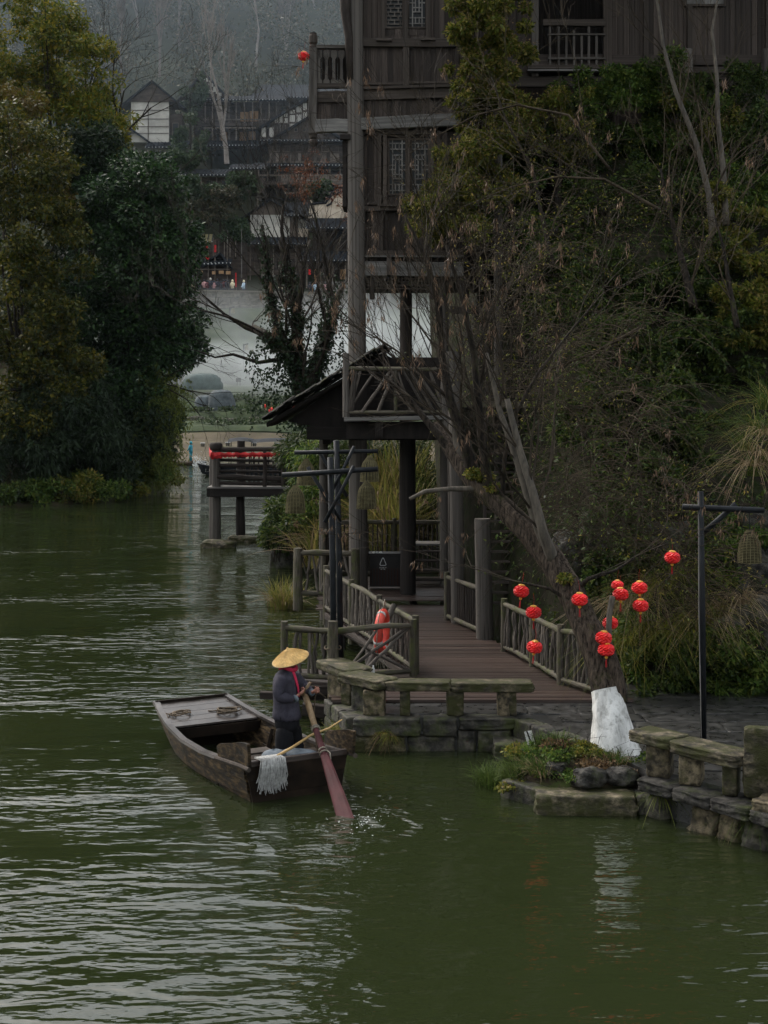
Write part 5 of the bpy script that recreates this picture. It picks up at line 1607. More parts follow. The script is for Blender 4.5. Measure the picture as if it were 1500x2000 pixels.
# red cloth bunting tied along the rail
cl = thing('red_bunting', pl(470, 890), 'red cloth bunting wound along the platform railing', 'bunting')
mb = MB(); vs = []; NN = 70
zc = pl(0, 885).z
for i in range(NN + 1):
    t = i / NN; x = pl(413, 0).x + (pl(585, 0).x - pl(413, 0).x) * t
    yv = d - .28 + .05 * math.sin(t * 40) + .2 * t
    hh = .15 * (1.5 - .75 * min(1, t * 5)) * (.6 + .4 * abs(math.sin(i * .95)))
    vs += [(x, yv, zc + .03 + .02 * math.sin(i)), (x, yv - .04, zc - .05), (x, yv, zc - .05 - hh)]
fs = []
for i in range(NN):
    for j in range(2): fs.append((3 * i + j, 3 * i + j + 1, 3 * i + 4 + j, 3 * i + 3 + j))
mb.add(vs, fs); o = mb.build('cloth', redcloth_m, cl)
m_ = o.modifiers.new('thick', 'SOLIDIFY'); m_.thickness = .02
mb = MB(); mb.tube([pl(412, 873, 2.3), pl(413, 882, 1.2), pl(415, 887, .2), pl(422, 889, -.28), pl(430, 887, -.2)], [.1, .13, .16, .14, .1], 8, squash=.5); mb.build('wrap', redcloth_m, cl, True)
# footing rocks
for (px_, row, s, lb) in ((423, 1068, (1.35, .8, .5), 'pale flat rock under the platform front stilts'), (466, 1056, (1.0, .7, .4), 'rock under the middle stilt of the platform'), (500, 1057, (1.1, .6, .34), 'low rock between platform stilt and dark hollow')):
    q = G(px_, row, .05); tag(block('rock', (q.x, q.y + .3, .05), s, stone_m, None, rock=True), lb, 'rock', 'rocks under the platform')
for (px_, row, s, lb) in ((540, 1052, (1.1, .8, .9), 'rounded dark rock at the waterline below the bank'), (562, 1060, (.8, .7, .8), 'pale square rock at the waterline by the railing'), (575, 1062, (.6, .5, .5), 'small rock against the far landing post')):
    q = G(px_, row, .0); tag(block('rock', (q.x, q.y + .4, .15), s, stone_m, None, rock=True), lb, 'rock', 'rocks below the bank')
# wooded bank between platform and house
def bank2(X, Y):
    r = ((X + .3) / 3.6) ** 2 + ((Y - 53.5) / 6.0) ** 2
    return np.clip(2.8 * (1 - r), -.4, 3) + .5 * fbm(X * .6, Y * .6) * (r < 1.1)
bk2 = sheet('mid_bank', np.linspace(-6, 8, 44), np.linspace(43.5, 62, 50), bank2, slope_m)
tag(bk2, 'dark bank beyond the pavilion', 'bank', kind='structure')
# ------------------------------------------------------------------ trees of the left bank
# (crowns are linked under their tree by this helper)
def put(name, vf, mat, t):
    v, f = vf
    o_ = WM[t.name].to_translation()
    me = np_mesh(name, np.asarray(v) - np.asarray(o_), f)
    me.materials.append(mat)
    return link(bpy.data.objects.new(name, me), t, Matrix.Translation(o_))

def tree(name, label, base, ell, seed, n_clump, rc, leaf_n, leaf_l, leaf_w, mat, group, cat='tree', droop=.3, trunk_r=.3, bark=None, flat=.75, shell=.55, limbs=12):
    base = Vector(base)
    t = thing(name, base, label, cat, group)
    cs, rs = [], []
    for k, (c, r, sh) in enumerate(ell):
        a, b_ = clumps(seed + k * 7, np.asarray(c), np.asarray(r), max(2, int(n_clump * sh)), rc[0], rc[1])
        cs.append(a); rs.append(b_)
    cs = np.concatenate(cs); rs = np.concatenate(rs)
    put('crown', leaf_cloud(seed, cs, rs, leaf_n, leaf_l, leaf_w, droop, shell, flat), mat, t)
    rr = random.Random(seed)
    top = Vector(np.mean(cs, 0)); 
    mb = MB()
    fork = base.lerp(top, .55)
    mb.tube([base + Vector((0, 0, -.4)), base.lerp(fork, .5) + Vector((rr.uniform(-.3, .3), rr.uniform(-.3, .3), 0)), fork], [trunk_r, trunk_r * .8, trunk_r * .62], 9)
    for k in range(limbs):
        q = Vector(cs[rr.randrange(len(cs))])
        s = base.lerp(fork, rr.uniform(.55, 1))
        m = s.lerp(q, .5) + Vector((rr.uniform(-.4, .4), rr.uniform(-.4, .4), rr.uniform(0, .6)))
        mb.tube([s, m, q], [trunk_r * .35, trunk_r * .22, trunk_r * .06], 5, cap=False)
    mb.build('trunk', bark or bark_m, t, True)
    return t
LG = 'trees on the left bank'
def E(px, row, d, rx, ry, rz, sh=1.0): return (tuple(P(px, row, d)), (rx, ry, rz), sh)
tree('camphor_tree', 'dense dark green rounded tree at the point of the left bank', (-16.6, 92, 1.5),
     [E(255, 390, 93, 3.6, 3.5, 3.2, .2), E(300, 470, 92, 3.4, 3.4, 3.6, .2), E(235, 580, 92, 4.6, 4, 4.2, .25), E(310, 650, 92, 2.6, 3, 3.4, .15), E(190, 720, 91, 4.2, 3.6, 4, .15), E(285, 790, 92, 2.2, 2.4, 2.6, .08)],
     11, 130, (.95, 1.75), 105000, .29, .14, lf_camphor, LG, trunk_r=.5, droop=.25, shell=.72)
tree('olive_tree', 'tall olive and yellow leaved tree at the left edge', (-21.5, 84, 1.5),
     [E(40, 330, 86, 3.6, 3.4, 4.2, .22), E(85, 480, 85, 3.2, 3, 3.4, .18), E(40, 610, 84, 4.2, 3.4, 3.6, .25), E(100, 740, 84, 3.0, 3, 3.2, .2), E(15, 800, 83, 3.2, 3, 3, .15)],
     23, 190, (.55, 1.05), 46000, .26, .14, lf_olive, LG, trunk_r=.35, shell=.4)
tree('yellow_tree', 'airy yellow green tree rising at the top left corner', (-23, 104, 4),
     [E(40, 60, 104, 4.5, 4, 5.5, .35), E(130, 120, 104, 3.6, 3.6, 4.6, .25), E(195, 230, 103, 2.6, 3, 3.6, .2), E(80, 250, 104, 4.4, 4, 3.6, .2)],
     37, 170, (.6, 1.15), 42000, .3, .14, lf_yellow, LG, trunk_r=.4, shell=.35)
tree('rust_tree', 'rust tinged tree crown at the far left below the yellow tree', (-24.5, 92, 2),
     [E(15, 230, 94, 2.4, 3, 3.4, .5), E(70, 330, 94, 2.4, 3, 2.4, .3), E(120, 420, 93, 1.6, 2, 1.8, .2)],
     41, 70, (.5, .95), 13000, .27, .14, lf_rust, LG, trunk_r=.3, shell=.4)
tree('shaded_tree', 'dark shaded tree between the yellow tree and the dense round tree', (-20, 98, 3),
     [E(130, 380, 98, 3.4, 3.2, 4.2, .4), E(180, 310, 98, 2.4, 3, 2.8, .25), E(70, 560, 96, 4.6, 4, 6, .35)],
     53, 110, (.7, 1.2), 26000, .3, .15, lf_dark, LG, trunk_r=.35)
tree('bank_bamboo', 'dark drooping bamboo thicket low on the left bank', (-19.8, 83, 1),
     [E(120, 830, 84, 4.6, 3, 2.8, .5), E(40, 900, 82, 3.6, 2.6, 2.6, .3), E(190, 890, 86, 3.0, 2.4, 2.2, .2)],
     61, 120, (.6, 1.1), 30000, .42, .07, lf_dark, LG, 'bamboo', droop=1.1, trunk_r=.12, limbs=18, flat=1.0)  # darker leaf than other bamboo: shade of the crowns above put into the colour
tree('shaded_thicket', 'nearly black thicket under the dense round tree', (-16.8, 90, .8),
     [E(255, 850, 90, 3.2, 2.6, 3.0, .6), E(180, 920, 86, 3.2, 2.4, 1.8, .4)],
     67, 80, (.6, 1.1), 16000, .3, .13, lf_dark, LG, 'thicket', trunk_r=.12)
def droopers(seed, top, n, spread, length, leaf_l, leaf_w, per=26):
    """hanging leafy twigs (willow, bamboo): leaves strung on drooping strands"""
    g = rng(seed)
    P0 = np.asarray(top)[g.integers(0, len(top), n)] + g.normal(size=(n, 3)) * spread
    az = g.random(n) * 6.283; L = length * (.5 + .7 * g.random(n))
    t = g.random((n, per))
    out = np.stack([np.cos(az), np.sin(az)], 1)
    pos = np.empty((n, per, 3))
    pos[..., 0] = P0[:, None, 0] + out[:, None, 0] * L[:, None] * .35 * np.sqrt(t); pos[..., 1] = P0[:, None, 1] + out[:, None, 1] * L[:, None] * .35 * np.sqrt(t)
    pos[..., 2] = P0[:, None, 2] + L[:, None] * (.25 * t - t * t * 1.1)
    pos = pos.reshape(-1, 3)
    ax = unit(g.normal(size=pos.shape) * .5 + np.array([0, 0, -.9])); nr = unit(g.normal(size=pos.shape) + np.array([0, -.3, .4]))
    return leaf_quads(pos, ax, nr, leaf_l * (.6 + .7 * g.random(len(pos))), leaf_w * (.7 + .5 * g.random(len(pos))))
t = thing('willow', P(318, 930, 91), 'pale green drooping willow at the tip of the left bank', 'tree', LG)
put('foliage', droopers(71, [P(318, 742, 91), P(330, 770, 91), P(312, 800, 90), P(324, 830, 90), P(304, 860, 90), P(294, 890, 89), P(308, 880, 89)], 620, .6, 2.6, .26, .055), lf_willow, t)
mb = MB(); mb.tube([P(300, 960, 91), P(305, 850, 91), P(322, 745, 91)], [.1, .08, .04], 6); mb.build('stem', bark_m, t)
bank_bush = [(20, 965, 80, 'leftmost low bush at the waterline of the left bank', lf_bushdk), (75, 955, 81, 'second low bush from the left at the waterline', lf_bush), (125, 962, 81.5, 'low bush with tan stalks at the waterline of the left bank', lf_bushyl), (175, 955, 83, 'light green creeper bush in the middle of the bank edge', lf_bush), (225, 945, 86, 'light green bush right of the bank middle, over the water', lf_bushyl), (268, 938, 89, 'low bush under the willow near the bank tip', lf_bush), (305, 935, 92, 'last small bush at the bank tip', lf_bushyl)]
def bush(name, label, cs, rs, seed, n, ll, lw, mat, group=None, cat='bush', droop=.2, shell=.35, base=None, flat=.8):
    cs = np.asarray(cs, float)
    b0 = Vector(base) if base is not None else Vector(cs.mean(0)) - Vector((0, 0, float(np.max(rs)) * .7))
    t = thing(name, b0, label, cat, group)
    put('foliage', leaf_cloud(seed, cs, rs, n, ll, lw, droop, shell, flat), mat, t)
    sr = min(.02, float(np.max(rs)) * .05)
    mb = MB(); rr = random.Random(seed)
    for k in range(min(14, len(cs) * 2)):
        q = Vector(cs[rr.randrange(len(cs))]) + Vector((rr.uniform(-.2, .2), rr.uniform(-.2, .2), rr.uniform(-.1, .3)))
        mb.tube([b0 + Vector((rr.uniform(-.15, .15), rr.uniform(-.15, .15), -.2)), b0.lerp(q, .5) + Vector((rr.uniform(-.15, .15), 0, .1)), q], [sr, sr * .7, sr * .3], 4, cap=False)
    mb.build('stems', twig_m, t)
    return t
for i, (px_, row, d, lb, mt) in enumerate(bank_bush):
    c0 = P(px_, row, d)
    g = rng(300 + i)
    cs = np.asarray(c0) + g.normal(size=(9, 3)) * np.array([.95, .6, .3]); rs = .35 + .35 * g.random(9)
    cs[:, 2] = np.maximum(cs[:, 2], .25)
    bush('bank_bush', lb, cs, rs, 310 + i, 3200, .22, .1, mt, 'low bushes along the left waterline', base=(c0.x, c0.y, .2))

# bare tree in front of the village, left
def bare_tree(name, label, starts, seed, mat, group=None, depth=4, **kw):
    """starts: (p, dir, length, radius) limbs"""
    out = []
    for i, (p, dr, L, r) in enumerate(starts): grow(seed + i, p, dr, L, r, depth, out, **kw)
    t = thing(name, starts[0][0], label, 'tree', group)
    for i, (p, dr, L, r) in enumerate(starts):
        o_ = []
        grow(seed + i, p, dr, L, r, depth, o_, **kw)
        branch_mesh([b for b in o_ if b[2] >= depth - 1]).build('limb', mat, t, True)
    tag(branch_mesh([b for b in out if b[2] < depth - 1], thin=.03).build('twigs', mat, t), kind='stuff')
    return t, out
bare_tree('bare_tree', 'bare spreading tree standing above the dense round tree', [(P(222, 330, 104), (.25, 0, 1), 5.5, .13), (P(222, 330, 104), (-.5, 0, 1), 4.5, .1), (P(190, 300, 104), (.0, 0, 1), 5, .1), (P(225, 290, 104), (.8, 0, .9), 4, .08)], 81, bark_m, depth=5, spread=.75, shrink=.72, up=.12, wander=.22, rmin=.012)
bare_tree('bare_tree', 'thin bare branches reaching right from the left bank over the water', [(P(325, 750, 90), (1, 0, -.1), 2.6, .045), (P(325, 735, 90), (1, 0, .45), 2.2, .04), (P(330, 760, 90), (.9, 0, -.5), 2.6, .045), (P(350, 660, 92), (1, 0, -.2), 1.8, .03), (P(335, 350, 92), (1, 0, .5), 2.2, .05)], 97, bark_m, depth=3, spread=.6, shrink=.75, up=-.05, wander=.25, rmin=.01)

# ------------------------------------------------------------------ ivy-clad tree behind the tiled roof
IV = 60.0
t = thing('ivy_tree', P(604, 800, IV), 'bare forked tree wrapped in dark ivy behind the tiled roof', 'tree')
limbs = [([(600, 830), (592, 770), (580, 720), (556, 680), (520, 655), (495, 640)], [.42, .38, .34, .28, .22, .15]),
         ([(600, 800), (610, 740), (626, 690), (640, 640), (652, 600), (668, 560)], [.36, .32, .27, .22, .17, .12]),
         ([(580, 720), (580, 660), (578, 610), (570, 560), (556, 510), (548, 470)], [.26, .24, .2, .17, .14, .1]),
         ([(578, 610), (590, 560), (592, 520), (606, 470)], [.15, .13, .1, .06]),
         ([(556, 680), (535, 610), (524, 560), (520, 500), (512, 440)], [.2, .17, .14, .11, .07]),
         ([(548, 560), (560, 500), (550, 450), (553, 400)], [.12, .1, .08, .05]),
         ([(520, 655), (480, 640), (440, 615), (395, 575)], [.12, .09, .06, .03]),
         ([(556, 700), (505, 708), (455, 692), (420, 698), (385, 685)], [.1, .08, .06, .04, .02]),
         ([(652, 600), (640, 540), (630, 480), (615, 420), (600, 380)], [.1, .08, .06, .05, .03])]
mb = MB(); tips = []; wrap_c = []
for li, (pp, rr_) in enumerate(limbs):
    pts = [P(a, b_, IV + R.uniform(-.5, .5)) for a, b_ in pp]
    mb.tube(pts, rr_, 8)
    for i in range(1, len(pts)): tips.append((pts[i], (pts[i] - pts[i - 1]).normalized(), rr_[i]))
    if li in (0, 1, 2, 4):
        for a, b_, r in zip(pts[:4], pts[1:], rr_):
            for k in range(7): wrap_c.append((a.lerp(b_, k / 7), r))
mb.build('trunk', bark_m, t, True)
out = []
for i, (p, dr, r) in enumerate(tips):
    for k in range(1):
        grow(900 + i * 3 + k, p, dr + Vector((R.uniform(-.9, .7), R.uniform(-.3, .3), R.uniform(-.1, .8))), R.uniform(1.8, 2.9), max(.016, r * .28), 4, out, spread=.62, up=.2, shrink=.7, wander=.2, rmin=.007)
branch_mesh(out, thin=.03).build('twigs', bark_m, t)
wc = np.array([tuple(a) for a, r in wrap_c]); wr = np.array([r + .12 for a, r in wrap_c])
put('ivy', leaf_cloud(95, wc, wr, 9000, .15, .11, .5, .3, 1.2), lf_ivy, t)
g = rng(5)
hang = [P(650, 620, IV), P(655, 660, IV), P(640, 700, IV), P(660, 590, IV), P(535, 700, IV), P(560, 730, IV), P(545, 640, IV), P(520, 690, IV), P(585, 790, IV), P(610, 790, IV), P(540, 760, IV)]
put('ivy_strands', droopers(96, hang, 240, .5, 1.8, .13, .10, 18), lf_ivy, t)
# small rusty tree right of it
t_, out = bare_tree('rust_twig_tree', 'thin twiggy tree with rusty dry leaves left of the house post', [(P(622, 560, 75), (.1, 0, 1), 2.6, .06), (P(640, 570, 75), (.25, 0, 1), 2.4, .05), (P(655, 560, 75), (-.1, 0, 1), 2.8, .05)], 131, bark_m, depth=4, spread=.6, up=.2, rmin=.01)
tp = np.array([tuple(b_[0][-1]) for b_ in out if b_[2] <= 1])
put('dry_leaves', leaf_cloud(7, tp, np.full(len(tp), .22), 2600, .12, .06, .5, .1), leafm('rust_needle', [(.12, .035, .015), (.18, .06, .025), (.09, .04, .02)], .2), t_)

# ------------------------------------------------------------------ reeds and bamboo by the pavilion
def reeds(label, spots, seed, n, L, w, mat, dry=None, cat='reeds', name='reed_clump', lean=.5, bs=.35, group='reed and bamboo clumps beyond the pavilion'):
    t = thing(name, spots[0], label, cat, group)
    put('blades', merge([blades(seed + i, tuple(s), n, L, w, lean, .8, 5, 1.0, bs) for i, s in enumerate(spots)]), mat, t)
    if dry is not None:
        put('dry_blades', merge([blades(seed + 50 + i, tuple(s), n // 2, L * .9, w, lean * 1.3, .9, 5, 1.2, bs) for i, s in enumerate(spots)]), dry, t)
    return t
def gz(px, d, z): v = P(px, 786, d); return Vector((v.x, d, z))
reeds('yellow green reed clump seen between the pavilion posts', [gz(740, 45, 1.2), gz(760, 46, 1.5), gz(780, 45, 1.2), gz(765, 44, 1.0), gz(750, 47, 2.2), gz(785, 47, 2.2)], 400, 230, 2.8, .05, lf_reed, lf_drygrass, lean=.75)
reeds('reed clump behind the dark pavilion post on the right', [gz(830, 45, 1.3), gz(850, 46, 1.6), gz(815, 47, 2.0)], 420, 200, 2.7, .05, lf_bamboo, lf_reed, lean=.8)
reeds('dry reed clump left of the pavilion post', [gz(620, 45, .6), gz(640, 46, .8), gz(660, 45.5, 1.0)], 440, 130, 2.0, .04, lf_reed, lf_drygrass, lean=.8)
reeds('reed tuft in the water at the foot of the far landing', [gz(540, 40.5, -.05), gz(555, 40, -.05), gz(568, 40.3, -.05)], 460, 90, 1.1, .025, lf_reed, lf_drygrass, lean=.7, bs=.18)
for i, (px_, row, d, rx, rz, lb) in enumerate(((640, 900, 48, 1.2, .9, 'green bamboo bush under the tiled eave'), (600, 880, 52, 1.1, 1.0, 'slender bamboo bush right of the platform'), (590, 960, 49, 1.0, .9, 'low bamboo bush above the dark hollow'), (685, 880, 47, .9, .8, 'bamboo bush against the pavilion corner post'), (770, 900, 50, 1.5, 1.0, 'bamboo bush behind the reeds under the balcony'), (850, 880, 48, 1.2, 1.2, 'bamboo bush right of the dark post under the balcony'))):
    c0 = np.asarray(P(px_, row, d)); g = rng(500 + i)
    cs = c0 + np.clip(g.normal(size=(8, 3)), -1.3, 1.3) * np.array([rx * .5, .5, rz * .5])
    bush('bamboo_bush', lb, cs, .4 + .3 * g.random(8), 510 + i, 3600, .24, .045, lf_bamboo if i != 0 else lf_bush, 'reed and bamboo clumps beyond the pavilion', 'bamboo', droop=.8, base=(c0[0], d, max(0, c0[2] - 1.8)))
tag(block('cave_rock', (P(585, 1010, 50).x, 50.3, .6), (2.0, 1.2, 2.2), rock_m, None, rock=True), 'dark overhanging rock hollow at the waterline', 'rock')
# ------------------------------------------------------------------ the leaning tree
TB = Vector((3.46, 21.45, .5))
lt = thing('leaning_tree', TB, 'dark leaning tree with whitewashed foot on the small bank', 'tree')
tp = [(1200, 1466, 21.45), (1192, 1400, 21.5), (1186, 1362, 21.55), (1172, 1300, 21.7), (1148, 1230, 21.9), (1118, 1160, 22.2), (1080, 1095, 22.5), (1040, 1045, 22.8), (985, 990, 23.2), (930, 945, 23.6), (885, 885, 24.0), (850, 830, 24.4)]
pts = [P(*q) for q in tp]
rad = [.31, .235, .215, .205, .22, .225, .215, .2, .18, .165, .13, .09]
def rough_tube(mb, pts, rad, n, seed, ridge=.1, lob=None):
    g = random.Random(seed)
    # resample
    P_, R_ = [], []
    for i in range(len(pts) - 1):
        for k in range(4):
            P_.append(pts[i].lerp(pts[i + 1], k / 4)); R_.append(rad[i] + (rad[i + 1] - rad[i]) * k / 4)
    P_.append(pts[-1]); R_.append(rad[-1])
    ph = [g.uniform(0, 6.28) for _ in range(3)]
    vs = []; ref = None
    for i, p in enumerate(P_):
        t_ = (P_[min(i + 1, len(P_) - 1)] - P_[max(i - 1, 0)]).normalized()
        if ref is None: ref = t_.orthogonal().normalized()
        ref = (ref - t_ * ref.dot(t_)).normalized(); b_ = t_.cross(ref)
        for k in range(n):
            a = 2 * math.pi * k / n
            r = R_[i] * (1 + ridge * .6 * math.sin(3 * a + ph[0] + i * .12) + ridge * .5 * math.sin(7 * a + ph[1] + i * .05) + g.uniform(-.03, .03))
            if lob: r *= 1 + lob(i / (len(P_) - 1), a)
            vs.append(p + ref * math.cos(a) * r + b_ * math.sin(a) * r)
    m = len(P_)
    fs = [(i * n + k, i * n + (k + 1) % n, (i + 1) * n + (k + 1) % n, (i + 1) * n + k) for i in range(m - 1) for k in range(n)]
    fs += [tuple(range(n - 1, -1, -1)), tuple((m - 1) * n + k for k in range(n))]
    mb.add(vs, fs)
    return mb
whole = rough_tube(MB(), [pts[0] + Vector((.0, 0, -.15))] + pts, [.46, .37, .275, .222] + [r * .94 for r in rad[3:]], 22, 5, .12, lambda t_, a: .22 * max(0, 1 - t_ * 9) * max(0, math.cos(4 * a + 1.2)))
nr_ = 22
cut = 13                                  # ring where the whitewash stops
def ring_faces(lo_, hi_): return [f for f in whole.f if len(f) == 4 and lo_ <= min(v // nr_ for v in f) < hi_]
def skin_part(name, mat, fs, grow_=1.0):
    m = MB(); idx = sorted({i for f in fs for i in f}); mp_ = {i: k for k, i in enumerate(idx)}
    m.v = [whole.v[i] for i in idx]; m.f = [tuple(mp_[i] for i in f) for f in fs]
    return m.build(name, mat, lt, True)
skin_part('limewashed_foot', limewash_m, ring_faces(0, cut))
skin_part('trunk', trunkbark_m, ring_faces(cut, 999))
# second stem pressed against the first, lower right
rough_tube(MB(), [P(1212, 1372, 21.5), P(1204, 1320, 21.55), P(1185, 1262, 21.7), P(1160, 1215, 21.85)], [.12, .115, .10, .08], 12, 8, .14).build('side_stem', trunkbark_m, lt, True)
limb_spec = [
    ([(1082, 1098, 22.4), (1060, 1040, 22.3), (1040, 960, 22.4), (1015, 880, 22.6), (990, 780, 22.8)], [.1, .075, .065, .055, .045], palebark_m, 'pale_limb'),
    ([(1072, 1085, 22.5), (1040, 1000, 22.5), (1010, 900, 22.7), (975, 800, 23), (950, 690, 23.2)], [.085, .07, .06, .045, .03], palebark_m, 'pale_limb'),
    ([(930, 945, 23.6), (905, 860, 23.6), (878, 780, 23.7), (862, 690, 23.9), (858, 600, 24), (830, 500, 24.1), (790, 420, 24.2)], [.12, .09, .075, .06, .05, .035, .02], bark_m, 'limb'),
    ([(955, 962, 23.4), (945, 880, 23.3), (935, 790, 23.3), (925, 690, 23.4), (905, 590, 23.5), (872, 480, 23.6)], [.1, .08, .065, .05, .04, .025], bark_m, 'limb'),
    ([(905, 915, 23.8), (890, 860, 24), (878, 760, 24.2), (872, 690, 24.3)], [.08, .06, .045, .03], palebark_m, 'pale_limb'),
    ([(885, 885, 24), (840, 830, 24.2), (795, 775, 24.4), (750, 735, 24.6)], [.085, .06, .045, .03], bark_m, 'limb'),
    ([(980, 985, 23.2), (985, 900, 23.1), (1000, 820, 23.1), (1050, 730, 23.2), (1120, 640, 23.4), (1180, 570, 23.5)], [.05, .04, .034, .028, .02, .01], bark_m, 'limb'),
    ([(1118, 1160, 22.2), (1150, 1130, 22), (1200, 1115, 22), (1240, 1090, 22.2)], [.045, .035, .025, .015], bark_m, 'limb'),
    ([(1130, 1185, 22.1), (1075, 1150, 22.1), (1030, 1140, 22.2), (980, 1130, 22.4)], [.035, .025, .018, .01], bark_m, 'limb'),
    ([(940, 955, 23.5), (880, 955, 23.5), (830, 960, 23.5), (800, 975, 23.5)], [.06, .045, .04, .03], palebark_m, 'broken_limb'),
    ([(1180, 1330, 21.6), (1188, 1260, 22.0), (1190, 1200, 22.2), (1196, 1165, 22.3)], [.03, .045, .05, .05], palebark_m, 'side_shoot'),
]
starts = []
for i, (pp, rr_, mt, nm) in enumerate(limb_spec):
    q = [P(*a) for a in pp]
    rough_tube(MB(), q, rr_, 9, 40 + i, .1).build(nm, mt, lt, True)
    if nm in ('broken_limb', 'side_shoot'): continue
    for k in range(1, len(q)):
        starts.append((q[k], (q[k] - q[k - 1]).normalized(), rr_[k]))
out = []
for i, (p, dr, r) in enumerate(starts):
    for k in range(2 if p.z > 4 else 1):
        dv = dr + Vector((R.uniform(-1.0, .9), R.uniform(-.6, .6), R.uniform(-.1, .7)))
        grow(700 + i * 5 + k, p, dv, R.uniform(.9, 1.7), max(.008, r * .3), 3, out, spread=.6, up=.12, shrink=.72, wander=.2, rmin=.0045, seg=4)
branch_mesh(out, thin=.012).build('twigs', twig_m, lt)
# bunches of dry winged seeds hanging from the twigs
ends = np.array([tuple(b_[0][-1]) for b_ in out if b_[2] <= 1 and b_[0][-1].z > 5.0])
g = rng(12)
sel = ends[g.choice(len(ends), min(170, len(ends)), replace=False)]
N = len(sel) * 13
pos = np.repeat(sel, 13, 0) + g.normal(size=(N, 3)) * np.array([.02, .02, .05]) - np.array([0, 0, .05])
ax = unit(np.array([0, 0, -1.0]) + g.normal(size=(N, 3)) * .28); nr = unit(g.normal(size=(N, 3)) + np.array([-.3, -.5, 0]))
sd1 = put('seed_bunches', leaf_quads(pos, ax, nr, .08 + .06 * g.random(N), .014 + .006 * g.random(N)), lf_samara, lt)
low = np.array([tuple(b_[0][-1]) for b_ in out if b_[2] <= 1 and b_[0][-1].z <= 5.0])
sel = low[g.choice(len(low), min(60, len(low)), replace=False)]; N = len(sel) * 7
pos = np.repeat(sel, 7, 0) + g.normal(size=(N, 3)) * .03; ax = unit(np.array([0, 0, -1.0]) + g.normal(size=(N, 3)) * .3)
sd2 = put('seed_bunches', leaf_quads(pos, ax, unit(g.normal(size=(N, 3))), .07 + .05 * g.random(N), .016), lf_samara, lt)
tag(sd1, kind='stuff'); tag(sd2, kind='stuff')
# moss pads on the trunk bend
mc = [P(945, 930, 23.45), P(925, 925, 23.5), P(965, 955, 23.3), P(1105, 1130, 22.1)]
put('moss_pad', leaf_cloud(77, np.array([tuple(c) for c in mc]), np.array([.16, .14, .14, .12]), 2600, .05, .03, .2, .4, .6), lf_bushyl, lt)

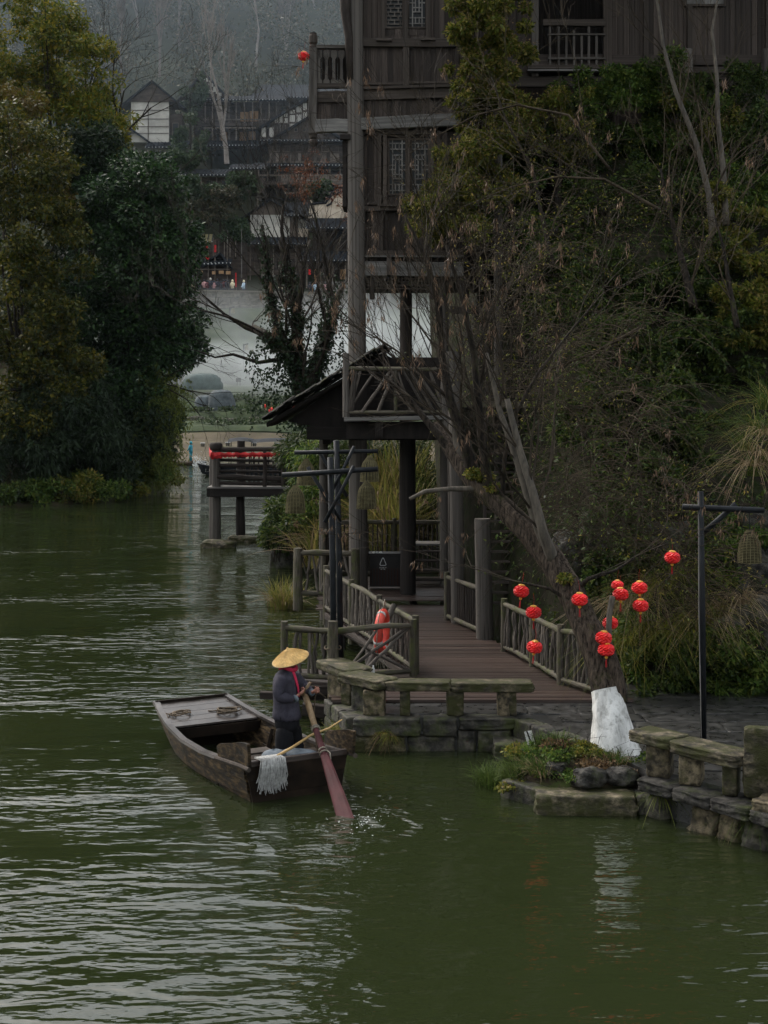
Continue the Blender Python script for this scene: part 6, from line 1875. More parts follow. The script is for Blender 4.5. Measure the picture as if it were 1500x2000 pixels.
# ------------------------------------------------------------------ shrubs over the slope
SG = 'shrubs covering the slope'
def slope_pt(px, row):
    """where the sight line through a photo point meets the slope: gives the real place of a shrub"""
    for d in np.arange(24.5, 47, .15):
        v = P(px, row, d)
        if v.x > 1.7 and v.z < float(slope_z(np.array([v.x]), np.array([v.y]))[0]): return d
    return 40.5
shrubs = [  # px, row, half-width px, half-height px, material, leaves, label, in front of the slope by metres
    (960, 60, 70, 70, lf_bushyl, 5200, 'light green leafy shrub top centre before the house wall', 5.0),
    (940, 190, 60, 60, lf_bushyl, 4200, 'yellow green shrub beside the window storey, upper', 4.5),
    (930, 330, 75, 60, lf_bushyl, 5200, 'green and gold shrub before the lattice window, lower', 4.5),
    (880, 410, 70, 50, lf_bushyl, 4600, 'gold speckled shrub hanging over the lower wall panel', 4.5),
    (1060, 240, 80, 50, lf_bushyl, 4600, 'tan budded shrub below the wing balcony', 2.5),
    (1020, 330, 80, 60, lf_bush, 5200, 'green shrub right of the gold one at mid height', 2.5),
    (1170, 190, 80, 45, lf_bush, 4200, 'bright green shrub under the wing sill', 1.0),
    (1270, 170, 80, 45, lf_bush, 4200, 'green shrub below the wing wall, middle', .8),
    (1390, 170, 90, 45, lf_bushdk, 4200, 'dark green shrub below the wing wall, right', .8),
    (1160, 290, 90, 60, lf_bushdk, 5000, 'dark shrub at upper slope centre', 1.2),
    (1300, 270, 90, 60, lf_bush, 5000, 'mid green shrub at the upper slope, right of centre', 1.0),
    (1440, 300, 80, 80, lf_bushdk, 5200, 'dark leafy shrub at the upper right edge', 1.0),
    (1130, 420, 90, 60, lf_bushdk, 4800, 'dark shrub left of the twin saplings', 1.2),
    (1270, 400, 80, 60, lf_bushdk, 4600, 'dark shrub between the saplings', 1.0),
    (1440, 470, 75, 80, lf_bushyl, 6000, 'yellow green shrub at the right edge, mid height', 1.6),
    (1480, 590, 60, 70, lf_bushyl, 4600, 'yellowing shrub above the tall grass at the right edge', 1.6),
    (1330, 540, 80, 60, lf_bushdk, 4400, 'dark shrub right of the saplings, mid slope', 1.0),
    (1190, 560, 90, 60, lf_bushdk, 4400, 'dark shrub in the middle of the slope', 1.0),
    (1250, 680, 90, 60, lf_bushdk, 4000, 'dark shrub low in the middle of the slope', .8),
    (1390, 680, 70, 60, lf_bushdk, 3800, 'dark shrub left of the tall grass', .8),
    (1190, 790, 90, 60, lf_bushdk, 3600, 'dark shrub above the handrail log', .8),
    (1330, 820, 80, 70, lf_bushdk, 3800, 'dark shrub left of the lamp arm', .8),
    (1260, 930, 80, 60, lf_bushdk, 3600, 'dark shrub above the lone lantern', .8),
    (1420, 1060, 60, 50, lf_bush, 3000, 'leafy shrub behind the lamp brace', .6),
    (1270, 1230, 80, 70, lf_bush, 4600, 'green shrub on the quay bank right of the trunk', .6),
    (1330, 1290, 80, 45, lf_bushdk, 3600, 'low dark shrub at the quay edge behind the lamp post', .5),
    (1440, 1290, 60, 45, lf_bush, 3200, 'fern green shrub at the quay edge right of the lamp post', .5),
    (1220, 1110, 70, 60, lf_bushdk, 3200, 'dark shrub behind the right-hand lanterns', .8),
    (1470, 385, 60, 50, lf_bush, 3800, 'green shrub filling the gap at the right edge below the wing', .9),
    (1380, 250, 70, 50, lf_bushyl, 3600, 'yellow green shrub between the twin saplings', 1.0),
    (1090, 560, 80, 60, lf_bushdk, 3400, 'dark shrub behind the seed bunches', 1.2),
    (1050, 470, 80, 50, lf_bush, 3600, 'green shrub behind the upper twigs of the leaning tree', 2.0),
]
for i, (px_, row, hw, hh, mt, nl, lb, fwd) in enumerate(shrubs):
    d = slope_pt(px_, row) - fwd
    ppm = F / d
    g = rng(1200 + i)
    k = 30
    c0 = np.asarray(P(px_, row, d))
    cs = c0 + np.clip(g.normal(size=(k, 3)), -1.6, 1.6) * np.array([hw / ppm * .66, .5, hh / ppm * .66])
    rs = (.14 + .22 * g.random(k)) * (hw / ppm) / 1.1
    bush('slope_shrub', lb, cs, rs, 1300 + i, int(nl * 2.6), .12, .048, mt, SG, droop=.35, shell=.2, base=(c0[0] + .3, d + fwd * .8, c0[2] - hh / ppm * .9), flat=.9)
    if mt is lf_bushyl and row < 450:
        t_ = [o for o in COL.objects if o.get('label') == lb][0]
        put('buds', leaf_cloud(1500 + i, cs + np.array([0, -.1, .1]), rs * 1.25, 1000, .045, .03, 0, .5), lf_bud, t_)

# saplings with clear stems
def sapling(label, pp, d0, r0, seed, mat=palebark_m, leaf=None, group='saplings on the slope'):
    q = [P(a, b_, d0 + (i * .25)) for i, (a, b_) in enumerate(pp)]
    t = thing('sapling', q[0], label, 'tree', group)
    rr_ = [r0 * (1 - .75 * i / (len(q) - 1)) for i in range(len(q))]
    rough_tube(MB(), q, rr_, 8, seed, .08).build('trunk', mat, t, True)
    out = []
    for i in range(1, len(q)):
        for k in range(2):
            grow(seed * 7 + i * 3 + k, q[i].lerp(q[i - 1], R.random() * .6), (q[i] - q[i - 1]).normalized() + Vector((R.uniform(-.9, .9), R.uniform(-.4, .4), R.uniform(0, .4))), R.uniform(.9, 1.8), rr_[i] * .38, 3, out, spread=.6, up=.1, wander=.22, rmin=.005)
    branch_mesh(out, thin=.014).build('twigs', slopetwig_m, t)
    return t
sapling('left of the twin pale saplings, curving up before the wing wall', [(1395, 470), (1385, 380), (1360, 280), (1320, 180), (1295, 90), (1285, 10), (1270, -60)], 33.0, .09, 3)
sapling('right of the twin pale saplings near the right edge', [(1418, 440), (1412, 330), (1402, 240), (1400, 150), (1390, 60), (1405, -20)], 33.5, .085, 4)
sapling('brown sapling stem leaning up from the middle of the slope', [(1355, 600), (1340, 540), (1322, 470), (1305, 400), (1290, 330)], 32.0, .11, 5, bark_m)
sapling('pair of thin stems below the yellow shrub at the right', [(1440, 640), (1425, 560), (1412, 480), (1395, 420)], 30.5, .07, 6, bark_m)
sapling('thin stem reaching left across the window storey', [(1190, 330), (1110, 225), (1010, 205), (930, 225), (860, 262), (800, 300)], 31, .034, 7, slopetwig_m)
sapling('long thin branch arching left below the gold shrub', [(1290, 410), (1180, 350), (1090, 345), (1000, 365), (900, 405)], 30.5, .034, 8, slopetwig_m)
sapling('thin leaning stem behind the leaning tree', [(1250, 640), (1160, 690), (1080, 720), (1010, 760)], 29, .04, 9, slopetwig_m)
sapling('dark crooked stem right of the house corner', [(1080, 520), (1060, 430), (1040, 330), (990, 240), (960, 150)], 33, .06, 10, bark_m)

# arching bramble stems and dead twigs
def brambles(label, spots, seed, n, L, mat=slopetwig_m, leafmat=None):
    t = thing('bramble_thicket', P(*spots[0]), label, 'bramble', 'brambles on the slope')
    rr = random.Random(seed); mb = MB(); lv = []
    for k in range(n):
        s = rr.choice(spots)
        p = P(s[0] + rr.uniform(-60, 60), s[1] + rr.uniform(-50, 50), s[2] + rr.uniform(-.8, .8))
        d = Vector((rr.uniform(-1, 1), rr.uniform(-.7, .3), rr.uniform(.1, 1.1))).normalized()
        pts = [p.copy()]; m = rr.randint(5, 8); ll = L * rr.uniform(.6, 1.3)
        for i in range(m):
            d = (d + Vector((rr.gauss(0, .12), rr.gauss(0, .12), -.28 + rr.gauss(0, .1)))).normalized()
            p = p + d * ll / m; pts.append(p.copy())
            if rr.random() < .5: lv.append(tuple(p))
        mb.tube(pts, [.008 * (1 - .7 * i / m) for i in range(m + 1)], 3, cap=False)
    mb.build('stems', mat, t)
    if leafmat is not None and lv:
        put('leaves', leaf_cloud(seed, np.array(lv), np.full(len(lv), .1), int(len(lv) * 1.8), .07, .03, .4, .1), leafmat, t)
brambles('tangle of brown brambles right of the house posts', [(1010, 620, 30), (1060, 720, 29), (1000, 520, 31), (1090, 800, 28.5)], 61, 330, 2.0, slopetwig_m, lf_bushyl)
brambles('tangle of dead stems in the dark middle of the slope', [(1160, 700, 29), (1230, 800, 28), (1180, 880, 27.5), (1130, 960, 27), (1250, 620, 30)], 62, 330, 2.0, slopetwig_m, lf_bushdk)
brambles('brown brambles above the right-hand lanterns', [(1150, 1010, 26), (1230, 1040, 25.8), (1120, 1060, 26), (1280, 980, 26), (1200, 1000, 26)], 63, 280, 1.6, slopetwig_m, lf_bushdk)
brambles('dry stems hanging behind the lamp post', [(1320, 1000, 26), (1390, 1120, 25.6), (1300, 1100, 25.6), (1330, 1180, 25.4)], 64, 220, 1.4, slopetwig_m, lf_bushyl)
brambles('mixed brambles across the upper slope', [(1120, 480, 31.5), (1210, 420, 32), (1000, 420, 31), (1320, 460, 31.5), (1080, 300, 33)], 65, 260, 2.0, slopetwig_m, lf_bushyl)

# tall grass at the right edge, quay-side grasses
def tuft(name, label, spots, seed, n, L, w, mat, mat2=None, lean=.8, bs=.15, cat='grass', group=None, drop=1.2, db=None, n2=None):
    t = thing(name, spots[0], label, cat, group)
    put('blades', merge([blades(seed + i, tuple(s), n, L, w, lean, .9, 5, drop, bs, db) for i, s in enumerate(spots)]), mat, t)
    if mat2 is not None:
        put('dry_blades', merge([blades(seed + 70 + i, tuple(s), n2 or n // 2, L, w, lean * 1.3, .9, 5, drop * 1.3, bs, db) for i, s in enumerate(spots)]), mat2, t)
    return t
tuft('tall_grass', 'tall arching green grass at the right edge', [P(1480, 850, 27), P(1455, 880, 26.8), P(1500, 800, 27), P(1475, 930, 26.6)], 1600, 70, 1.05, .013, lf_grass, lf_reed, 1.1, .15, db=(-.5, -.5, 0))
tuft('tall_grass', 'clump of dry tan grass hanging below the green grass at the right edge', [P(1485, 890, 26.2), P(1500, 850, 26.2), P(1470, 910, 26.3)], 1650, 60, .75, .011, lf_drygrass, None, 1.7, .15, drop=2.0, db=(-.2, -.8, 0))
for i, (px_, row, d, lb, mt) in enumerate(((1190, 1010, 26.8, 'sedge clump hanging above the lanterns', lf_bushdk), (1240, 1180, 25.9, 'long dry sedge right of the lower lanterns', lf_drygrass), (1290, 1150, 25.8, 'dull sedge between lanterns and lamp post', lf_bushyl), (1350, 1230, 25.5, 'dull sedge behind the lower lamp post', lf_bushyl), (1410, 1200, 25.5, 'sedge hanging on the rock right of the lamp post', lf_drygrass), (1230, 1260, 25.7, 'olive sedge at the foot of the slope by the trunk', lf_bushyl))):
    q = P(px_, row, d)
    tuft('sedge', lb, [q, q + Vector((.35, 0, .2)), q + Vector((-.3, .1, -.15))], 1700 + i * 9, 90, 1.0, .012, mt, None, 1.5, .14, drop=1.7, db=(0, -.6, 0), group='sedges on the slope')
# rock faces low on the slope
for i, (px_, row, s, lb) in enumerate(((1465, 1130, (1.0, .9, 1.3), 'grey rock face high at the right edge'), (1490, 1230, (1.1, .9, 1.2), 'grey rock face low at the right edge'), (1440, 1235, (.8, .8, .9), 'mossy rock left of the right-edge rock face'), (1110, 1090, (.75, .7, 1.1), 'upright grey boulder behind the leaning trunk'), (1180, 1040, (.9, .8, .9), 'grey boulder high behind the lanterns'), (1310, 1060, (1.0, .9, .8), 'dark boulder behind the lone lantern'), (1480, 1040, (.9, .9, .9), 'dark boulder behind the hanging basket'))):
    d = min(slope_pt(px_, row), 29.5) - .1
    tag(block('rock', P(px_, row, d), s, rock_m, None, rz=i * .8, rock=True), lb, 'rock', 'rocks on the slope')

# grass and plants on the small bank and walls
def isl(x, y): return float(isl_z(np.array([x]), np.array([y]))[0])
for i, (x, y_, n, L, lb) in enumerate(((1.95, 21.3, 150, .42, 'tall grass at the left tip of the tree bank'), (1.75, 21.6, 110, .36, 'grass overhanging the water left of the tree bank'), (2.25, 21.0, 120, .32, 'grass tuft behind the long kerb stone'), (2.45, 21.7, 120, .3, 'grass around the white card'), (3.2, 20.95, 90, .22, 'short grass at the foot of the tree'), (3.75, 20.9, 80, .25, 'grass right of the whitewashed foot'))):
    sp_ = [Vector((x + R.uniform(-.22, .22), y_ + R.uniform(-.2, .2), max(.05, isl(x, y_)) - .05)) for _ in range(4)]
    tuft('grass_tuft', lb, sp_, 1800 + i * 11, n, L, .012, lf_grass, lf_drygrass if i in (2, 4) else None, .8, .14, group='grass tufts on the tree bank')
for i, (x, y_, lb, mt) in enumerate(((2.75, 21.0, 'low green weeds before the trunk', lf_bush), (2.35, 21.35, 'leafy weeds left of the trunk', lf_bush), (3.05, 20.75, 'brown dead leaves litter before the trunk', lf_dry), (2.65, 21.4, 'rusty dry stalks left of the trunk', lf_dry))):
    cs = np.array([(x + R.uniform(-.25, .25), y_ + R.uniform(-.2, .2), isl(x, y_) + .03) for _ in range(7)])
    bush('weeds', lb, cs, np.full(7, .13), 1900 + i, 900, .06, .035, mt, 'weeds on the tree bank', 'plant', shell=.1, flat=.5)
tuft('fern', 'yellow green fern hanging at the corner of the plinth wall', [G(1292, 1560, .3) + Vector((0, .15, 0))], 1950, 90, .34, .016, lf_willow, None, 1.4, .06, 'fern', drop=2.0, db=(0, -.7, 0))
tuft('fern', 'pale drooping fern on the right part of the plinth wall', [G(1455, 1590, .35) + Vector((0, .15, 0))], 1960, 70, .3, .01, lf_bush, lf_drygrass, 1.4, .06, 'fern', drop=2.2, db=(0, -.7, 0))
tuft('fern', 'fern at the far right below the stone seat', [G(1490, 1610, .3) + Vector((0, .2, 0))], 1970, 60, .3, .01, lf_bush, None, 1.4, .06, 'fern', drop=2.2, db=(0, -.7, 0))
tuft('fern', 'brown and green weeds on the quay wall under the bench', [P(762, 1440, 23.6), P(752, 1432, 23.6)], 1975, 90, .16, .008, lf_bushyl, lf_dry, 1.6, .08, 'fern', drop=2.0, db=(0, -.8, 0))
tuft('grass_tuft', 'yellow grass on the quay corner above the boat stern', [P(662, 1440, 23.95), P(655, 1430, 24.2)], 1980, 80, .28, .012, lf_reed, lf_grass, .9, .1, 'grass')
tuft('fern', 'fern fronds at the foot of the slope right of the lamp post', [Vector((6.0, 25.6, .55)), Vector((6.5, 25.7, .55))], 1985, 110, .5, .022, lf_bush, None, 1.1, .12, 'fern', drop=1.6)
# more ground cover on the small bank
for i, (x, y_, lb) in enumerate(((2.0, 20.95, 'mossy weeds at the water corner of the tree bank'), (2.55, 20.65, 'low weeds right behind the long kerb stone'), (3.25, 20.65, 'low weeds between the two dark rocks'), (3.6, 21.1, 'small weeds right of the whitewashed foot'), (2.2, 21.8, 'dense weeds below the step wall'), (2.9, 21.2, 'moss patch left of the whitewashed foot'))):
    cs = np.array([(x + R.uniform(-.3, .3), y_ + R.uniform(-.25, .25), isl(x, y_) + .02) for _ in range(12)])
    bush('weeds', lb, cs, np.full(12, .12), 1920 + i, 1500, .05, .03, (lf_bushyl, lf_bush, lf_dry, lf_bush, lf_bushyl, lf_bushyl)[i], 'weeds on the tree bank', 'plant', shell=.1, flat=.45)
# growth over the dark bank beyond the pavilion
for i, (px_, row, d, rx, mt, lb) in enumerate(((572, 1015, 47.5, .7, lf_bushdk, 'dark bush over the hollow below the platform'), (610, 1020, 46.5, .9, lf_bushdk, 'dark bush at the waterline left of the pavilion'), (640, 980, 46, .9, lf_bush, 'green bush left of the pavilion behind the lamp posts'), (540, 1035, 49, .5, lf_bushdk, 'thin weeds on the rocks under the platform deck'))):
    c0 = np.asarray(P(px_, row, d)); gg = rng(2300 + i)
    cs = c0 + np.clip(gg.normal(size=(9, 3)), -1.3, 1.3) * np.array([rx * .5, .4, .35])
    bush('bank_shrub', lb, cs, .3 + .25 * gg.random(9), 2310 + i, 3600, .16, .06, mt, 'reed and bamboo clumps beyond the pavilion', base=(c0[0], d, max(0, c0[2] - .9)))
# churned water where the oar dips
g = rng(88); N = 90
ang = g.random(N) * 6.283; rad_ = .05 + .5 * g.random(N) ** 1.5
pos = np.stack([-.42 + rad_ * np.cos(ang) + .12, 19.55 + rad_ * np.sin(ang) * 1.3, .012 + .05 * g.random(N) * np.exp(-rad_ * 4)], 1)
t = thing('oar_splash', (-.42, 19.55, 0), 'small splash and foam where the oar meets the water', 'splash'); t['kind'] = 'stuff'
put('foam', leaf_quads(pos, unit(g.normal(size=(N, 3)) * np.array([1, 1, .15])), np.array([0, 0, 1.0]) + g.normal(size=(N, 3)) * .3, .014 + .016 * g.random(N), .01), foam_m, t)
# leafy undergrowth creeping over the whole slope, uncountable
g = rng(3300); N = 1500
X = g.uniform(3.2, 19, N); Yv = g.uniform(26, 40.5, N)
Z = slope_z(X, Yv) + .05
ug = np_obj('slope_undergrowth', *leaf_cloud(3301, np.stack([X, Yv, Z], 1), .18 + .3 * g.random(N), 46000, .13, .055, .4, .2, .9), lf_bushdk)
tag(ug, 'low leafy undergrowth over the slope', 'undergrowth', kind='stuff')
# ------------------------------------------------------------------ village across the water
class FarHouse:
    def __init__(s, name, label, px, row, d, cat='house', group='village houses on the far hillside'):
        s.d = d
        s.t = thing(name, P(px, row, d), label, cat, group)
    def box(s, name, px0, px1, r0, r1, mat, dy=0.0, dep=.25, parent=None):
        a = P(px0, r1, s.d); b_ = P(px1, r0, s.d)
        return MB().box(((a.x + b_.x) / 2, s.d + dy + dep / 2, (a.z + b_.z) / 2), (abs(b_.x - a.x), dep, abs(b_.z - a.z))).build(name, mat, parent or s.t)
    def slope(s, name, px0, px1, re, rr, dy0=-1.6, dy1=3.0, ind=0, mat=None):
        """roof slope facing us: eave row re at dy0, ridge row rr at dy1"""
        a, b_, c, e = P(px0, re, s.d), P(px1, re, s.d), P(px1 - ind, rr, s.d), P(px0 + ind, rr, s.d)
        pts = [(a.x, s.d + dy0, a.z), (b_.x, s.d + dy0, b_.z), (c.x, s.d + dy1, c.z), (e.x, s.d + dy1, e.z)]
        o = MB().prism(pts, (0, 0, .28)).build(name, mat or fartile_m, s.t)
        rb = MB()
        n_ = max(4, int((b_.x - a.x) / .55))
        for k in range(n_ + 1):
            u = k / n_
            p0 = Vector(pts[0]).lerp(Vector(pts[1]), u) + Vector((0, 0, .3)); p1 = Vector(pts[3]).lerp(Vector(pts[2]), u) + Vector((0, 0, .3))
            rb.tube([p0, p1], .09, 4, cap=False)
        r_ = rb.build('tile_rows', fartile_m, o); tag(r_, kind='stuff')
        ed = MB()
        for k in range(n_ + 1):
            p0 = Vector(pts[0]).lerp(Vector(pts[1]), k / n_) + Vector((0, -.05, .2))
            ed.box(p0, (.13, .08, .14))
        e_ = ed.build('eave_tile_ends', white_m, o); tag(e_, kind='stuff')
        return o
    def gable(s, name, pxl, pxr, re, pxa, ra, dep=6.0, over=1.0, th=.3):
        """two roof slabs seen gable-on"""
        for k, px in enumerate((pxl, pxr)):
            a = P(px, re, s.d); b_ = P(pxa, ra, s.d)
            dv = Vector((a.x, 0, a.z)) - Vector((b_.x, 0, b_.z)); dv.normalize(); up = Vector((-dv.z, 0, dv.x)) * (1 if dv.x < 0 else -1)
            up = up * th
            e = Vector((a.x, 0, a.z)) + dv * over; f_ = Vector((b_.x, 0, b_.z))
            y0 = s.d - .9
            if k: f_ = f_ + Vector((.012, 0, .0))
            MB().prism([(e.x, y0, e.z), (f_.x, y0, f_.z), (f_.x + up.x, y0, f_.z + up.z), (e.x + up.x, y0, e.z + up.z)], (0, dep, 0)).build(name, fartile_m, s.t)
    def tri(s, name, pxl, pxr, re, pxa, ra, mat, dy=0.0, dep=.3):
        a, b_, c = P(pxl, re, s.d), P(pxr, re, s.d), P(pxa, ra, s.d)
        MB().prism([(a.x, s.d + dy, a.z), (b_.x, s.d + dy, b_.z), (c.x, s.d + dy, c.z)], (0, dep, 0)).build(name, mat, s.t)
    def windows(s, pxs, r0, r1, w, dy=-.12, mat=None, frame=None):
        for px in pxs:
            f_ = s.box('window', px - w / 2, px + w / 2, r0, r1, frame or farwood2_m, dy, .12)
            s.box('pane', px - w / 2 + 1, px + w / 2 - 1, r0 + 1.2, r1 - 1.2, mat or glass_m, dy - .05, .06, f_)

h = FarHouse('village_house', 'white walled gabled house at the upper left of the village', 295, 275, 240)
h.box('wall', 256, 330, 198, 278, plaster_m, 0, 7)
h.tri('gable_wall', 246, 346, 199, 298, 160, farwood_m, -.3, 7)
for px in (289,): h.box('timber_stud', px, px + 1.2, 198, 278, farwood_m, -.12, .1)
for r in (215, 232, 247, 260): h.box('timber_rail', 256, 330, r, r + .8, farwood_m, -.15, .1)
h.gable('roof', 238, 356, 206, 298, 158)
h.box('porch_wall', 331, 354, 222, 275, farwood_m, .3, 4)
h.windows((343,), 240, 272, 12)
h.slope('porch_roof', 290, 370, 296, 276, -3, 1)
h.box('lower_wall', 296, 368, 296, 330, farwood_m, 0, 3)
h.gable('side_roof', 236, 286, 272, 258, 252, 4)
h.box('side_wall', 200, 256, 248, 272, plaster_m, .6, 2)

h = FarHouse('village_house', 'timber house with white half-timbered gable strip and two galleries', 430, 275, 248)
h.box('wall', 376, 545, 196, 278, farwood_m, 1.5, 6)
h.tri('gable_wall', 376, 446, 196, 400, 142, farwood_m, -.2, 6)
for (a, c, r0, r1) in ((398, 401, 150, 157), (403, 407, 153, 160), (408, 412, 158, 167), (412, 417, 163, 170), (417, 422, 170, 180), (422, 427, 176, 184), (427, 433, 182, 188), (405, 411, 176, 182), (412, 417, 178, 184)):
    h.box('plaster_panel', a, c, r0, r1, plaster_m, -.35, .1)
h.gable('roof', 352, 448, 192, 398, 140)
h.slope('gallery_roof', 395, 560, 203, 186, -2.5, 2)
for px in (402, 416, 432, 448, 462, 478, 494, 510, 526, 540): h.box('gallery_post', px, px + 2, 203, 277, farwood2_m, -1.6, .2)
for r in (236, 252): h.box('gallery_rail', 400, 545, r, r + 2.5, farwood2_m, -1.7, .15)
h.box('gallery_floor', 396, 548, 244, 250, farwood_m, -1.8, 3.5)
for (a, c, r0, r1) in ((468, 484, 216, 234), (486, 503, 214, 234), (466, 480, 255, 272), (430, 442, 255, 273), (484, 498, 254, 270)):
    h.box('ochre_panel', a, c, r0, r1, warmin_m, 1.2, .3)  # panels in plain ochre wall colour inside the gallery
h.windows((412, 424), 258, 276, 8, 1.2)
h.slope('base_roof', 390, 575, 292, 276, -3, 1)

h = FarHouse('village_house', 'house with the large dark tiled roof at the top of the village', 555, 230, 255)
h.box('wall', 500, 680, 190, 262, farwood_m, 1, 6)
h.slope('roof', 492, 690, 199, 154, -3, 6, 14)
for px in (504, 522, 543, 565, 585): h.box('post', px, px + 2.4, 198, 235, farwood2_m, -1, .2)
h.windows((533, 555, 578), 206, 222, 12, .8)
h.box('balcony_rail', 500, 600, 224, 228, farwood2_m, -1.2, .2)

h = FarHouse('village_house', 'house with white half-timbered gable left of the stilted house', 575, 262, 244)
h.box('wall', 528, 690, 240, 275, farwood_m, .4, 6)
h.tri('gable_wall', 520, 690, 242, 610, 192, farwood_m, .1, 6)
for (a, c, r0, r1) in ((537, 543, 230, 240), (546, 552, 226, 240), (555, 562, 222, 228), (555, 562, 231, 240), (566, 576, 215, 222), (566, 576, 225, 238), (579, 589, 208, 220), (579, 589, 224, 238), (592, 600, 202, 215), (592, 600, 219, 236), (566, 575, 242, 250)):
    h.box('plaster_panel', a, c, r0, r1, plaster_m, -.1, .12)
h.gable('roof', 512, 700, 246, 606, 189, 7)
for px in (541, 546, 551, 556): h.box('shutter_slat', px, px + 2.5, 244, 256, farwood2_m, .1, .12)
h.windows((515, 530), 248, 268, 10, .2, plaster_m)

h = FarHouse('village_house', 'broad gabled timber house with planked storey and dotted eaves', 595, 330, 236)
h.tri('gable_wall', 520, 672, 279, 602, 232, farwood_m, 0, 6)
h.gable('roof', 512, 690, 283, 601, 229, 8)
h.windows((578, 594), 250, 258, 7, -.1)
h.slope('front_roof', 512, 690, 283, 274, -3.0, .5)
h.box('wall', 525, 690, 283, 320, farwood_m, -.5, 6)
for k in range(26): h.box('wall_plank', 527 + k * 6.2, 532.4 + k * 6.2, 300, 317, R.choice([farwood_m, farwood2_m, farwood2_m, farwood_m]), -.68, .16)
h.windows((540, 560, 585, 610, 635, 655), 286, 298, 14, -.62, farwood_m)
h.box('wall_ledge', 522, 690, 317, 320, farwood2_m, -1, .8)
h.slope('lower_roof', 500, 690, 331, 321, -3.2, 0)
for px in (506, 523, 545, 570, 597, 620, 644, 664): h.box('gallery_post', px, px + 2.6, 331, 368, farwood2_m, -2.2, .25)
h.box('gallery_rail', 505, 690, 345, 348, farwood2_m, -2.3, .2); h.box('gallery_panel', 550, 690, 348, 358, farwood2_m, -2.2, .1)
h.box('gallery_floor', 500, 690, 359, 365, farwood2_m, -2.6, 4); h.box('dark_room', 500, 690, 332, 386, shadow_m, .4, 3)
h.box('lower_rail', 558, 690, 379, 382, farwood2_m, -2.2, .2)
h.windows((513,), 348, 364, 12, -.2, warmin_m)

h = FarHouse('village_house', 'long low house with dotted eave on the left below the gallery house', 400, 350, 228)
h.slope('roof', 284, 450, 350, 326, -3, 4); h.slope('roof', 452, 520, 336, 318, -2.5, 3)
h.box('wall', 292, 515, 348, 378, farwood_m, -1, 4)
h.windows((320, 350, 380, 410, 440, 470), 354, 370, 12, -1.2)
for px in (300, 335, 365, 395, 425, 455): h.box('post', px, px + 2, 350, 380, farwood2_m, -2.2, .2)

h = FarHouse('village_house', 'lower house with a large blank white wall panel', 528, 470, 222)
h.box('wall', 488, 582, 418, 482, pm('far_brown_wall', (.10, .075, .058), (.17, .135, .105), (.6, .6, .6), (.7, .9), .2, rnd=.1), 0, 6)
h.box('white_panel', 489, 566, 420, 464, plaster_m, -.2, .25)
h.tri('gable_wall', 482, 586, 419, 530, 392, MATS['far_brown_wall'], -.05, 6)
h.gable('roof', 476, 592, 424, 528, 388, 7)
h.slope('side_roof', 556, 612, 426, 392, -2, 4)
h.box('side_wall', 580, 612, 427, 450, plaster_m, .3, 3); h.box('side_wall', 583, 602, 446, 480, cream_m, -.1, 3)
h.slope('lower_roof', 480, 600, 482, 466, -3, 0)
h.box('dark_room', 480, 640, 482, 550, farwood_m, -.4, 4)
for px in (490, 512, 534, 556, 578, 600, 622): h.box('post', px, px + 2.2, 482, 560, farwood2_m, -2, .2)

h = FarHouse('village_house', 'cream wall with curling painted scroll gable beside the house post', 650, 425, 220)
pts = [(602, 426), (606, 398), (600, 384), (612, 396), (634, 394), (642, 384), (648, 374), (660, 370), (672, 374), (690, 372), (720, 372), (720, 426)]
MB().prism([tuple(P(a, b_, 220)) for a, b_ in pts], (0, .6, 0)).build('wall', cream_m, h.t)
sc = MB()
sc.tube([P(a, b_, 219.85) for a, b_ in ((638, 402), (646, 398), (650, 390), (645, 386), (650, 379), (658, 380), (662, 375), (668, 377))], .16, 5)
sc.tube([P(a, b_, 219.85) for a, b_ in ((606, 399), (620, 397), (636, 396), (643, 386), (649, 376), (660, 371), (674, 375), (690, 373))], .2, 5)
sc.build('scroll_painting', fartile_m, h.t)
h.box('lower_wall', 610, 720, 426, 560, farwood_m, .5, 4)
h.slope('lower_roof', 600, 720, 452, 428, -3, .3); h.gable('porch_roof', 640, 720, 480, 668, 448, 5); h.slope('lower_roof', 590, 720, 516, 494, -4, 0)
for px in (600, 625, 650, 675): h.box('post', px, px + 2.4, 516, 566, farwood2_m, -3, .2)
h.windows((620, 645, 670), 525, 548, 14, .2, warmin_m)
for px in (605, 618, 648, 672): h.box('hanging_lamp', px, px + 4, 530, 540, MATS['lantern_red'] if px % 2 else warmin_m, -3.4, .3)

h = FarHouse('market_stall', 'open timber stall with pale awning, red banners and hanging baskets', 420, 560, 212, 'stall', None)
h.box('back_wall', 376, 478, 462, 566, farwood_m, 3, 1)
aw = h.slope('awning', 382, 416, 476, 460, -1.2, .5, 0, MATS['wicker'])
for px in (384, 407, 420, 444): h.box('pole', px, px + 1.8, 470, 562, farwood2_m, -.8, .15)
for r in (516, 526): h.box('beam', 380, 450, r, r + 2, farwood2_m, -.9, .15)
h.gable('roof', 396, 446, 514, 432, 494, 4, .6, .2); h.slope('lower_roof', 372, 424, 520, 508, -1.6, 1); h.slope('lower_roof', 415, 452, 518, 508, -1.4, 1)
for (px, r, w) in ((386, 530, 11), (416, 531, 6), (429, 530, 9), (443, 531, 8)):
    h.box('hanging_basket', px, px + w, r, r + 6, warmin_m, -1.2, .7)
for (px, r0, r1, w) in ((420, 480, 494, 4), (404, 482, 490, 4), (461, 534, 562, 2.5), (402, 500, 508, 8)): h.box('red_banner', px, px + w, r0, r1, redcloth_m, -1.1, .06)
for k in range(7): h.box('bamboo_pole', 392 + k * 11, 393.4 + k * 11, 460 + (k * 7) % 12, 500, farwood2_m, 1, .12)
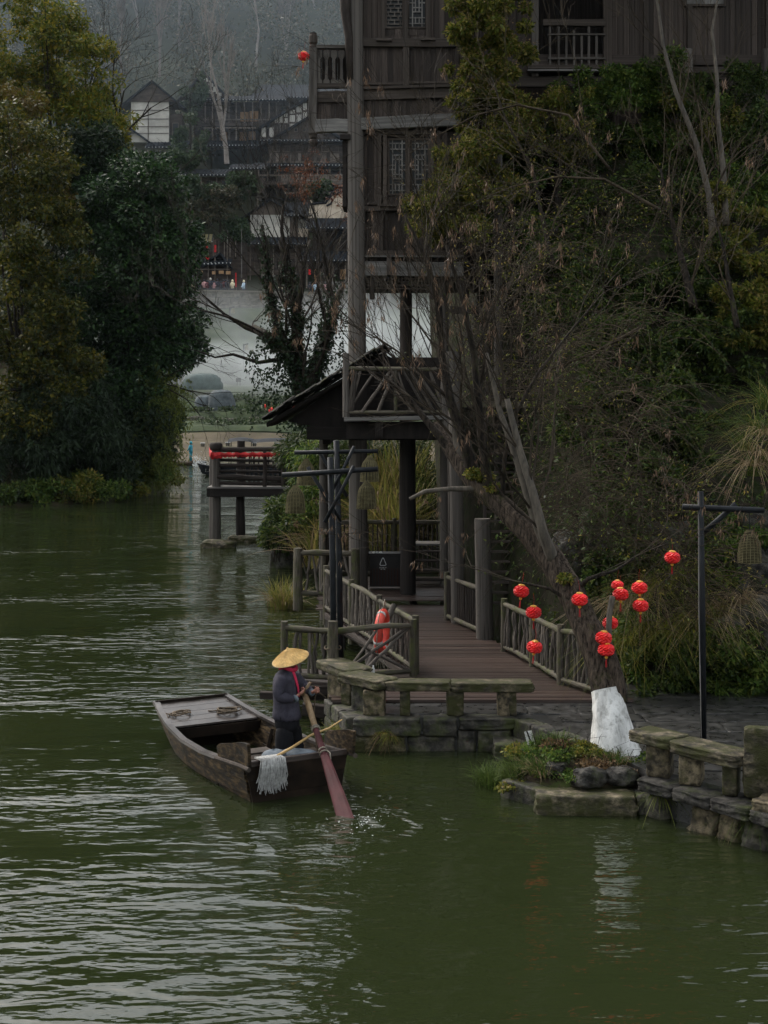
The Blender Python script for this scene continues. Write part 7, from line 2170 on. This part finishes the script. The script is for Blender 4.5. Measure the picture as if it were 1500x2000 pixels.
h.box('counter', 376, 460, 548, 566, farwood_m, 1, 1); h.box('lamp_string', 474, 475, 450, 545, greybeam_m, -2, .1); h.box('lamp_string', 447, 447.8, 452, 480, greybeam_m, -2, .1)

# terrace wall
tw = thing('terrace_wall', P(500, 600, 206.5), 'rough stone retaining wall below the visitors', 'wall')
a, b_ = P(330, 566, 206), P(760, 574, 206)
MB().prism([(a.x, 206.6, 17), (b_.x, 206.6, 17), (b_.x, 206.6, b_.z - .1), (a.x, 206.6, a.z - .1)], (0, 1, 0)).build('wall_core', wallstone_m, tw)
g = random.Random(3)
for r_ in range(3):
    x = a.x
    while x < b_.x - .5:
        w = g.uniform(.8, 1.7); zt = a.z + (b_.z - a.z) * (x - a.x) / (b_.x - a.x)
        block('wall_stone', (x + w / 2, 206.5, zt - .55 - r_ * .95), (w - .04, .7, .92), wallstone_m, tw)
        x += w
beam('coping', (a.x, 206.5, a.z - .02), (b_.x, 206.5, b_.z - .02), .25, .9, wallstone_m, tw, up=(0, 1, 0))
fe = thing('lattice_fence', P(650, 560, 206.5), 'low lattice fence on the terrace at the right', 'fence')
for k in range(9):
    p0, p1 = P(618 + k * 8, 566, 206.3), P(626 + k * 8, 552, 206.3)
    MB().tube([p0, p1], .06, 4).build('lattice_bar', greybeam_m, fe); MB().tube([P(626 + k * 8, 566, 206.3), P(618 + k * 8, 552, 206.3)], .06, 4).build('lattice_bar', greybeam_m, fe)
for r in (551, 567): MB().tube([P(616, r, 206.3), P(692, r, 206.3)], .09, 4).build('fence_rail', greybeam_m, fe)

# ------------------------------------------------------------------ visitors
def small_person(base, h_, coat, legs, label, yaw=0.0, hat=None, group='visitors on the far terrace', hood=False):
    t = thing('person', base, label, 'person', group)
    b0 = Vector(base); k = h_ / 1.7
    c, s = math.cos(yaw), math.sin(yaw)
    def q(x, y_, z): return b0 + Vector((c * x - s * y_, s * x + c * y_, z)) * k
    X, Y = Vector((c, s, 0)) * k, Vector((-s, c, 0)) * k
    m = MB()
    ell_loft(m, [(q(0, 0, 1.4), X * .06, Y * .06), (q(0, 0, 1.47), X * .065, Y * .07), (q(0, 0, 1.56), X * .09, Y * .1), (q(0, 0, 1.65), X * .08, Y * .09), (q(0, 0, 1.71), X * .03, Y * .03)], 8)
    m.build('body', skins_far, t, True)
    m = MB()
    ell_loft(m, [(q(0, 0, .72), X * .2, Y * .15), (q(0, 0, 1.05), X * .18, Y * .14), (q(0, 0, 1.32), X * .23, Y * .14), (q(0, 0, 1.44), X * .12, Y * .1)], 8)
    for sg in (-1, 1): m.tube([q(sg * .2, 0, 1.36), q(sg * .28, .03, 1.1), q(sg * .2, .2, .95)], [.07 * k, .06 * k, .045 * k], 6)
    m.build('coat', coat, t, True)
    m = MB()
    for sg in (-1, 1): m.tube([q(sg * .1, 0, .8), q(sg * .1, 0, .4), q(sg * .1, 0, .02)], [.1 * k, .08 * k, .06 * k], 6)
    m.build('trousers', legs, t, True)
    if hat is not None:
        m = MB(); ell_loft(m, [(q(0, -.02, 1.5), X * .12, Y * .13), (q(0, -.02, 1.64), X * .12, Y * .13), (q(0, 0, 1.74), X * .07, Y * .07)], 8); m.build('hood' if hood else 'hat', hat, t, True)
    return t
creamcoat = flat('cream_coat', (.72, .62, .42)); bluecoat = flat('pale_blue_coat', (.42, .55, .66)); navy = flat('navy_coat', (.02, .022, .035)); maroon = flat('maroon_coat', (.10, .02, .03)); pinkcoat = flat('pink_coat', (.55, .3, .3))
def PT(px, row): return P(px, row, 207.5)
small_person(PT(454, 576), 2.2, creamcoat, navy, 'visitor in a cream hooded coat at the terrace wall', 2.6, creamcoat, hood=True)
small_person(PT(476, 577), 2.2, bluecoat, navy, 'visitor in a pale blue coat leaning at the terrace wall', 2.2, creamcoat)
small_person(PT(411, 574), 2.3, navy, navy, 'visitor in dark coat wearing a white hat', 3.0, plaster_m)
small_person(PT(399, 573), 2.0, pinkcoat, navy, 'visitor in a pink coat left of the white hat', 3.3, navy)
small_person(PT(418, 574), 1.9, pinkcoat, navy, 'visitor in a pink coat right of the white hat', 2.8, navy)
for i, px in enumerate((390, 405, 425, 432, 437, 441, 446)):
    small_person(PT(px, 573 + (i % 2)), 1.85 + .12 * (i % 3), (navy, maroon, navy)[i % 3], navy, 'visitor in dark clothes at the terrace wall, ' + ('leftmost of the crowd', 'just left of the white hat', 'second right of the white hat', 'third right of the white hat', 'midway to the cream coat', 'second left of the cream coat', 'right beside the cream coat')[i], 3.1 + i * .3, navy)
small_person(PT(549, 578), 2.1, creamcoat, navy, 'visitor in pale coat seen between the ivy trunks, left', 2.5, navy)
small_person(PT(571, 580), 2.2, plaster_m, navy, 'visitor in white seen between the ivy trunks, right', 3.0, navy)
for i, px in enumerate((605, 616, 636)): small_person(PT(px, 578), 2.0, (navy, bluecoat, pinkcoat)[i], navy, ('visitor in navy by the lattice fence', 'visitor in blue left of the lattice fence', 'visitor in pink behind the lattice fence')[i], 3.0, navy)
small_person(PT(377, 562), 2.1, flat('blue_white_dress', (.35, .38, .6)), creamcoat, 'visitor in blue and white at the left end of the terrace', 3.0, navy)

# ------------------------------------------------------------------ field furniture
def fl(px, row, d): return P(px, row, d)
for i, (px, r0, r1, d, lb) in enumerate(((449, 600, 655, 203, 'dark lamp pole with bracket in the upper mist'), (476, 672, 712, 196, 'dark lamp pole lower in the mist'))):
    t = thing('lamp_pole', fl(px, r1 + 8, d), lb, 'lamp pole', 'lamp poles in the field')
    MB().tube([fl(px, r1 + 10, d), fl(px, r0, d)], .12, 6).build('pole', metal_m, t)
    MB().tube([fl(px, r0 + 2, d), fl(px + 9, r0 - 1, d)], .09, 5).build('bracket', metal_m, t); MB().tube([fl(px + 1, r0 + 13, d), fl(px + 8, r0 + 1, d)], .07, 5).build('brace', metal_m, t)
    MB().lathe(fl(px + 6, r0 + 12, d), [(.35, 0), (.3, .4), (.12, .7), (.02, .8)], 8).build('lamp_shade', basket_m, t)
t = thing('loudspeaker_box', fl(466, 750, 189), 'black box on legs standing on the field bank', 'loudspeaker')
q = fl(466, 742, 189)
MB().box((q.x, q.y, q.z), (.62, .5, .5)).build('cabinet', binm, t)
for sg in (-1, 1): MB().tube([(q.x + sg * .18, q.y, q.z - .25), (q.x + sg * .2, q.y, q.z - .75)], .04, 5).build('leg', binm, t)
MB().box((q.x, q.y - .26, q.z - .12), (.45, .02, .05)).build('label_strip', greybeam_m, t)
t = thing('field_shrub', fl(495, 752, 189), 'tiny bare shrub on the field bank right of the black box', 'shrub')
mb = MB()
for k in range(9): mb.tube([fl(495, 751, 189), fl(495 + R.uniform(-3, 3), 744, 189 + R.uniform(-.2, .2)), fl(495 + R.uniform(-4, 4), 738 + R.uniform(-2, 3), 189)], [.05, .03, .015], 4)
mb.build('stems', twig_m, t)
put('foliage', leaf_cloud(3, np.array([tuple(fl(495, 742, 189))]), np.array([.3]), 160, .12, .06), lf_bushdk, t)
# covered mounds
def mound(label, px0, px1, row, top, d, mat, seed):
    a, b_ = fl(px0, row, d), fl(px1, row, d); w = (b_.x - a.x) / 2; hgt = fl(0, top, d).z - a.z; c = (a + b_) / 2
    g = random.Random(seed); mb = MB(); n_, m_ = 22, 9; vs = []
    for i in range(m_ + 1):
        ph = math.pi / 2 * i / m_
        for k in range(n_):
            th = 2 * math.pi * k / n_
            rr = (1 + .1 * math.sin(3 * th + seed) + g.uniform(-.05, .05))
            vs.append((c.x + w * rr * math.cos(th) * math.cos(ph) ** .45, c.y + 1.6 * rr * math.sin(th) * math.cos(ph) ** .45, c.z - .6 + (hgt + .6) * math.sin(ph) ** .8 * (1 + g.uniform(-.04, .04))))
    fs = [(i * n_ + k, i * n_ + (k + 1) % n_, (i + 1) * n_ + (k + 1) % n_, (i + 1) * n_ + k) for i in range(m_) for k in range(n_)]
    mb.add(vs, fs)
    return tag(mb.build('covered_mound', mat, None, True, origin=(c.x, c.y, c.z)), label, 'mound', 'covered mounds in the field')
mound('long mound under green sheeting left of the black box', 352, 432, 752, 730, 184, netgreen_m, 1)
mound('grey netted mound below the green sheeting', 405, 458, 796, 762, 176, netgrey_m, 2)
mound('smaller grey netted mound left of the larger one', 380, 420, 790, 772, 177, netgrey_m, 3)
# crop rows on the terraces
def crop(label, px0, px1, row, d, n, seed, L=.5):
    t = thing('crop_row', fl((px0 + px1) / 2, row, d), label, 'crops', 'crop rows on the terraces')
    g = rng(seed); a, b_ = fl(px0, row, d), fl(px1, row, d)
    X = a.x + (b_.x - a.x) * g.random(70); Yv = d + g.normal(size=70) * 1.1
    Z = far_z(X, Yv) + .25
    put('foliage', leaf_cloud(seed, np.stack([X, Yv, Z], 1), np.full(70, .55), n, .42, .2, 0, .2, .5, 1.0), leafm('crop_leaf_%d' % seed, [(.03, .048, .022), (.05, .072, .032), (.075, .098, .045)], .3), t)
crop('upper green crop row beside the grey netted mound', 455, 700, 778, 181, 3200, 601)
crop('middle green crop row above the pale stone edging', 345, 700, 804, 174, 3600, 602)
crop('lower green crop row above the bare bank', 385, 700, 822, 168, 3000, 603)
crop('distant crop row half lost in the mist', 430, 700, 700, 197, 2000, 604)
# stone edging between the terraces, white markers on the shore
ed = thing('stone_edging', fl(480, 812, 170.5), 'low line of stones edging the lower terrace', 'wall')
for k in range(70):
    x = fl(352, 812, 170.8).x + k * .42; y_ = 170.7 + R.uniform(-.15, .15)
    block('edging_stone', (x, y_, float(far_z(np.array([x]), np.array([y_]))[0]) + .12), (R.uniform(.3, .5), .35, R.uniform(.3, .55)), wallstone_m, ed, rock=True)
for px, row, lb in ((396, 844, 'white block marker on the tan shore, leftmost'), (445, 843, 'white block marker on the tan shore, middle'), (497, 842, 'white block marker on the tan shore, third'), (542, 840, 'white block marker on the tan shore, rightmost')):
    q = fl(px, row, 156); z = float(far_z(np.array([q.x]), np.array([156.0]))[0])
    t = thing('stone_marker', (q.x, 156, z), lb, 'marker', 'white markers on the shore')
    MB().box((q.x, 156, z + .18), (.42, .3, .4)).build('marker_block', wallstone_m, t); MB().box((q.x, 156, z + .42), (.5, .36, .09)).build('marker_cap', white_m, t)

# ------------------------------------------------------------------ boats across the river
fb = thing('rowing_boat', G(362, 908), 'small brown boat half hidden by the willow on the far water', 'boat')
q = G(361, 908)
mb = MB()
ell_loft(mb, [(q + Vector((-2.6, 0, .35)), Vector((0, .1, 0)), Vector((0, 0, .1))), (q + Vector((-1.6, 0, .15)), Vector((0, .5, 0)), Vector((0, 0, .28))), (q + Vector((0, 0, .1)), Vector((0, .6, 0)), Vector((0, 0, .28))), (q + Vector((1.3, 0, .15)), Vector((0, .45, 0)), Vector((0, 0, .28))), (q + Vector((2.0, 0, .3)), Vector((0, .08, 0)), Vector((0, 0, .1)))], 10)
mb.build('hull', hull_m, fb, True)
small_person(q + Vector((.55, 0, .3)), 1.85, blue_m, blue_m, 'boatman in bright blue clothes standing in the far boat', 1.2, blue_m, None)
so = thing('oar', q + Vector((.2, -.3, 1.2)), 'pale oar held by the blue clad boatman', 'oar')
MB().tube([q + Vector((-.1, -.3, 1.6)), q + Vector((1.5, -.5, -.1))], .035, 6).build('shaft', bamboo_m, so); MB().box(q + Vector((1.35, -.48, .05)), (.12, .05, .5), M=Matrix.Rotation(-.7, 4, 'Y')).build('blade', bamboo_m, so)
# black boat with canopy behind the platform
q = G(442, 927)
cb = thing('canopy_boat', q, 'black boat with canopy moored behind the platform', 'boat')
mb = MB(); vs = []; st_ = [(-2.35, .05, .95, .9), (-1.9, .45, .1, .82), (-1.2, .7, -.1, .72), (0, .85, -.15, .65), (3, .9, -.15, .62), (6, .8, -.1, .7)]
for (x, w, zb, zt) in st_: vs += [q + Vector((x, -w, zt)), q + Vector((x, -w * .7, zb)), q + Vector((x, w * .7, zb)), q + Vector((x, w, zt))]
fs = [(4 * i + j, 4 * i + j + 1, 4 * i + 5 + j, 4 * i + 4 + j) for i in range(len(st_) - 1) for j in range(3)] + [(4 * i + 3, 4 * i, 4 * i + 4, 4 * i + 7) for i in range(len(st_) - 1)]
mb.add(vs, fs); mb.build('hull', boatblack_m, cb)
tx = MB()   # white registration characters on the bow, as far as they can be read
for k, segs in enumerate((((0, 1, 1, 1), (.5, 1, .5, 0), (0, 0, 1, 0)), ((0, 0, 1, 0),), ((0, 0, 0, 1), (0, 1, .5, .4), (.5, .4, 1, 1), (1, 1, 1, 0)), ((0, 0, 1, 0), (1, 0, 1, 1), (1, 1, 0, 1), (0, 1, 0, 0)), ((0, 0, 1, 0), (1, 0, 1, 1), (1, 1, 0, 1), (0, 1, 0, 0), (0, .5, 1, .5)), ((.5, 0, .5, 1),))):
    for (u0, v0, u1, v1) in segs:
        x = -1.62 + k * .17
        tx.tube([q + Vector((x + u0 * .11, -.74 + (x + 1) * -.1, .28 + v0 * .2)), q + Vector((x + u1 * .11, -.74 + (x + 1) * -.1, .28 + v1 * .2))], .014, 4)
tx.build('hull_lettering', white_m, cb)
for (x0, x1, z) in ((.2, 2.2, 2.6), (2.1, 6.0, 2.55)):
    MB().grid(lambda u, v, x0=x0, x1=x1, z=z: q + Vector((x0 + (x1 - x0) * u, -.9 + 1.8 * v, z + .28 * math.sin(math.pi * v) + .12 * math.sin(math.pi * u))), 8, 6).build('canopy', boatblack_m, cb, True)
for x in (.3, 2.1, 4, 5.8):
    for sg in (-1, 1): MB().tube([q + Vector((x, sg * .8, .6)), q + Vector((x, sg * .85, 2.6))], .035, 5).build('canopy_pole', metal_m, cb)
g = rng(8); c0 = np.asarray(G(390, 912))
N = 500
pos = c0 + np.stack([np.abs(g.normal(size=N)) * .7 - .6, g.normal(size=N) * .3, np.abs(g.normal(size=N)) * .45], 1)
pos[:, 2] *= np.clip(1.1 - (pos[:, 0] - c0[0]) * .6, .1, 1)
t = thing('water_splash', tuple(c0), 'white splash thrown up by the blue boatman', 'splash'); t['kind'] = 'stuff'
put('droplets', leaf_quads(pos, g.normal(size=(N, 3)), g.normal(size=(N, 3)), .09, .07), foam_m, t)

# ------------------------------------------------------------------ hill woods
g = rng(21)
vs_, fs_, b0 = [], [], 0
N = 1000
X = g.uniform(-120, 60, N); Yv = g.uniform(250, 400, N)
cs = []; rs = []
for x, y_ in zip(X, Yv):
    z = float(far_z(np.array([x]), np.array([y_]))[0]); hgt = g.uniform(6, 13)
    for k in range(4):
        cs.append((x + g.normal() * 1.6, y_ + g.normal() * 1.2, z + hgt * (.45 + .17 * k))); rs.append(g.uniform(1.3, 2.6) * (1.2 - .2 * k))
v, f = leaf_cloud(22, np.array(cs), np.array(rs), 200000, .62, .32, .3, .3, 1.2)
fo = np_obj('hill_woods', v, f, lf_forest); tag(fo, 'hazy woods covering the far hill', 'woods', kind='stuff')
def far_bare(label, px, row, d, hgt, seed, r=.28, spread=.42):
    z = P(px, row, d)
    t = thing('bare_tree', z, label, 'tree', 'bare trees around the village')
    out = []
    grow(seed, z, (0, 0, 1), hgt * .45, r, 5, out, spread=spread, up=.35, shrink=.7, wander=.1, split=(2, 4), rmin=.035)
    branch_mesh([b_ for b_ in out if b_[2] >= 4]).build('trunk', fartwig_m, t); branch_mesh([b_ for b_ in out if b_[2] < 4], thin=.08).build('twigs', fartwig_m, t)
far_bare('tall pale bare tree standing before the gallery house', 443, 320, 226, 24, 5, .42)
far_bare('bare grey tree above the white walled house', 312, 150, 262, 16, 6); far_bare('bare grey tree at the top left of the hill', 350, 90, 290, 18, 7); far_bare('bare grey tree high right of the tall pale one', 500, 130, 275, 17, 8)
far_bare('bare grey tree beside the balcony lantern', 560, 140, 290, 17, 9); far_bare('bare grey tree at the hill top centre', 440, 60, 310, 18, 10); far_bare('bare grey tree left of the white walled house', 240, 180, 262, 15, 11)
far_bare('bare grey tree high on the hill behind the balcony', 620, 80, 310, 18, 12); far_bare('bare grey tree between the houses on the left', 270, 90, 300, 18, 13)
for i, (px, row, d, rx, rz, lb) in enumerate(((372, 190, 244, 2.6, 4.6, 'green conifer between the white walled house and the gallery'), (372, 270, 232, 3.2, 4.0, 'broad green tree below the conifer'), (345, 310, 226, 3.2, 1.8, 'round green shrub above the long low house'), (395, 370, 216, 3.0, 2.0, 'round green tree below the long eave, left'), (470, 365, 216, 2.6, 2.0, 'round green tree below the long eave, right'), (350, 370, 218, 2.4, 2.0, 'green tree at the left below the long eave'), (430, 400, 214, 3.0, 2.4, 'brown green tree before the white panel house'), (385, 420, 214, 2.6, 2.4, 'olive tree above the stall'), (460, 450, 214, 2.2, 2.4, 'dim tree right of the stall roof'), (622, 370, 222, 1.8, 1.2, 'small green tree left of the scroll gable'), (500, 200, 262, 2.4, 2.0, 'ochre tinged tree left of the large roof'))):
    c0 = np.asarray(P(px, row, d)); gg = rng(2000 + i)
    cs = c0 + np.clip(gg.normal(size=(12, 3)), -1.5, 1.5) * np.array([rx * .5, 1.0, rz * .5])
    t = thing('village_tree', c0 - np.array([0, 0, rz * 1.4]), lb, 'tree', 'green trees among the village houses')
    put('crown', leaf_cloud(2100 + i, cs, .6 + .6 * gg.random(12), 2600, .5, .25, .3, .3), lf_farpine if i not in (6, 7, 10) else lf_forest, t)
    MB().tube([tuple(c0 - np.array([0, 0, rz * 1.8])), tuple(c0)], [.25, .1], 6).build('trunk', bark_m, t)
# ------------------------------------------------------------------ air
def vol_mat(name, dens, col, aniso=0.0):
    m = bpy.data.materials.new(name); m.use_nodes = True
    n = m.node_tree.nodes; l = m.node_tree.links
    n.remove(n['Principled BSDF'])
    v = n.new('ShaderNodeVolumePrincipled')
    v.inputs['Color'].default_value = (*col, 1)
    v.inputs['Density'].default_value = dens
    v.inputs['Anisotropy'].default_value = aniso
    l.new(v.outputs[0], n['Material Output'].inputs['Volume'])
    return m, v
hz_m, _ = vol_mat('haze_air', .00005, (.56, .66, .76))
hb = MB().box((0, 215, 95), (480, 540, 192))
hz = hb.build('haze', hz_m)
tag(hz, 'thin blue grey valley haze', 'haze', kind='stuff')
mm, v = vol_mat('mist_air', .03, (.92, .95, .96))
n = mm.node_tree.nodes; l = mm.node_tree.links
tc = n.new('ShaderNodeTexCoord')
t = n.new('ShaderNodeTexNoise'); t.inputs['Scale'].default_value = .085; t.inputs['Detail'].default_value = 3
mp = n.new('ShaderNodeMapping'); mp.inputs['Scale'].default_value = (.8, .8, 1.7)
l.new(tc.outputs['Object'], mp.inputs['Vector']); l.new(mp.outputs[0], t.inputs['Vector'])
r1 = n.new('ShaderNodeMapRange'); r1.inputs['From Min'].default_value = .38; r1.inputs['From Max'].default_value = .66; r1.inputs['To Min'].default_value = 0; r1.inputs['To Max'].default_value = .085
l.new(t.outputs['Fac'], r1.inputs['Value'])
# thins out towards the cloud's edge (object space is an ellipsoid 32 x 11 x 11 about the origin)
sc = n.new('ShaderNodeVectorMath'); sc.operation = 'DIVIDE'; sc.inputs[1].default_value = (40, 20, 11)
l.new(tc.outputs['Object'], sc.inputs[0])
le = n.new('ShaderNodeVectorMath'); le.operation = 'LENGTH'; l.new(sc.outputs[0], le.inputs[0])
r2 = n.new('ShaderNodeMapRange'); r2.interpolation_type = 'SMOOTHSTEP'; r2.inputs['From Min'].default_value = .25; r2.inputs['From Max'].default_value = 1.0; r2.inputs['To Min'].default_value = 1; r2.inputs['To Max'].default_value = 0
l.new(le.outputs['Value'], r2.inputs['Value'])
mu = n.new('ShaderNodeMath'); mu.operation = 'MULTIPLY'; l.new(r1.outputs[0], mu.inputs[0]); l.new(r2.outputs[0], mu.inputs[1])
l.new(mu.outputs[0], v.inputs['Density'])
mb = MB().lathe((0, 0, 0), [(math.cos(a) , math.sin(a)) for a in np.linspace(-1.5, 1.5, 12)], 24)
mb.v = [(x * 40, y * 20, z * 11) for x, y, z in mb.v]
ms = mb.build('mist', mm, M=Matrix.Translation((-8, 190, 12.0)))
tag(ms, 'white mist drifting over the far terraces', 'mist', kind='stuff')

vm, _ = vol_mat('valley_mist_air', .0015, (.60, .70, .80))
mb = MB().lathe((0, 0, 0), [(math.cos(a_), math.sin(a_)) for a_ in np.linspace(-1.5, 1.5, 14)], 28)
mb.v = [(x * 210, y * 112, z * 82) for x, y, z in mb.v]
vs_ = mb.build('valley_mist', vm, M=Matrix.Translation((-12, 318, 84)))
tag(vs_, 'blue grey mist hanging over the village and hill', 'mist', kind='stuff')
